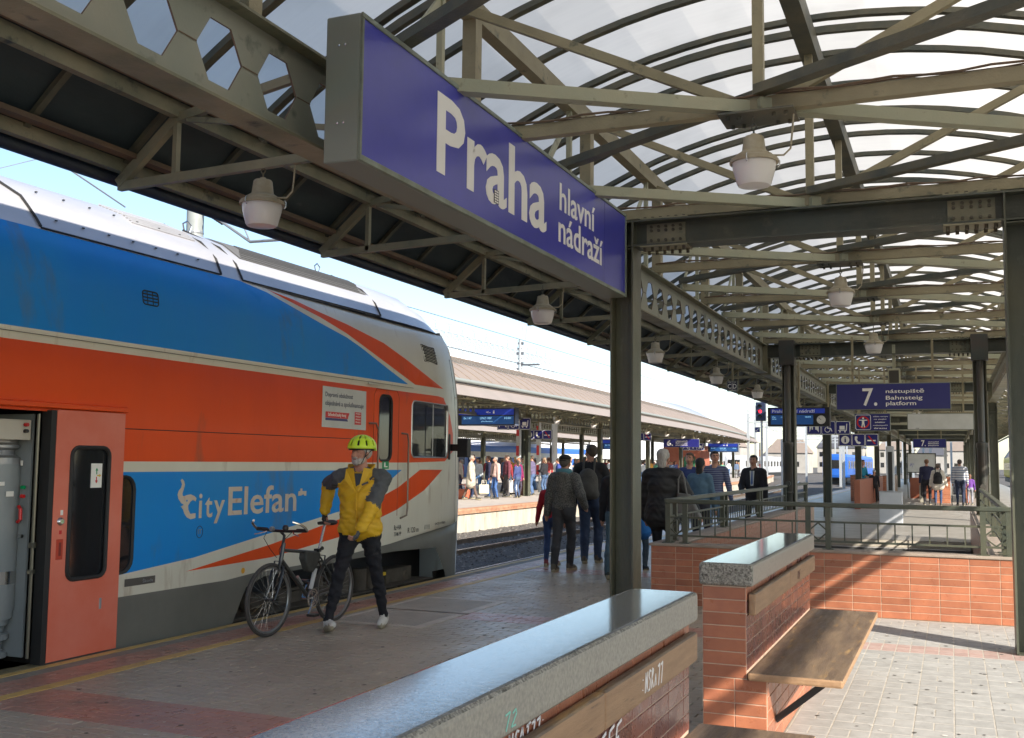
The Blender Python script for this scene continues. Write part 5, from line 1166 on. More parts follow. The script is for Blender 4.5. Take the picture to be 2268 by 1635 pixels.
# ================================================================== figures: implicit surfaces meshed with surface nets
def surf(prims, cell, folds=0., smooth_ids=False):
    """prims: (kind, a, b, r1, r2, colour, blend). kinds: c = round cone a->b, e = ellipsoid at a with radii b and z-rotation r1"""
    lo = np.array([1e9]*3); hi = -lo
    for p in prims:
        r_ = (max(p[3], p[4]) if p[0] == 'c' else max(p[2])); pts = [p[1], p[2]] if p[0] == 'c' else [p[1]]
        for q in pts: lo = np.minimum(lo, np.array(q)-r_); hi = np.maximum(hi, np.array(q)+r_)
    lo -= 3*cell; hi += 3*cell; n = np.ceil((hi-lo)/cell).astype(int)+1
    F = np.full(n, .2, np.float32); BR = np.full(n, 9., np.float32); ID = np.zeros(n, np.int16)
    for p in prims:
        r_ = (max(p[3], p[4]) if p[0] == 'c' else max(p[2])); a = np.array(p[1], float)
        pts = np.array([p[1], p[2]] if p[0] == 'c' else [p[1]]); mg = r_ + p[6] + 2.5*cell
        i0 = np.maximum(((pts.min(0)-mg-lo)/cell).astype(int), 0); i1 = np.minimum(((pts.max(0)+mg-lo)/cell).astype(int)+2, n)
        sl = tuple(slice(u, v) for u, v in zip(i0, i1)); ax = [lo[k] + cell*np.arange(i0[k], i1[k]) for k in range(3)]
        X, Y, Z = np.meshgrid(*ax, indexing='ij', sparse=True)
        if p[0] == 'c':
            b = np.array(p[2], float); d = b-a; L2 = max(d@d, 1e-9); t = np.clip(((X-a[0])*d[0] + (Y-a[1])*d[1] + (Z-a[2])*d[2])/L2, 0, 1)
            D = np.sqrt((X-a[0]-t*d[0])**2 + (Y-a[1]-t*d[1])**2 + (Z-a[2]-t*d[2])**2) - (p[3] + (p[4]-p[3])*t)
        else:
            c_, s_ = math.cos(p[3]), math.sin(p[3]); x = (X-a[0])*c_ + (Y-a[1])*s_; y = -(X-a[0])*s_ + (Y-a[1])*c_; z = Z-a[2]
            if p[4]: c_, s_ = math.cos(p[4]), math.sin(p[4]); y, z = y*c_ + z*s_, -y*s_ + z*c_
            rx, ry, rz = p[2]; k0 = np.sqrt((x/rx)**2 + (y/ry)**2 + (z/rz)**2); k1 = np.sqrt((x/rx**2)**2 + (y/ry**2)**2 + (z/rz**2)**2) + 1e-9; D = k0*(k0-1)/k1
        old = F[sl]; k = max(p[6], 1e-4); h = np.clip(k - np.abs(old-D), 0, None)/k; F[sl] = np.minimum(old, D) - h*h*k*.25
        br = BR[sl]; w_ = D < br - 1e-5; ID[sl] = np.where(w_, p[5], ID[sl]); BR[sl] = np.minimum(br, D)
    if folds:
        X, Y, Z = np.meshgrid(*[lo[k] + cell*np.arange(n[k]) for k in range(3)], indexing='ij', sparse=True)
        F += folds*(np.sin(31*X + 13*np.sin(9*Z) + 5*Y)*np.sin(24*Z + 9*X + 4*np.sin(17*Y)) + .6*np.sin(57*Z + 21*Y + 6*np.sin(15*X)))*((ID >= 2) & (ID <= 5) & (BR < .05))
    cs = np.unique(ID); best = None; IDs = np.zeros(n, np.int16)
    for c in cs:
        B3 = (ID == c).astype(np.float32)
        for _ in range(2):
            for ax in range(3): B3 = (B3 + np.roll(B3, 1, ax) + np.roll(B3, -1, ax))
            B3 /= 27.
        if best is None: best = B3.copy(); IDs[:] = c
        else: w_ = B3 > best; best = np.where(w_, B3, best); IDs = np.where(w_, c, IDs)
    if smooth_ids: ID = IDs
    S = F < 0; ny = np.array(n)-1
    cnt = np.zeros(ny, np.int8)
    for i in (0,1):
        for j in (0,1):
            for k in (0,1): cnt += S[i:i+ny[0], j:j+ny[1], k:k+ny[2]]
    act = np.argwhere((cnt > 0) & (cnt < 8)); idx = -np.ones(ny, np.int32); idx[tuple(act.T)] = np.arange(len(act))
    P = np.zeros((len(act), 3)); C = np.zeros(len(act)); cor = [(i,j,k) for i in (0,1) for j in (0,1) for k in (0,1)]
    for a in cor:
        for ax in range(3):
            if a[ax]: continue
            b = list(a); b[ax] = 1; va = F[tuple((act+a).T)]; vb = F[tuple((act+b).T)]; mk = (va < 0) != (vb < 0)
            t = np.where(mk, va/np.where(mk, va-vb, 1), 0); q = np.tile(np.array(a, float), (len(act), 1)); q[:, ax] += t; P += q*mk[:, None]; C += mk
    V = lo + (act + P/C[:, None])*cell; quads = []
    for ax in range(3):
        o1, o2 = [(1,2),(2,0),(0,1)][ax]; s0 = [slice(0,-1)]*3; s1 = [slice(0,-1)]*3; s1[ax] = slice(1,None)
        A = S[tuple(slice(0, n[k]-(1 if k == ax else 0)) for k in range(3))]; B_ = S[tuple(slice(1 if k == ax else 0, n[k]) for k in range(3))]
        for sgn in (0,1):
            e = np.argwhere((A & ~B_) if sgn == 0 else (~A & B_)); e = e[(e[:, o1] > 0) & (e[:, o2] > 0) & (e[:, o1] < ny[o1]) & (e[:, o2] < ny[o2])]
            d1 = np.zeros(3, int); d1[o1] = 1; d2 = np.zeros(3, int); d2[o2] = 1
            q = np.stack([idx[tuple((e-d1-d2).T)], idx[tuple((e-d2).T)], idx[tuple(e.T)], idx[tuple((e-d1).T)]], 1)
            quads.append(q if sgn == 0 else q[:, ::-1])
    Q = np.concatenate(quads); gi = np.clip(np.rint((V-lo)/cell).astype(int), 0, np.array(n)-1); col_ = ID[tuple(gi.T)]
    return V, Q, col_[Q[:, 0]]
def ik(a, b, l1, l2, hint):
    a, b, hint = np.array(a, float), np.array(b, float), np.array(hint, float); d = b-a; L = np.linalg.norm(d); 
    if L > (l1+l2)*.999: b = a + d/L*(l1+l2)*.999; d = b-a; L = np.linalg.norm(d)
    u = d/L; x = (l1*l1 - l2*l2 + L*L)/(2*L); h = math.sqrt(max(l1*l1 - x*x, 0)); hp = hint - u*(hint@u); hp /= np.linalg.norm(hp)+1e-9; return a + u*x + hp*h, b
SKIN = mat('skin', (.48,.25,.17), (.42,.2,.13), scale=25, rough=.5); SKIN2 = mat('ruddy_skin', (.42,.19,.13), (.5,.26,.18), scale=30, rough=.5)
def cloth(n, c, c2=None, **k): return mat('cloth_'+n, c, c2 or tuple(v*.8 for v in c), scale=14, rough=.85, bump=.35, bscale=90, **k)
def human(name, loc, face, h=1.75, top=(.1,.1,.1), bot=(.05,.06,.12), hair=(.05,.03,.02), shoe=(.03,.03,.03), skin=None, cell=.014, label='', group=None, feet=None, hands=None, sleeve=None,
          puff=0., legp=0., coat=0., lean=0., headyaw=0., headpitch=0., hairlen=0., hat=None, scarf=None, beard=None, hood=False, female=False, fine=False, yoke=None, bag=None, shorts=False, cat='person', bend_=False, folds=.0022, bulk=1., fing=False, topm=None, hem=0.):
    """local frame: +x = the person's right, +y = forward. colours: 0 skin 1 hair 2 top 3 trousers 4 sleeves/yoke 5 hat/scarf 6 shoes 7 eyes 8 sole"""
    s = h/1.75; pr = []; A = lambda *p: pr.append(p)
    def v(x, y, z): return (x*s, y*s, z*s)
    feet = feet or ((.1,.0,0), (-.1,.0,0)); hands = hands or ((.27,.05,.78), (-.27,.05,.78)); hw = .085 if not female else .09
    sw = (.185 if not female else .165)*bulk; ln = lean
    hip = [(hw,0,.92), (-hw,0,.92)]
    sh = [(sw, ln, 1.405), (-sw, ln, 1.405)]
    # pelvis, torso
    A('e', v(0,0,.95), (.155*s*bulk,.11*s*bulk,.13*s), 0, 0, 3, .04*s)
    p_ = puff
    A('e', v(0,ln*.35,1.08), ((.15*bulk+p_)*s,(.108*bulk+p_)*s,.17*s), 0, 0, 2, .06*s); A('e', v(0,ln*.75,1.27), ((.165*bulk+p_)*s,(.115*bulk+p_)*s,.2*s), 0, 0, 2, .06*s)
    A('c', v(-sw*.8,ln,1.415), v(sw*.8,ln,1.415), (.062+p_*.6)*s, (.062+p_*.6)*s, 4 if yoke else 2, .05*s)
    for sx_ in (-1, 1): A('c', v(0,ln,1.475), v(sx_*.14,ln,1.415), (.045+p_*.4)*s, (.05+p_*.4)*s, 4 if yoke else 2, .04*s)
    A('e', v(0,ln*.1,.99-hem), ((.158*bulk+p_*1.1)*s,(.118*bulk+p_)*s,(.10+hem*.5)*s), 0, 0, 2, .03*s)
    if female: A('e', v(0,ln+.07,1.27), (.13*s,.07*s,.08*s), 0, 0, 2, .05*s)
    if coat: 
        for i, sx_ in enumerate((1,-1)): A('c', v(sx_*.05,0,1.0), v(sx_*.075,.0,.92-coat), (.12+p_)*s, (.13+p_+coat*.05)*s, 2, .05*s)
    for i in (0,1):
        sg = 1 if i == 0 else -1; fx, fy, fz = feet[i][:3]; ank = (fx, fy-.03, .085+fz)
        kn, an = ik(hip[i], ank, .44, .42, (sg*.12,1,0)); lp = legp
        A('c', v(*hip[i]), v(*kn), (.088*bulk+lp)*s, (.056+lp)*s, 3, .035*s); A('e', v(hip[i][0],-.03,.9), ((.09*bulk+lp)*s,(.1*bulk+lp)*s,.11*s), 0, 0, 3, .04*s)
        mid = kn*.62 + an*.38 + np.array((0,-.012,0)); 
        if shorts: A('c', v(*kn), v(*mid), .05*s, .052*s, 0, .02*s); A('c', v(*mid), v(*an), .052*s, .034*s, 0, .02*s)
        else: A('c', v(*kn), v(*mid), (.056+lp)*s, (.056+lp)*s, 3, .02*s); A('c', v(*mid), v(*an), (.056+lp)*s, (.038+lp*1.2)*s, 3, .02*s)
        yw = feet[i][3] if len(feet[i]) > 3 else -sg*.15; c_, s_ = math.cos(yw), math.sin(yw); tp_ = feet[i][4] if len(feet[i]) > 4 else 0.
        def ft(x, y, z): return v(an[0] + x*c_ - y*s_, an[1] + x*s_ + y*c_, an[2]-.085 + z + tp_*max(y, 0)*1.0)
        A('c', ft(0,-.03,.05), ft(0,.1,.045), .04*s, .038*s, 6, .02*s); A('c', ft(0,.1,.045), ft(sg*-.01,.17,.035), .04*s, .03*s, 6, .02*s); A('c', ft(0,-.02,.09), ft(0,-.01,.05), .04*s, .042*s, 6, .015*s)
        A('c', ft(0,-.04,.016), ft(0,.165,.014), .034*s, .032*s, 8, .004*s); A('c', ft(.012,.03,.014), ft(.012,.14,.014), .034*s, .03*s, 8, .004*s)
    fl = []
    for i in (0,1):
        sg = 1 if i == 0 else -1; hd = hands[i]; el, wr = ik(sh[i], hd[:3], .29, .26, (sg*.55,-1,-.35) if len(hd) < 4 else hd[3]); cs = 4 if yoke or sleeve else 2
        pf = p_*.6 + .010; A('c', v(*sh[i]), v(*el), (.052+pf)*s, (.044+pf)*s, cs if (yoke is not True) else 4, .03*s); A('c', v(*el), v(*wr), (.044+pf)*s, (.032+pf*.8)*s, 2 if yoke else cs, .02*s)
        d = np.array(wr)-np.array(el); d /= np.linalg.norm(d); wv = np.array(wr); n1 = np.cross(d, (0,1,.01)); n1 /= np.linalg.norm(n1)+1e-9; n2 = np.cross(n1, d)
        gl_ = 5 if (bag == 'gloves') else 0; cc = (5 if i == 0 else 4) if bag == 'gloves' else 0
        hp = wv + d*.055
        if not fing: A('c', v(*(wv+d*.02)), v(*hp), .03*s, .034*s, cc if bag == 'gloves' else 0, .01*s); A('c', v(*hp), v(*(hp+d*.06+n2*.012)), .03*s, .02*s, 0, .01*s); A('c', v(*(wv+d*.03)), v(*(wv+d*.07+n2*.03)), .014*s, .012*s, 0, .008*s)
        else: fl.append((wv, d, n1, n2, sg, i))
    nk = v(0, ln+.005, 1.45); hc = np.array(v(0, ln+.03+(headpitch*.0), 1.645))
    A('c', nk, tuple(hc + (0,-.015*s,-.06*s)), .06*s, .052*s, 0, .02*s)
    if scarf: 
        for a in np.linspace(0, 6.28, 9)[:-1]: A('e', (nk[0]+.06*s*math.cos(a), nk[1]+.055*s*math.sin(a), nk[2]+.045*s+.01*s*math.sin(2*a)), (.05*s,.05*s,.045*s), 0, 0, 5, .02*s)
    if hood: A('e', (nk[0], nk[1]-.1*s, nk[2]-.02*s), (.13*s,.07*s,.09*s), 0, .4, 2, .03*s); A('e', (nk[0], nk[1]-.11*s, nk[2]-.09*s), (.09*s,.05*s,.07*s), 0, .2, 2, .03*s)
    parts = [surf(pr, cell, folds*s, cell < .02)]
    # head on its own finer grid
    H = []; cyw, syw = math.cos(headyaw), math.sin(headyaw); cp_, sp_ = math.cos(headpitch), math.sin(headpitch)
    def hv(x, y, z): y, z = y*cp_ - z*sp_, y*sp_ + z*cp_; return (hc[0] + (x*cyw - y*syw)*s, hc[1] + (x*syw + y*cyw)*s, hc[2] + z*s)
    def E(c, r_, q, k, tilt=0.): H.append(('e', hv(*c), tuple(u*s for u in r_), headyaw, headpitch+tilt, q, k*s))
    E((0,-.012,.025), (.074,.094,.082), 0, .02); E((0,.035,-.03), (.058,.058,.068), 0, .03); E((0,.05,-.078), (.032,.028,.026), 0, .03)
    H.append(('c', hv(0,.088,.012), hv(0,.112,-.022), .010*s, .0155*s, 0, .014*s)); E((0,.1,-.026), (.019,.012,.009), 0, .008)
    for q in (-1,1):
        E((q*.031,.077,.014), (.0135,.012,.010), 0, .006); E((q*.03,.083,.014), (.0085,.006,.0055), 7, .002); E((q*.03,.082,.033), (.02,.008,.006), 1 if not beard else 0, .006)
        E((q*.074,-.005,-.005), (.010,.018,.03), 0, .006); E((q*.045,.06,-.03), (.022,.02,.022), 0, .02)
    E((0,.086,-.052), (.022,.008,.005), 9, .004); E((0,.082,-.06), (.02,.01,.006), 9, .004)
    if beard: E((0,.094,-.044), (.032,.012,.009), 1, .008); E((0,.066,-.088), (.045,.036,.034), 1, .02); E((0.04,.04,-.07), (.022,.04,.03), 1, .02); E((-.04,.04,-.07), (.022,.04,.03), 1, .02)
    hb = 0 if beard == 'bald' else 1
    if hb:
        E((0,-.028,.045), (.083,.092,.078), 1, .012); E((0,.035,.088), (.06,.05,.03), 1, .02); E((0,-.06,-.0), (.07,.055,.07), 1, .015)
        for q in (-1,1): E((q*.066,-.01,.03), (.02,.04,.045), 1, .012)
        if hairlen: E((0,-.07,-.06-hairlen*.3), (.06+hairlen*.05,.035,.06+hairlen*.45), 1, .02)
    if hat == 'beret': E((0,-.015,.07), (.092,.11,.055), 5, .012); E((0,-.02,.035), (.084,.1,.03), 5, .012)
    if hat == 'beanie': E((0,-.02,.05), (.088,.105,.09), 5, .01); E((0,-.02,.02), (.09,.107,.035), 5, .006)
    if hat == 'cap': E((0,-.015,.055), (.086,.105,.075), 5, .01); E((0,.09,.05), (.06,.06,.012), 5, .01)
    parts.append(surf(H, min(cell*.55, .0095) if not fine else .0048, 0))
    if fing:
        G = []
        for wv, d, n1, n2, sg, i in fl:
            q = 5 if i == 0 else 4; bk = wv + d*.015
            G.append(('c', v(*(wv-d*.03)), v(*(wv+d*.01)), .034*s, .032*s, 5, .01)); 
            for j, o_ in enumerate((-.026,-.009,.009,.026)):
                k0 = wv + d*.03 + n2*o_*.8*0 + n1*0; base = wv + d*.085 + np.cross(d, n1)*0 + n2*o_
                G.append(('c', v(*(wv+d*.02+n2*o_*.6)), v(*base), .016*s, .0125*s, q, .012))
                cu = n1*(-sg)*.022; L_ = (.036,.042,.04,.032)[j]; k1 = base + d*L_*.75 + cu*.8; k2 = k1 + d*L_*.35 + cu*1.1; k3 = k2 - d*.004 + cu*.9
                G.append(('c', v(*base), v(*k1), .0115*s, .0105*s, q if j else q, .005)); G.append(('c', v(*k1), v(*k2), .0098*s, .009*s, 0, .003)); G.append(('c', v(*k2), v(*k3), .009*s, .008*s, 0, .003))
            th = wv + d*.03 - n2*.028; t2 = th + d*.035 - n2*.014 - n1*sg*.014; t3 = t2 + d*.026 - n1*sg*.016 + n2*.004
            G.append(('c', v(*th), v(*t2), .0155*s, .0125*s, q, .008)); G.append(('c', v(*t2), v(*t3), .0118*s, .0095*s, 0, .003))
        parts.append(surf(G, .005, 0))
    Vs, Qs, Ms, b = [], [], [], 0
    for V_, Q_, M_ in parts: Vs.append(V_); Qs.append(Q_+b); Ms.append(M_); b += len(V_)
    V_ = np.concatenate(Vs); Q_ = np.concatenate(Qs); M_ = np.concatenate(Ms)
    tm = topm or cloth('%02d%02d%02d' % tuple(int(c*99) for c in top), top)
    sk = skin or SKIN; ml = [sk, mat('hair_%02d%02d%02d' % tuple(int(c*99) for c in hair), hair, tuple(c*.6 for c in hair), scale=60, rough=.6, bump=.8, bscale=140, stretch=(1,1,.3)), tm, cloth('%02d%02d%02d' % tuple(int(c*99) for c in bot), bot),
        cloth('s%02d%02d%02d' % tuple(int(c*99) for c in (sleeve or top)), sleeve or top) if not topm or sleeve else tm, cloth('h%02d%02d%02d' % tuple(int(c*99) for c in (scarf or (hat_c.get(name+label) or (.03,.03,.03)))), scarf or (hat_c.get(name+label) or (.03,.03,.03))),
        mat('shoe_%02d%02d%02d' % tuple(int(c*99) for c in shoe), shoe, rough=.55), mat('eye_dark', (.02,.015,.012), rough=.2), mat('sole', (.32,.28,.19) if shoe[0] > .4 else (.12,.10,.06), rough=.7), mat('lips', (.36,.13,.10), rough=.5)]
    o = mesh_obj(name, V_.tolist(), Q_.tolist(), ml, M_.tolist()); o.location = loc; o.rotation_euler = (0,0,face); tag(o, label, cat, group); o['hc'] = [float(q) for q in hc]; return o
hat_c = {}
FW = math.pi       # heading -Y (towards the camera side)
AW = 0.            # walking away along +Y
# cyclist -----------------------------------------------------------------
yel = mat('yellow_jacket', (.72,.43,.012), (.62,.36,.01), scale=7, rough=.6, bump=.45, bscale=22, bdist=.012, c3=(.5,.29,.01), c3t=.62, c3s=9)
hat_c['personcy'] = (.01,.01,.012)
cyc = human('person', (-5.27, 8.86, 0), FW + .32, h=1.79, topm=yel, bot=(.012,.012,.016), hair=(.55,.52,.48), shoe=(.62,.6,.54), skin=SKIN2, cell=.0105, fine=True, fing=True, yoke=True, sleeve=(.10,.105,.11),
    feet=((.245,.20,.0,.45,.25), (-.20,-.20,0,.05)), hands=((.40,-.235,1.085,(.5,-.9,.3)), (-.06,.27,.94,(-1,-.5,-.1))), puff=.026, beard='grey', headyaw=-.5, headpitch=-.06, bulk=1.15, hem=.045, folds=.0055, label='grey bearded cyclist in yellow and grey jacket and neon helmet', bag='gloves')
hcx = Vector(cyc['hc'])
def on(o, parent): o.parent = parent; return o
hm = MB(); 
ch_, sh_ = math.cos(-.5), math.sin(-.5)
def hl(x, y, z): return (hcx.x + x*ch_ - y*sh_, hcx.y + x*sh_ + y*ch_, hcx.z + z)
# helmet shell built of ribs with dark vents between
nu, nv = 40, 14; vs = []
for j in range(nv+1):
    ph = j/nv*1.62
    for i in range(nu):
        a = 6.2832*i/nu; rx, ry, rz = .112, .148, .118; x = rx*math.sin(ph)*math.cos(a); y = ry*math.sin(ph)*math.sin(a); z = rz*math.cos(ph)
        vs.append((x, y - .012, z + .042 - (.018 if y < -.05 and j > nv-3 else 0)))
def vent(i, j):
    g = (i % 4) in (1,); 
    return g and (3 <= j <= 6 or 8 <= j <= 11) 
out = [hl(*p) for p in vs]; fs = []; dk = []
for j in range(nv):
    for i in range(nu):
        q = (j*nu+i, j*nu+(i+1) % nu, (j+1)*nu+(i+1) % nu, (j+1)*nu+i)
        (dk if vent(i, j) else fs).append(q)
neon = mat('neon_yellow_shell', (.62,.85,.03), rough=.35, coat=.3)
hm.add(out, fs, 0); sh2 = hm.build('helmet', neon, None, fix=False); md = sh2.modifiers.new('t', 'SOLIDIFY'); md.thickness = .014; md.offset = -1
on(sh2, cyc); sh2.data.polygons.foreach_set('use_smooth', [True]*len(sh2.data.polygons))
m = MB(); m.add([hl(p[0]*.91, (p[1]+.012)*.91-.012, (p[2]-.042)*.91+.042) for p in vs], [(j*nu+i, j*nu+(i+1) % nu, (j+1)*nu+(i+1) % nu, (j+1)*nu+i) for j in range(nv) for i in range(nu)]); on(m.build('helmet_liner', blackP, None, smooth=2, fix=False), sh2)
m = MB(); pts = [hl(.107*math.cos(a), .14*math.sin(a)-.012, .036) for a in np.linspace(0, 6.2832, 41)]; m.tube(pts, .009, 6); on(m.build('helmet_rim', blackP, None, smooth=True), sh2)
m = MB(); vs_ = [hl(.1*math.cos(a), .133*math.sin(a)-.012, .038) for a in np.linspace(.5, 2.64, 12)] + [hl(.095*math.cos(a), (.133+.045*math.sin(a))*math.sin(a)-.012, .022) for a in np.linspace(.5, 2.64, 12)]
m.add(vs_, [(i, i+1, 13+i, 12+i) for i in range(11)]); on(m.build('helmet_visor', blackP, None, fix=False), sh2)
m = MB()
for q in (-1,1): m.tube([hl(q*.088,.02,.03), hl(q*.080,.03,-.03), hl(q*.055,.055,-.1), hl(0,.045,-.122)], .0045, 6); m.tube([hl(q*.086,-.06,.03), hl(q*.080,.03,-.04)], .0045, 6)
on(m.build('chin_strap', blackP, None), sh2)
# open collar, dark shirt, zip flap
s_ = 1.79/1.75
col_m = MB(); n = 20; ring_ = []
for lvl, (rz, rr) in enumerate(((1.40,.098),(1.47,.105),(1.535,.122))):
    for i in range(n+1):
        a = 1.5708 + .42 + (6.2832-.84)*i/n; x = rr*math.cos(a)*1.08; y = .03*0 + rr*math.sin(a)*.95; k = max(0, math.sin(a)); ring_.append((x*s_, (y-.0)*s_, (rz - .035*k*lvl)*s_))
col_m.add(ring_, [(l*(n+1)+i, l*(n+1)+i+1, (l+1)*(n+1)+i+1, (l+1)*(n+1)+i) for l in (0,1) for i in range(n)])
cl = col_m.build('jacket_collar', yel, None, smooth=2, fix=False); md = cl.modifiers.new('t','SOLIDIFY'); md.thickness = .012; on(cl, cyc)
m = MB(); m.add([((x)*s_, y*s_, z*s_) for x, y, z in ((-.055,.128,1.45),(.055,.128,1.45),(.0,.158,1.28))], [(0,1,2)]); on(m.build('dark_shirt', blackP, None, fix=False), cyc)
for q in (-1,1):
    m = MB(); m.add([(x*s_*q, y*s_, z*s_) for x, y, z in ((.05,.13,1.50),(.125,.10,1.49),(.13,.135,1.39),(.02,.175,1.28),(.005,.168,1.27))], [(0,1,2,3,4)]); o = m.build('lapel', yel, None, fix=False); md = o.modifiers.new('t','SOLIDIFY'); md.thickness = .012; on(o, cyc)
for a, b in (((-.045,.176,1.345),(-.10,.162,1.37)),((-.115,.155,1.395),(-.135,.13,1.42))): m = MB(); m.beam(tuple(c*s_ for c in a), tuple(c*s_ for c in b), .01, .018); on(m.build('hook_patch', blackP, None), cyc)
m = MB(); m.tube([(.004,.172*s_,z*s_) for z in np.linspace(1.27, .96, 6)], .007, 6); on(m.build('zip_flap', yel, None, smooth=True), cyc)
m = MB(); m.tube([(-.10*s_,.158*s_,1.15*s_),(-.125*s_,.145*s_,1.06*s_)], .004, 6); on(m.build('pocket_zip', blackP, None), cyc)
# walkers beyond the train -------------------------------------------------
NG = 'people walking away along the near platform'
hat_c['personfl'] = (.012,.012,.012)
def P(*a, **k):
    return human('person', *a, **k)
P((-5.78, 15.5, 0), AW+.1, h=1.38, top=(.4,.015,.03), bot=(.03,.06,.16), shoe=(.2,.02,.03), hair=(.1,.05,.03), hands=((.27,-.05,.8),(-.36,.12,.74)), feet=((.07,.12,0),(-.07,-.12,0)), legp=.004, puff=.01, label='child in red sweater and jeans walking beside the person in the grey fleece', group=NG, cell=.014)
hat_c['personperson in mottled grey hooded fleece and black beret walking away'] = (.012,.012,.012)
fle = mat('mottled_grey_fleece', (.16,.155,.14), (.06,.06,.058), scale=55, rough=.95, bump=.8, bscale=70, ramp=(.42,.58))
P((-5.34, 14.85, 0), AW-.08, h=1.70, topm=fle, top=(.1,.1,.1), bot=(.05,.05,.055), hair=(.12,.1,.08), shoe=(.10,.085,.06), hands=((.30,.10,.98),(-.30,.0,.80)), feet=((.03,.18,0),(-.07,-.18,0)), puff=.035, legp=.012, hat='beret', hood=True, label='person in mottled grey hooded fleece and black beret walking away', group=NG, cell=.012)
sc_ = MB(); sc_.lathe([(.10,-.06),(.125,-.03),(.128,0),(.115,.035),(.09,.05),(.07,.03)], 24, (0,-.01,1.505*1.70/1.75)); o = sc_.build('scarf', cloth('teal', (.08,.22,.26)), None, smooth=2); o.parent = bpy.data.objects[[q.name for q in bpy.data.objects if q.get('label','').startswith('person in mottled')][0]]
bp_ = P((-5.38, 16.2, 0), AW+.12, h=1.88, top=(.018,.018,.02), bot=(.03,.05,.10), hair=(.05,.035,.025), shoe=(.07,.055,.04), hands=((.16,.3,1.25),(-.26,.05,.85)), feet=((.09,.14,0),(-.06,-.1,0)), puff=.022, legp=.014, headyaw=.7, label='tall dark haired man in black jacket walking away with a grey backpack', group=NG, cell=.013)
hat_c['personwoman in lime green hat and orange scarf half hidden by the column'] = (.3,.55,.1)
P((-5.35, 17.5, 0), AW, h=1.74, top=(.5,.14,.03), bot=(.03,.04,.1), hat='beanie', female=True, label='woman in lime green hat and orange scarf half hidden by the column', group=NG, cell=.016, hands=((.2,.2,1.1),(-.2,.2,1.1)), puff=.02)
P((-4.33, 14.3, 0), AW+.1, h=1.66, top=(.016,.014,.014), bot=(.08,.14,.18), hair=(.05,.03,.02), shoe=(.03,.04,.035), hands=((.42,.0,.82),(-.27,.1,.8)), feet=((.12,.22,0),(-.10,-.26,0)), puff=.03, legp=.018, label='person in black top and blue jeans mostly hidden behind the nearest column', group=NG, cell=.014)
P((-4.36, 15.5, 0), AW, h=1.22, top=(.02,.17,.5), bot=(.09,.14,.19), hair=(.1,.06,.04), shoe=(.02,.03,.05), puff=.03, coat=.1, legp=.012, hands=((.22,.05,.8),(-.22,.05,.8)), feet=((.09,.1,0),(-.09,-.1,0)), label='child in bright blue jacket walking right of the nearest column', group=NG, cell=.014)
puf = mat('black_quilted_jacket', (.012,.011,.011), (.02,.018,.018), scale=5, rough=.6, bump=.3, bscale=30, wave=(3.2,(.004,.004,.004),'Z',.6))
P((-3.62, 14.0, 0), AW-.05, h=1.79, topm=puf, top=(.01,.01,.01), bot=(.012,.011,.013), hair=(.5,.47,.43), puff=.045, coat=.05, hairlen=.05, hands=((.46,.1,.88),(-.24,.05,.85)), label='grey haired person in black quilted jacket carrying a grey shoulder bag', group=NG, cell=.012, bulk=1.08)
P((-4.0, 18.0, 0), AW-.1, h=1.69, top=(.08,.15,.22), bot=(.03,.03,.04), hair=(.012,.009,.009), hairlen=.12, female=True, hands=((.25,.1,.85),(-.25,.1,.85)), label='dark haired woman in denim jacket seen from behind beyond the railing', group=NG, cell=.014, puff=.012)
P((-4.75, 20.5, 0), FW, h=1.80, top=(.03,.05,.16), bot=(.03,.03,.05), hair=(.10,.06,.035), hands=((.2,.25,1.1),(-.25,.1,.85)), label='brown haired man facing the camera behind the denim jacket woman', group=NG, cell=.016)
plaid = mat('navy_plaid_shirt', (.02,.03,.10), (.03,.04,.12), scale=6, rough=.85, wave=(9,(.2,.22,.3),'Z',.3))
P((-4.28, 20.6, 0), FW+.15, h=1.84, topm=plaid, top=(.02,.03,.1), bot=(.14,.22,.32), hair=(.025,.016,.012), shoe=(.6,.6,.6), headyaw=.3, hands=((.22,.25,1.22,(1,-.6,-.6)),(-.30,.05,.85)) [::1], feet=((.1,.15,0),(-.1,-.1,0)), label='young man in navy plaid shirt and light jeans walking towards the camera', group=NG, cell=.013, fine=True)
P((-3.85, 22.5, 0), FW-.1, h=1.78, top=(.016,.016,.022), bot=(.015,.015,.02), hair=(.03,.02,.015), hands=((.18,.28,1.02),(-.26,.1,.84)), puff=.03, label='bearded man in dark blazer, white shirt and blue tie walking towards the camera', group=NG, cell=.013, fine=True, feet=((.1,.1,0),(-.1,-.1,0)))
m = MB(); m.add([(-.05,.145,1.46),(.05,.145,1.46),(.03,.165,1.15),(-.03,.165,1.15)], [(0,1,2,3)]); o = m.build('white_shirt', whiteP, None, fix=False); o.location = (-3.85,22.5,0); o.rotation_euler = (0,0,FW-.1); pr_ = [q for q in bpy.data.objects if q.get('label','').startswith('bearded man in dark')][0]; o.parent = pr_; o.location = (0,0,0); o.rotation_euler = (0,0,0)
m = MB(); m.add([(-.012,.15,1.46),(.012,.15,1.46),(.022,.172,1.2),(0,.172,1.16),(-.022,.172,1.2)], [(0,1,2,3,4)]); o = m.build('tie', mat('blue_tie', (.04,.1,.3), rough=.5), None, fix=False); o.parent = pr_
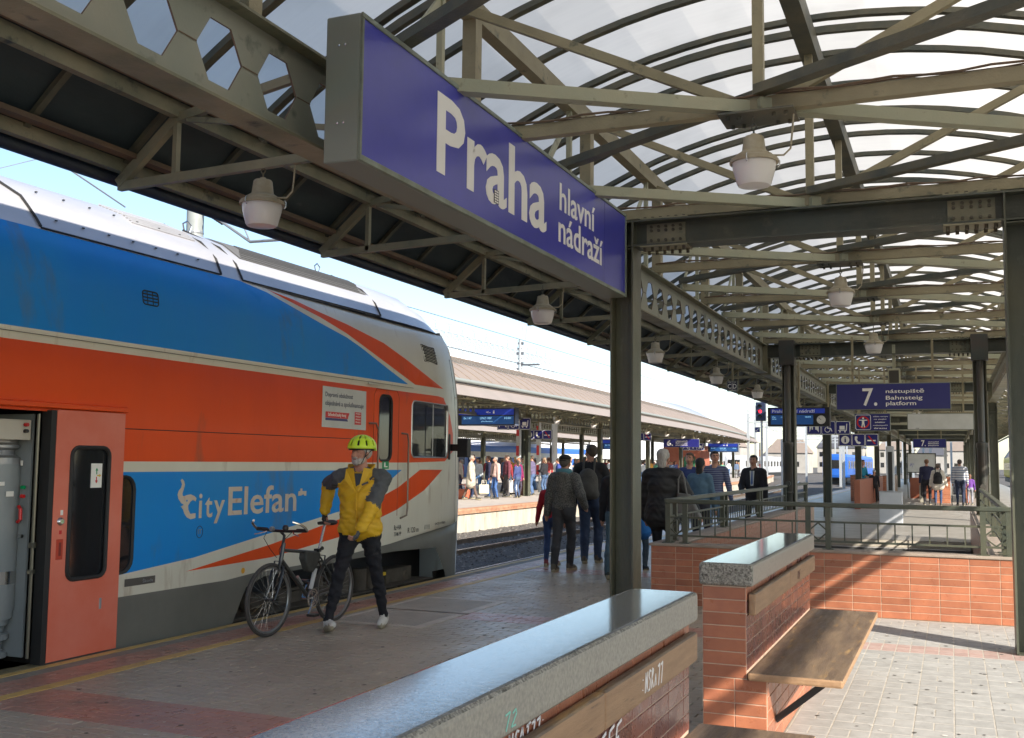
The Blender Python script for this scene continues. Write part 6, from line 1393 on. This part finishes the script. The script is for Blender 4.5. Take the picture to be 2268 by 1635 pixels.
def backpack(loc, face, c, label, s=1., d=.17, z=1.0):
    B = empty('backpack', loc, face, label, 'backpack')
    pr = [('e', (0,-.22,z+.02), (.15*s,.085*s,.2*s), 0, 0, 0, .02), ('e', (0,-.24,z-.08), (.145*s,.095*s,.14*s), 0, 0, 0, .05), ('e', (0,-.31,z-.09), (.10*s,.05*s,.10*s), 0, 0, 0, .02), ('c', (-.1*s,-.22,z-.17), (.1*s,-.22,z-.17), .07*s, .07*s, 0, .04)]
    V_, Q_, M_ = surf(pr, .014, .001); mt = cloth('bp%02d%02d%02d' % tuple(int(q*99) for q in c), c); mesh_obj('pack_body', V_.tolist(), Q_.tolist(), [mt], None, B)
    m = MB()
    for q in (-1,1): m.tube([(q*.085,-.16,z+.17),(q*.09,-.08,z+.40),(q*.10,.05,z+.42),(q*.13,.13,z+.28),(q*.15,.04,z-.05)], .017, 6)
    m.build('shoulder_strap', mt, B, smooth=True); m = MB(); m.tube([(-.11*s,-.30,z+.03),(-.08*s,-.32,z+.11),(.08*s,-.32,z+.11),(.11*s,-.30,z+.03)], .005, 5); m.build('zip', blackP, B)
    return B
backpack((-5.38, 16.2, 0), AW+.12, (.075,.072,.065), 'grey backpack on the tall man in the black jacket', 1.12, z=1.27)
# shoulder bag
SB = empty('shoulder_bag', (-3.30, 13.82, 0), -.1, 'grey leather tote bag on the shoulder of the grey haired person', 'bag')
m = MB(); m.add([(-.07,-.04,1.22),(.10,-.04,1.2),(.26,-.05,.90),(-.10,-.05,.88),(-.07,.05,1.22),(.10,.05,1.2),(.26,.06,.90),(-.10,.06,.88)], [(0,1,2,3),(4,7,6,5),(0,4,5,1),(1,5,6,2),(2,6,7,3),(3,7,4,0)]); gbag = mat('grey_leather', (.16,.155,.14), (.12,.115,.105), scale=7, rough=.5, bump=.3); m.build('bag_body', gbag, SB, bevel=.03, seg=3, smooth=2)
m = MB(); m.tube([(-.05,-.04,1.2),(-.05,-.03,1.4),(-.01,.0,1.5),(.03,-.03,1.4),(.07,-.04,1.2)], .011, 6); m.build('bag_strap', gbag, SB, smooth=True)
# far part of the near platform
FG = 'people waiting at the far end of the near platform'
P((-3.5, 47, 0), FW+.9, h=1.80, top=(.01,.2,.3), bot=(.012,.012,.014), hair=(.02,.015,.012), hands=((.15,.25,1.1),(-.15,.25,1.15)), cell=.024, label='man in teal and navy jacket standing left of the grey kiosk', group=FG)
hat_c['personchild in white cap next to the man in the teal jacket'] = (.75,.73,.7)
P((-3.05, 47.4, 0), FW, h=1.38, top=(.02,.018,.03), bot=(.012,.012,.014), hat='cap', cell=.024, label='child in white cap next to the man in the teal jacket', group=FG)
P((-.95, 46.6, 0), AW, h=1.85, top=(.02,.022,.06), bot=(.01,.01,.015), hair=(.2,.09,.04), cell=.022, label='red haired woman in navy dotted top left of the white coat', group=FG, bulk=1.1)
hat_c['personwoman in cream coat and brown beanie carrying a black backpack'] = (.12,.09,.07)
P((-.52, 45.6, 0), AW, h=1.66, top=(.6,.55,.47), bot=(.03,.06,.14), hat='beanie', puff=.05, coat=.08, cell=.022, hands=((.34,.05,.85),(-.3,.05,.85)), label='woman in cream coat and brown beanie carrying a black backpack', group=FG, female=True)
backpack((-.52, 45.6, 0), AW, (.012,.012,.012), 'black backpack on the woman in the cream coat', 1.1, z=1.12)
strp = mat('striped_shirt', (.5,.5,.52), (.45,.45,.48), scale=5, rough=.8, wave=(3.2,(.12,.15,.22),'Z',.1))
P((.30, 46.5, 0), AW, h=1.85, topm=strp, top=(.5,.5,.5), bot=(.02,.03,.07), hair=(.07,.05,.04), puff=.02, cell=.022, bulk=1.12, label='broad man in striped shirt pushing a pram', group=FG)
P((.68, 47.5, 0), AW, h=1.25, top=(.15,.05,.3), bot=(.3,.3,.35), hair=(.2,.09,.05), hairlen=.15, cell=.024, label='small girl with purple backpack right of the striped shirt man', group=FG)
pm = empty('pram', (.25, 47.4, 0), 0, 'dark pram pushed by the man in the striped shirt', 'pram')
m = MB(); m.tube([(-.25,-.5,1.0),(-.25,.1,.5),(-.25,.4,.2)], .015, 6); m.tube([(.25,-.5,1.0),(.25,.1,.5),(.25,.4,.2)], .015, 6); m.tube([(-.25,-.5,1.0),(.25,-.5,1.0)], .015, 6); m.build('pram_frame', alu, pm)
m = MB(); m.box(-.22,.22,-.2,.5,.45,.7); m.lathe([(.3,-.22),(.3,.22)], 14, (0,.1,.7), axis='x'); m.build('carry_cot', cloth('navyp', (.02,.025,.04)), pm, bevel=.05)
for x in (-.27,.27):
    for y in (-.25,.35): m = MB(); m.lathe([(0,-.02),(.13,-.02),(.13,.02),(0,.02)], 14, (x,y,.13), axis='x'); m.build('wheel', rubber, pm)
# kiosk pillar, escalator ends, notice frame
K = empty('platform_kiosk', (-1.59, 31.5, 0), 0, 'grey metal cabinet with a tall narrow display pillar on top', 'kiosk')
gk = mat('kiosk_grey', (.45,.47,.5), (.4,.42,.45), scale=3, rough=.45)
m = MB(); m.box(-.3,.3,-.25,.25,0,.86); m.build('cabinet', gk, K, bevel=.012); m = MB(); m.box(-.105,.105,-.14,.1,.86,2.14); m.build('pillar', gk, K, bevel=.02); m = MB(); m.box(-.055,.055,-.15,-.14,.9,1.98); m.build('display_strip', blackP, K); m = MB(); m.box(-.31,.31,-.26,.26,.86,.875); m.build('cabinet_top', alu, K)
for i, (x, w2, lab) in enumerate(((-3.86,.6,'brick block at the escalator head behind the man in the teal jacket'), (-2.55,.5,'brick block between the two escalators behind the kiosk'), (-.36,.58,'brick block left of the stair opening behind the woman in the cream coat'))):
    E_ = empty('escalator_block', (x, 49, 0), 0, lab, 'brick block', 'brick blocks at the escalator heads'); c = MB(); c.box(-w2/2,w2/2,.012,2.4,0,1.12); c.build('block_core', grout, E_)
    T = Tiler(E_, tileM)
    for r_ in range(14): 
        for q in range(2): T.put('x', w2/2-.004, .074, (-w2/2 + q*w2/2 + .001, .012, .003 + .08*r_))
    m = MB(); m.box(-w2/2-.01,w2/2+.01,0,2.41,1.12,1.15); m.build('block_coping', capm, E_)
for i, (x, lab) in enumerate(((-3.35, 'rounded escalator handrail end next to the teal jacket man'), (-1.2, 'rounded escalator handrail end right of the kiosk'))):
    E_ = empty('escalator', (x, 49, 0), 0, lab, 'escalator', 'escalator heads')
    m = MB(); m.tube([(0,2.2,1.1),(0,.25,1.1),(0,.08,1.02),(0,0,.85),(0,0,.45),(0,.1,.25),(0,.4,.2)], .05, 10); m.build('handrail', rubber, E_, smooth=True); m = MB(); m.box(-.12,.12,.05,2.2,0,1.05); m.build('balustrade', mat('balustrade_cream', (.36,.34,.28), rough=.3), E_, bevel=.05)
nf = empty('notice_frame', (-1.35, 55, 0), 0, 'white notice board in a dark frame behind the walking people', 'notice board')
m = MB(); m.box(-.62,.62,-.02,.02,1.25,2.15); m.build('board', whiteP, nf); m = MB()
for q in ((-.66,-.62,.0,2.2),(.62,.66,.0,2.2)): m.box(q[0],q[1],-.03,.03,q[2],q[3])
m.box(-.66,.66,-.03,.03,2.15,2.2); m.box(-.66,.66,-.03,.03,1.24,1.28); m.build('board_frame', rg, nf)
m = MB()
for i in range(9): a, b = random.random()*6, random.random()*6; m.tube([(-.45+.1*math.cos(a),-.023,1.62+.1*math.sin(a)),(-.42+.1*math.cos(b),-.023,1.6+.1*math.sin(b))], .004, 4)
m.build('scribble', mat('blue_ink', (.1,.12,.4), rough=.5), nf)
lw = empty('escalator_parapet', (0,0,0), 0, 'long low brick parapet with railing behind the kiosk', 'parapet wall'); c = MB(); c.box(-3.2,.7,44.3,44.5,0,.01); c.box(-3.3,-3.1,40.4,60,0,1.05); c.box(.55,.7,50,62,0,1.0); c.box(-1.9,-.7,55.2,55.4,0,1.0); c.build('parapet_wall', mat('far_tile_wall', (.33,.11,.055), (.28,.09,.05), scale=3, rough=.5), lw)
# ================================================================== opposite platform crowd
CG = 'people waiting on the opposite platform'
def crowd(x, y, h, fc, **k):
    yy = y; xx = x; return human('person', (xx, yy, 0), fc, h=h, cell=k.pop('cell', .026), folds=.003, group=CG, **k)
crowd(-18.15, 39.2, 1.80, -1.3, top=(.48,.44,.36), bot=(.14,.09,.07), hair=(.35,.33,.3), coat=.28, puff=.04, female=True, feet=((.1,.3,0),(-.1,-.3,0)), label='grey haired woman in long beige coat stepping beside the train nose')
crowd(-18.75, 40.6, 1.84, -.9, top=(.05,.06,.08), bot=(.03,.05,.12), hair=(.2,.1,.05), label='person with teal and lime pack behind the beige coat')
crowd(-18.6, 42.0, 1.80, 2.2, top=(.02,.03,.06), bot=(.03,.08,.2), hair=(.15,.08,.05), puff=.03, label='man in navy jacket and blue jeans in front of the pale pillar')
crowd(-17.75, 40.8, 1.76, 2.6, top=(.6,.42,.38), bot=(.06,.14,.36), hair=(.3,.28,.26), puff=.04, hood=True, label='person in pale pink jacket and blue jeans with a black rucksack')
backpack((-17.75, 40.8, 0), 3.9, (.015,.015,.018), 'black rucksack on the person in the pale pink jacket', 1.0, z=1.12)
crowd(-18.4, 43.6, 1.86, 2.4, top=(.16,.04,.06), bot=(.1,.09,.09), hair=(.6,.45,.36), puff=.02, label='bald man in maroon sweater holding a jacket')
crowd(-18.2, 44.4, 1.72, -2.2, top=(.22,.015,.09), bot=(.06,.05,.08), hair=(.5,.2,.07), hairlen=.2, coat=.15, female=True, label='red haired woman in magenta coat and dark leggings')
crowd(-18.3, 46.4, 1.84, 1.7, top=(.14,.12,.22), bot=(.09,.16,.32), hair=(.12,.08,.05), puff=.04, headpitch=-.3, hands=((.15,.15,.9),(-.15,.15,.9)), label='man in dull violet jacket looking down with hands in pockets')
crowd(-17.75, 46.6, 1.76, 1.3, top=(.02,.02,.03), bot=(.08,.14,.26), hair=(.35,.24,.15), puff=.02, headpitch=-.35, hands=((.1,.3,1.15),(-.1,.3,1.15)), hairlen=.08, female=True, label='woman in black jacket with cream handbag looking at her hands')
crowd(-19.3, 45.5, 1.78, -1.0, top=(.3,.3,.34), bot=(.05,.05,.06), hair=(.55,.5,.45), label='light haired man in grey behind the magenta coat')
crowd(-19.6, 47.5, 1.78, 3.0, top=(.6,.35,.08), bot=(.05,.05,.06), hair=(.75,.55,.15), hairlen=.12, female=True, label='blonde woman in ochre scarf behind the violet jacket')
crowd(-18.5, 50.5, 1.72, 2.0, top=(.04,.07,.3), bot=(.2,.35,.55), hair=(.05,.03,.02), hood=True, puff=.03, label='child in royal blue hooded jacket right of the nearest opposite column')
crowd(-18.6, 52.5, 1.84, -1.5, top=(.7,.72,.75), bot=(.1,.14,.25), hair=(.45,.3,.22), hands=((.35,.2,1.3),(-.35,.2,1.3)), label='bald man in white shirt lifting his arms')
crowd(-19.5, 51.8, 1.80, 1.0, top=(.4,.05,.05), bot=(.05,.05,.08), hair=(.1,.05,.03), label='person in red check shirt behind the royal blue jacket')
cols_ = [((.05,.07,.2),(.06,.1,.2)), ((.03,.03,.035),(.03,.03,.05)), ((.45,.4,.35),(.05,.05,.07)), ((.3,.03,.04),(.03,.05,.12)), ((.55,.6,.65),(.1,.2,.4)), ((.1,.3,.2),(.05,.05,.05)), ((.6,.3,.05),(.06,.1,.2)), ((.1,.15,.25),(.15,.15,.15))]
hairs = [(.05,.03,.02),(.15,.08,.04),(.4,.3,.15),(.3,.28,.26),(.02,.015,.01)]; nmz = ['navy','black','beige','red','pale blue','green','orange','slate']
protos = []
for i, (t, b) in enumerate(cols_):
    protos.append(human('person', (-19.5, 60+3*i, 0), 0, h=1.74, top=t, bot=b, hair=hairs[i % 5], hairlen=(.15 if i % 3 == 0 else 0), puff=.02*(i % 3), cell=.04, folds=0, group='distant people on the opposite platform', label='distant waiting person dressed in %s on the opposite platform' % nmz[i]))
k = 0
for i in range(120):
    y = 43 + 79*(i/120.)**1.1 + RNG.uniform(-1, 1); x = -19.6 - RNG.uniform(0, 4.5) if i % 3 else -17.4 - RNG.uniform(0, 5)
    x = bx2(x, y); p = protos[i % 8]
    if i < 8: o = p
    else: o = p.copy(); col.objects.link(o)
    o.location = (x, y, 0); o.rotation_euler = (0,0,RNG.uniform(0, 6.28)); sca = RNG.uniform(.93, 1.06); o.scale = (sca,)*3
# luggage on the opposite platform
def bagobj(name, loc, d, mt, label, cat='bag', handle=True):
    B = empty(name, loc, RNG.uniform(0,1), label, cat); m = MB(); m.box(-d[0]/2,d[0]/2,-d[1]/2,d[1]/2,0,d[2]); m.build('bag_body', mt, B, bevel=min(d)*.3, seg=3, smooth=2)
    if handle: m = MB(); m.tube([(-d[0]*.25,0,d[2]-.02),(-d[0]*.2,0,d[2]+.18),(d[0]*.2,0,d[2]+.18),(d[0]*.25,0,d[2]-.02)], .012, 6); m.build('bag_handle', mt, B, smooth=True)
bagobj('handbag', (-17.75,39.6,.25), (.42,.16,.38), mat('cream_leather', (.62,.58,.45), rough=.5), 'cream handbag carried low by the woman in the beige coat')
bagobj('plastic_bag', (-17.75,42.7,.22), (.36,.22,.55), mat('white_plastic_bag', (.75,.75,.75), rough=.4), 'white plastic carrier bag hanging beside the maroon sweater')
bagobj('plastic_bag', (-17.3,46.1,0), (.4,.3,.3), mat('pale_blue_bag', (.35,.55,.62), rough=.4), 'pale blue plastic bag standing on the opposite platform')
bagobj('travel_bag', (-18.9,39.9,0), (.7,.35,.42), mat('orange_bag', (.45,.12,.06), rough=.6), 'orange red travel bag on the ground behind the beige coat')
bagobj('handbag', (-17.5,46.9,.72), (.32,.12,.3), mat('cream_leather2', (.55,.52,.42), rough=.5), 'cream handbag on the woman in the black jacket')
bagobj('white_crate', (-17.6,47.6,0), (.5,.4,.85), mat('white_card', (.72,.72,.7), rough=.6), 'tall white box standing between the violet and black jackets', 'box', False)
bagobj('brown_crate', (-18.6,45.6,0), (.4,.3,.75), mat('brown_card', (.2,.09,.05), rough=.6), 'brown box standing beside the magenta coat', 'box', False)
# red and white striped poles, masts, signal
def stripe_pole(x, y, z0, z1, r, stripes, label, group='striped poles between the platforms', base=-1.0, zs=None):
    T_ = empty('striped_pole', (x, y, base), 0, label, 'pole', group); m = MB(); m.tube([(0,0,0),(0,0,z1-base)], r, 10); m.build('pole_tube', mat('pale_pole', (.6,.62,.62), rough=.5), T_, smooth=True)
    n = stripes; h_ = (z1-.3-z0)/n
    for i in range(n):
        if i % 2 == 0: m = MB(); m.box(-r*2.2,-r*.2,-r*1.3,-r*1.1,z0-base+i*h_,z0-base+(i+1)*h_); m.build('red_band', mat('signal_red', (.6,.05,.05), rough=.5), T_)
        else: m = MB(); m.box(-r*2.2,-r*.2,-r*1.3,-r*1.1,z0-base+i*h_,z0-base+(i+1)*h_); m.build('white_band', whiteP, T_)
stripe_pole(-19.4, 47.5, .9, 3.6, .07, 5, 'left of two red and white striped poles behind the waiting crowd'); stripe_pole(-19.9, 51.5, .9, 3.75, .07, 5, 'right of two red and white striped poles behind the waiting crowd')
T_ = empty('white_mast', (-20.0, 54, -1), 0, 'plain white mast right of the two striped poles', 'mast'); m = MB(); m.tube([(0,0,0),(0,0,5.0)], .16, 12); m.build('mast_tube', mat('pale_pole', (.6,.62,.62)), T_, smooth=True)
SG = empty('railway_signal', (-6.95, 42.5, -1), 0, 'three lamp railway signal showing red on a striped post', 'railway signal')
m = MB(); m.box(-.22,.16,-.1,.1,3.35+.95,4.3+.75); m.build('signal_head', mat('signal_navy', (.02,.03,.07), rough=.5), SG, bevel=.02)
for i, z in enumerate((4.48,4.68,4.88)):
    mm = emat('red_signal_light', (.8,.02,.04), 1.5) if i == 1 else blackP
    m = MB(); m.lathe([(0,-.115),(.06,-.11),(.065,-.1)], 16, (-.04,0,z), axis='y'); m.build('signal_lamp', mm, SG, fix=False)
    m = MB(); m.add([p for a in np.linspace(.2,2.94,9) for p in ((-.04+.085*math.cos(a),-.1,z+.085*math.sin(a)),(-.04+.09*math.cos(a),-.26,z+.08*math.sin(a)))], [(2*j,2*j+1,2*j+3,2*j+2) for j in range(8)]); m.build('signal_hood', blackP, SG, fix=False)
m = MB(); m.tube([(0,0,0),(0,0,4.3)], .045, 10); m.build('signal_post', mat('pale_pole', (.6,.6,.6)), SG, smooth=True)
for i in range(8): m = MB(); m.box(-.1,-.05,-.06,-.05,1.2+.28*i,1.2+.28*(i+1)); m.build('red_band' if i % 2 == 0 else 'white_band', MATS['signal_red'] if i % 2 == 0 else whiteP, SG)
m = MB(); m.box(-.26,-.06,-.07,-.05,3.85,4.05); m.build('arrow_plate', signB2, SG); m = MB(); m.beam((-.1,-.075,4.0),(-.21,-.075,3.9),.01,.02); m.beam((-.22,-.075,3.89),(-.22,-.075,3.95),.01,.018); m.beam((-.22,-.075,3.89),(-.15,-.075,3.89),.01,.018); m.build('arrow', signW, SG)
for i, x in enumerate((-6.95,-6.6)):
    T_ = empty('pale_post', (x-.6, 52+2*i, -.8), 0, 'slim pale post beside the track right of the drain pipe column', 'post', 'slim pale posts beside the track'); m = MB(); m.tube([(0,0,0),(0,0,3.6)], .05, 10); m.build('post_tube', mat('pale_pole', (.6,.6,.6)), T_, smooth=True); m = MB(); m.box(-.12,.12,-.12,.12,0,.5); m.build('post_base', yelP, T_)
# ================================================================== overhead line
def wire(name, pts, r, label, cat='overhead wire', group='overhead wires'):
    m = MB(); m.tube(pts, r, 5); return tag(m.build(name, blackP, None), label, cat, group)
wire('overhead_wire', [(-8.1, y, 4.56-.0) for y in (-10,30)] + [(-8.6,60,4.6),(-9.8,95,4.6)], .009, 'contact wire above the train track, lower of the wires', group=None)
wire('overhead_wire', [(-8.15,-10,5.6)] + [(-8.15, y, 4.95 + .65*((y-16)/26.)**2) for y in np.arange(-8, 42, 4)], .008, 'sagging carrier wire above the contact wire of the train track', group=None)
for i, y in enumerate((6,12.5,19,26,33)): wire('dropper_wire', [(-8.15,y,4.95+.65*((y-16)/26.)**2),(-8.1,y,4.56)], .004, 'thin vertical dropper wire over the train track', 'dropper wire', 'dropper wires')
for i, (z, r_) in enumerate(((4.6,.009),(5.35,.008))): wire('overhead_wire', [(bx2(-12.2,y),y,z) for y in (0,30,45,60,80,110)], r_, ('lower' if i == 0 else 'upper') + ' overhead wire of the middle track against the sky', group=None)
PO_ = empty('catenary_mast', (-10.25, 12.3, -1), 0, 'thick grey steel tube mast rising behind the train roof', 'mast'); m = MB(); m.tube([(0,0,0),(0,0,9)], .125, 20); m.build('mast_tube', mat('mast_grey', (.30,.32,.31), (.25,.27,.26), scale=3, rough=.5), PO_, smooth=True)
m = MB(); m.lathe([(.127,5.9),(.132,5.92),(.127,5.94)], 20); m.build('mast_seam', alu, PO_)
CA = empty('cantilever_arm', (-10.25, 12.3, 4), 0, 'insulated cantilever arm holding the wire over the train roof', 'cantilever arm')
m = MB(); m.tube([(.1,0,1.3),(1.3,-.4,.62),(2.1,-.6,.56)], .022, 8); m.tube([(.1,0,2.4),(1.3,-.4,.62)], .012, 6); m.build('arm_tube', alu, CA); m = MB()
for i in range(6): m.lathe([(.03,-.012),(.055,0),(.03,.012)], 12, (.35+.05*i,-.09-.012*i,1.16-.028*i), axis='x')
m.build('insulator', mat('insulator_brown', (.05,.035,.03), rough=.3), CA)
CB = empty('cantilever_arm', (-8.1, 7.55, 4.55), 0, 'registration arm clamped to the contact wire at the upper left', 'cantilever arm')
m = MB(); m.tube([(0,0,0),(-.35,.25,.16),(-1.6,.9,.5)], .016, 8); m.tube([(.0,-.25,.12),(0,0,0),(-.15,1.2,-.22)], .010, 6); m.tube([(0,0,0),(-.1,-.5,-.25)], .004, 5); m.build('arm_tube', alu, CB); m = MB(); m.cbox((0,0,0), (.07,.09,.05)); m.build('clamp', alu, CB, bevel=.01)
# mast with floodlight beyond the opposite roof
LM = empty('lattice_mast', (-23.5, 57.5, 0), 0, 'pale mast with antennas and a floodlight behind the tan roof', 'mast'); m = MB(); m.tube([(0,0,0),(0,0,8.8)], .13, 8); m.build('mast_tube', latt, LM)
m = MB()
for i in range(6): z = 7.0+.3*i; m.box(-.22+.05*(i % 3),.1+.07*(i % 2),-.1,.1,z,z+.1+.05*(i % 2))
m.box(.1,1.2,-.12,.12,7.25,7.33); m.build('equipment_arm', mat('dark_equipment', (.1,.11,.13), rough=.5), LM); m = MB()
for x in (-.2,.1,.3): m.tube([(x,0,8.7),(x*1.4,0,9.6)], .02, 5)
m.build('antenna', latt, LM)
# ================================================================== distance
c3_ = canopy('platform_canopy', -36.5, 20, 8, 'third arched canopy farther away behind the opposite platform roof', own=False, bend=bendf)
o3 = MB()
for a in np.arange(15, 130, 5.): o3.box(-41, -31.5, a, a+5, -.9, 0)
tag(o3.build('farther_platform', MATS['sunlit_platform_paving'], bend=bendf, fix=False), kind='structure')
BT = empty('blue_train', (-45, 70, 0), 0, 'blue and white train standing beyond the opposite platforms', 'train')
m = MB(); m.box(-1.4,1.4,-40,60,-.3,3.2); m.build('train_body', trainB2, BT, bevel=.3); m = MB(); m.box(1.4,1.42,-40,60,1.95,2.5); m.build('white_stripe', whiteP, BT, fix=False)
m = MB()
for i in range(40): m.box(1.42,1.43,-39+2.4*i,-37.4+2.4*i,1.2,1.9)
m.build('window', tWin, BT, fix=False)['kind'] = 'stuff'
# station hall vault with glazed lantern
HL = empty('station_hall_roof', (-67, 150, 0), 0, 'huge white arched station hall roof beyond the canopies', 'building')
m = MB(); n = 24; vs = [(22*math.cos(a), y, 2 + 14.2*math.sin(a)) for y in (-70, 90) for a in np.linspace(0, math.pi, n+1)]; m.add(vs, [(i, i+1, n+2+i, n+1+i) for i in range(n)] + [tuple(range(n, -1, -1)), tuple(range(n+1, 2*n+2))]); m.build('vault', hallW, HL, smooth=2)
m = MB(); 
for z in (15.2,): m.tube([(8.2,-60,z),(8.2,38,z)], .22, 6)
m.build('walkway_rail', latt, HL)
LN = empty('roof_lantern', (-67, 150, 15.45), 0, 'glazed lattice lantern running along the top of the station hall roof', 'roof lantern')
m = MB(); g2 = MB()
for i in range(24):
    y = -34 + 2.0*i
    for s_ in (-1,1):
        m.beam((s_*7.0,y,0),(s_*5.5,y,3.2), .12,.12); m.beam((s_*7.0,y,0),(s_*5.5,y+2.0,3.2), .09,.09); m.beam((s_*5.5,y,3.2),(s_*7,y+2.0,0), .09,.09)
    m.beam((-5.5,y,3.2),(5.5,y,3.2), .12,.12)
    if i % 2 == 0:
        for s_ in (-1,1): m.beam((s_*5.5,y,3.2),(s_*5.9,y+.6,4.2), .1,.1); m.beam((s_*5.9,y+1.4,4.2),(s_*5.9,y-.4,4.2), .1,.1); m.beam((s_*5.5,y+1.2,3.2),(s_*5.9,y+.4,4.2), .1,.1)
for s_ in (-1,1): m.beam((s_*5.5,-34,3.2),(s_*5.5,14,3.2), .15,.15); m.beam((s_*7,-34,0),(s_*7,14,0), .15,.15); g2.add([(s_*6.95,-34,.1),(s_*6.95,14,.1),(s_*5.45,14,3.1),(s_*5.45,-34,3.1)], [(0,1,2,3)])
m.build('lantern_lattice', latt, LN)['kind'] = 'stuff'; g2.build('lantern_glazing', glassL, LN, fix=False)
# distant buildings closing the view at the end of the platforms
bl = mat('far_building', (.35,.33,.3), (.42,.4,.37), scale=.4, rough=.9); 
for i, (x, y, w2, h2, d2, lab) in enumerate(((16,120,8,16,30,'pale stone building seen at the far right between the columns'),)):
    Bd = empty('distant_building', (x, y, -1), 0, lab, 'building', 'distant buildings'); m = MB(); m.box(-w2/2,w2/2,-d2/2,d2/2,0,h2); m.build('wall', bl, Bd); m = MB(); m.box(-w2/2-.3,w2/2+.3,-d2/2-.3,d2/2+.3,h2,h2+.4); m.build('roof', roofT, Bd)
    wn = MB().box(-.5,.5,-.05,0,0,1.3).build('window', tWin, Bd); first = True
    for a in np.arange(-w2/2+1, w2/2-.8, 2.2):
        for z in np.arange(1.6, h2-1.4, 3.0):
            if first: wn.location = (a, -d2/2-.001, z); first = False
            else: inst(wn, (a, -d2/2-.001, z), Bd)
for i, (x, y) in enumerate(((-9.5,105),(-11,118),(-12,132),(-9,146),(-14,160),(-16,176),(-6,190),(-20,205))):
    G_ = empty('catenary_portal', (x, y, -1), 0, 'pale lattice catenary portal over the tracks beyond the platform ends', 'catenary portal', 'catenary portals beyond the platform ends'); m = MB(); W_ = 9
    for sx_ in (-W_, 0, W_): m.beam((sx_,0,0),(sx_,0,7.5), .25, .25); m.beam((sx_,0,7.5),(sx_*1.,0,9), .1, .1)
    for z in (6.6, 7.2): m.beam((-W_,0,z),(W_,0,z), .1, .1)
    for k in range(18): m.beam((-W_+k,0,6.6 if k % 2 else 7.2),(-W_+k+1,0,7.2 if k % 2 else 6.6), .07, .07)
    m.build('portal_lattice', latt, G_)
for i in range(16):
    x = -95 + 11*i + RNG.uniform(-3,3); y = 290 + RNG.uniform(0,70); w2 = RNG.uniform(8,15); h2 = RNG.uniform(4,8.5)
    Bd = empty('town_house', (x, y, -1), 0, 'hazy town house on the skyline beyond the tracks', 'building', 'town houses on the skyline'); m = MB(); m.box(-w2/2,w2/2,-6,6,0,h2); m.build('wall', bl, Bd)
    m = MB(); m.add([(-w2/2-.4,-6.4,h2),(w2/2+.4,-6.4,h2),(w2/2+.4,6.4,h2),(-w2/2-.4,6.4,h2),(-w2/2+2,0,h2+4),(w2/2-2,0,h2+4)], [(0,1,5,4),(1,2,5),(2,3,4,5),(3,0,4)]); m.build('roof', roofT if i % 2 else mat('slate_roof', (.1,.1,.11)), Bd)
    wn = MB().box(-.5,.5,-.05,0,0,1.4).build('window', tWin, Bd); wn.location = (-w2/2+1.2,-6.001,1.8)
    for a in np.arange(-w2/2+1.2, w2/2-.9, 2.4):
        for z in np.arange(1.8, h2-2, 3.1):
            if not (a == -w2/2+1.2 and z == 1.8): inst(wn, (a,-6.001,z), Bd)
for i, (x, y, c_, lab) in enumerate(((-12.6,150,trainB2,'far blue coach standing on the middle track beyond the platform'), (-30,180,mat('far_coach_white',(.5,.52,.55)),'far pale coach standing beyond the opposite platform end'), (8.5,150,mat('far_coach_yellow',(.6,.45,.03)),'far yellow coach seen between the right columns'))):
    T_ = empty('parked_coach', (x, y, -.6), 0, lab, 'coach', 'coaches parked beyond the platforms'); m = MB(); m.box(-1.4,1.4,-22,22,.6,3.4); m.build('coach_body', c_, T_, bevel=.35); m = MB(); m.box(-1.3,1.3,-21,21,.0,.6); m.build('underframe', rubber, T_)
    m = MB(); 
    for k in range(12): m.box(-1.415,-1.4,-20+3.4*k,-18+3.4*k,1.7,2.6); m.box(1.4,1.415,-20+3.4*k,-18+3.4*k,1.7,2.6)
    m.box(-.9,.9,-22.02,-22,1.7,2.7); m.build('window', tWin, T_)['kind'] = 'stuff'
rb_ = empty('red_brick_hut', (-21.6, 92, 0), 0, 'red brick hut with dark green door on the opposite platform', 'hut'); m = MB(); m.box(-1.6,1.6,-2,2,0,3.1); m.build('wall', mat('far_red_brick', (.3,.09,.06), (.36,.13,.08), scale=2, rough=.8), rb_); m = MB(); m.box(.2,1.2,-2.03,-2,0,2.1); m.build('door', mat('green_door', (.02,.12,.06), rough=.5), rb_)
for o_ in list(bpy.data.objects):
    if 'hc' in o_: del o_['hc']
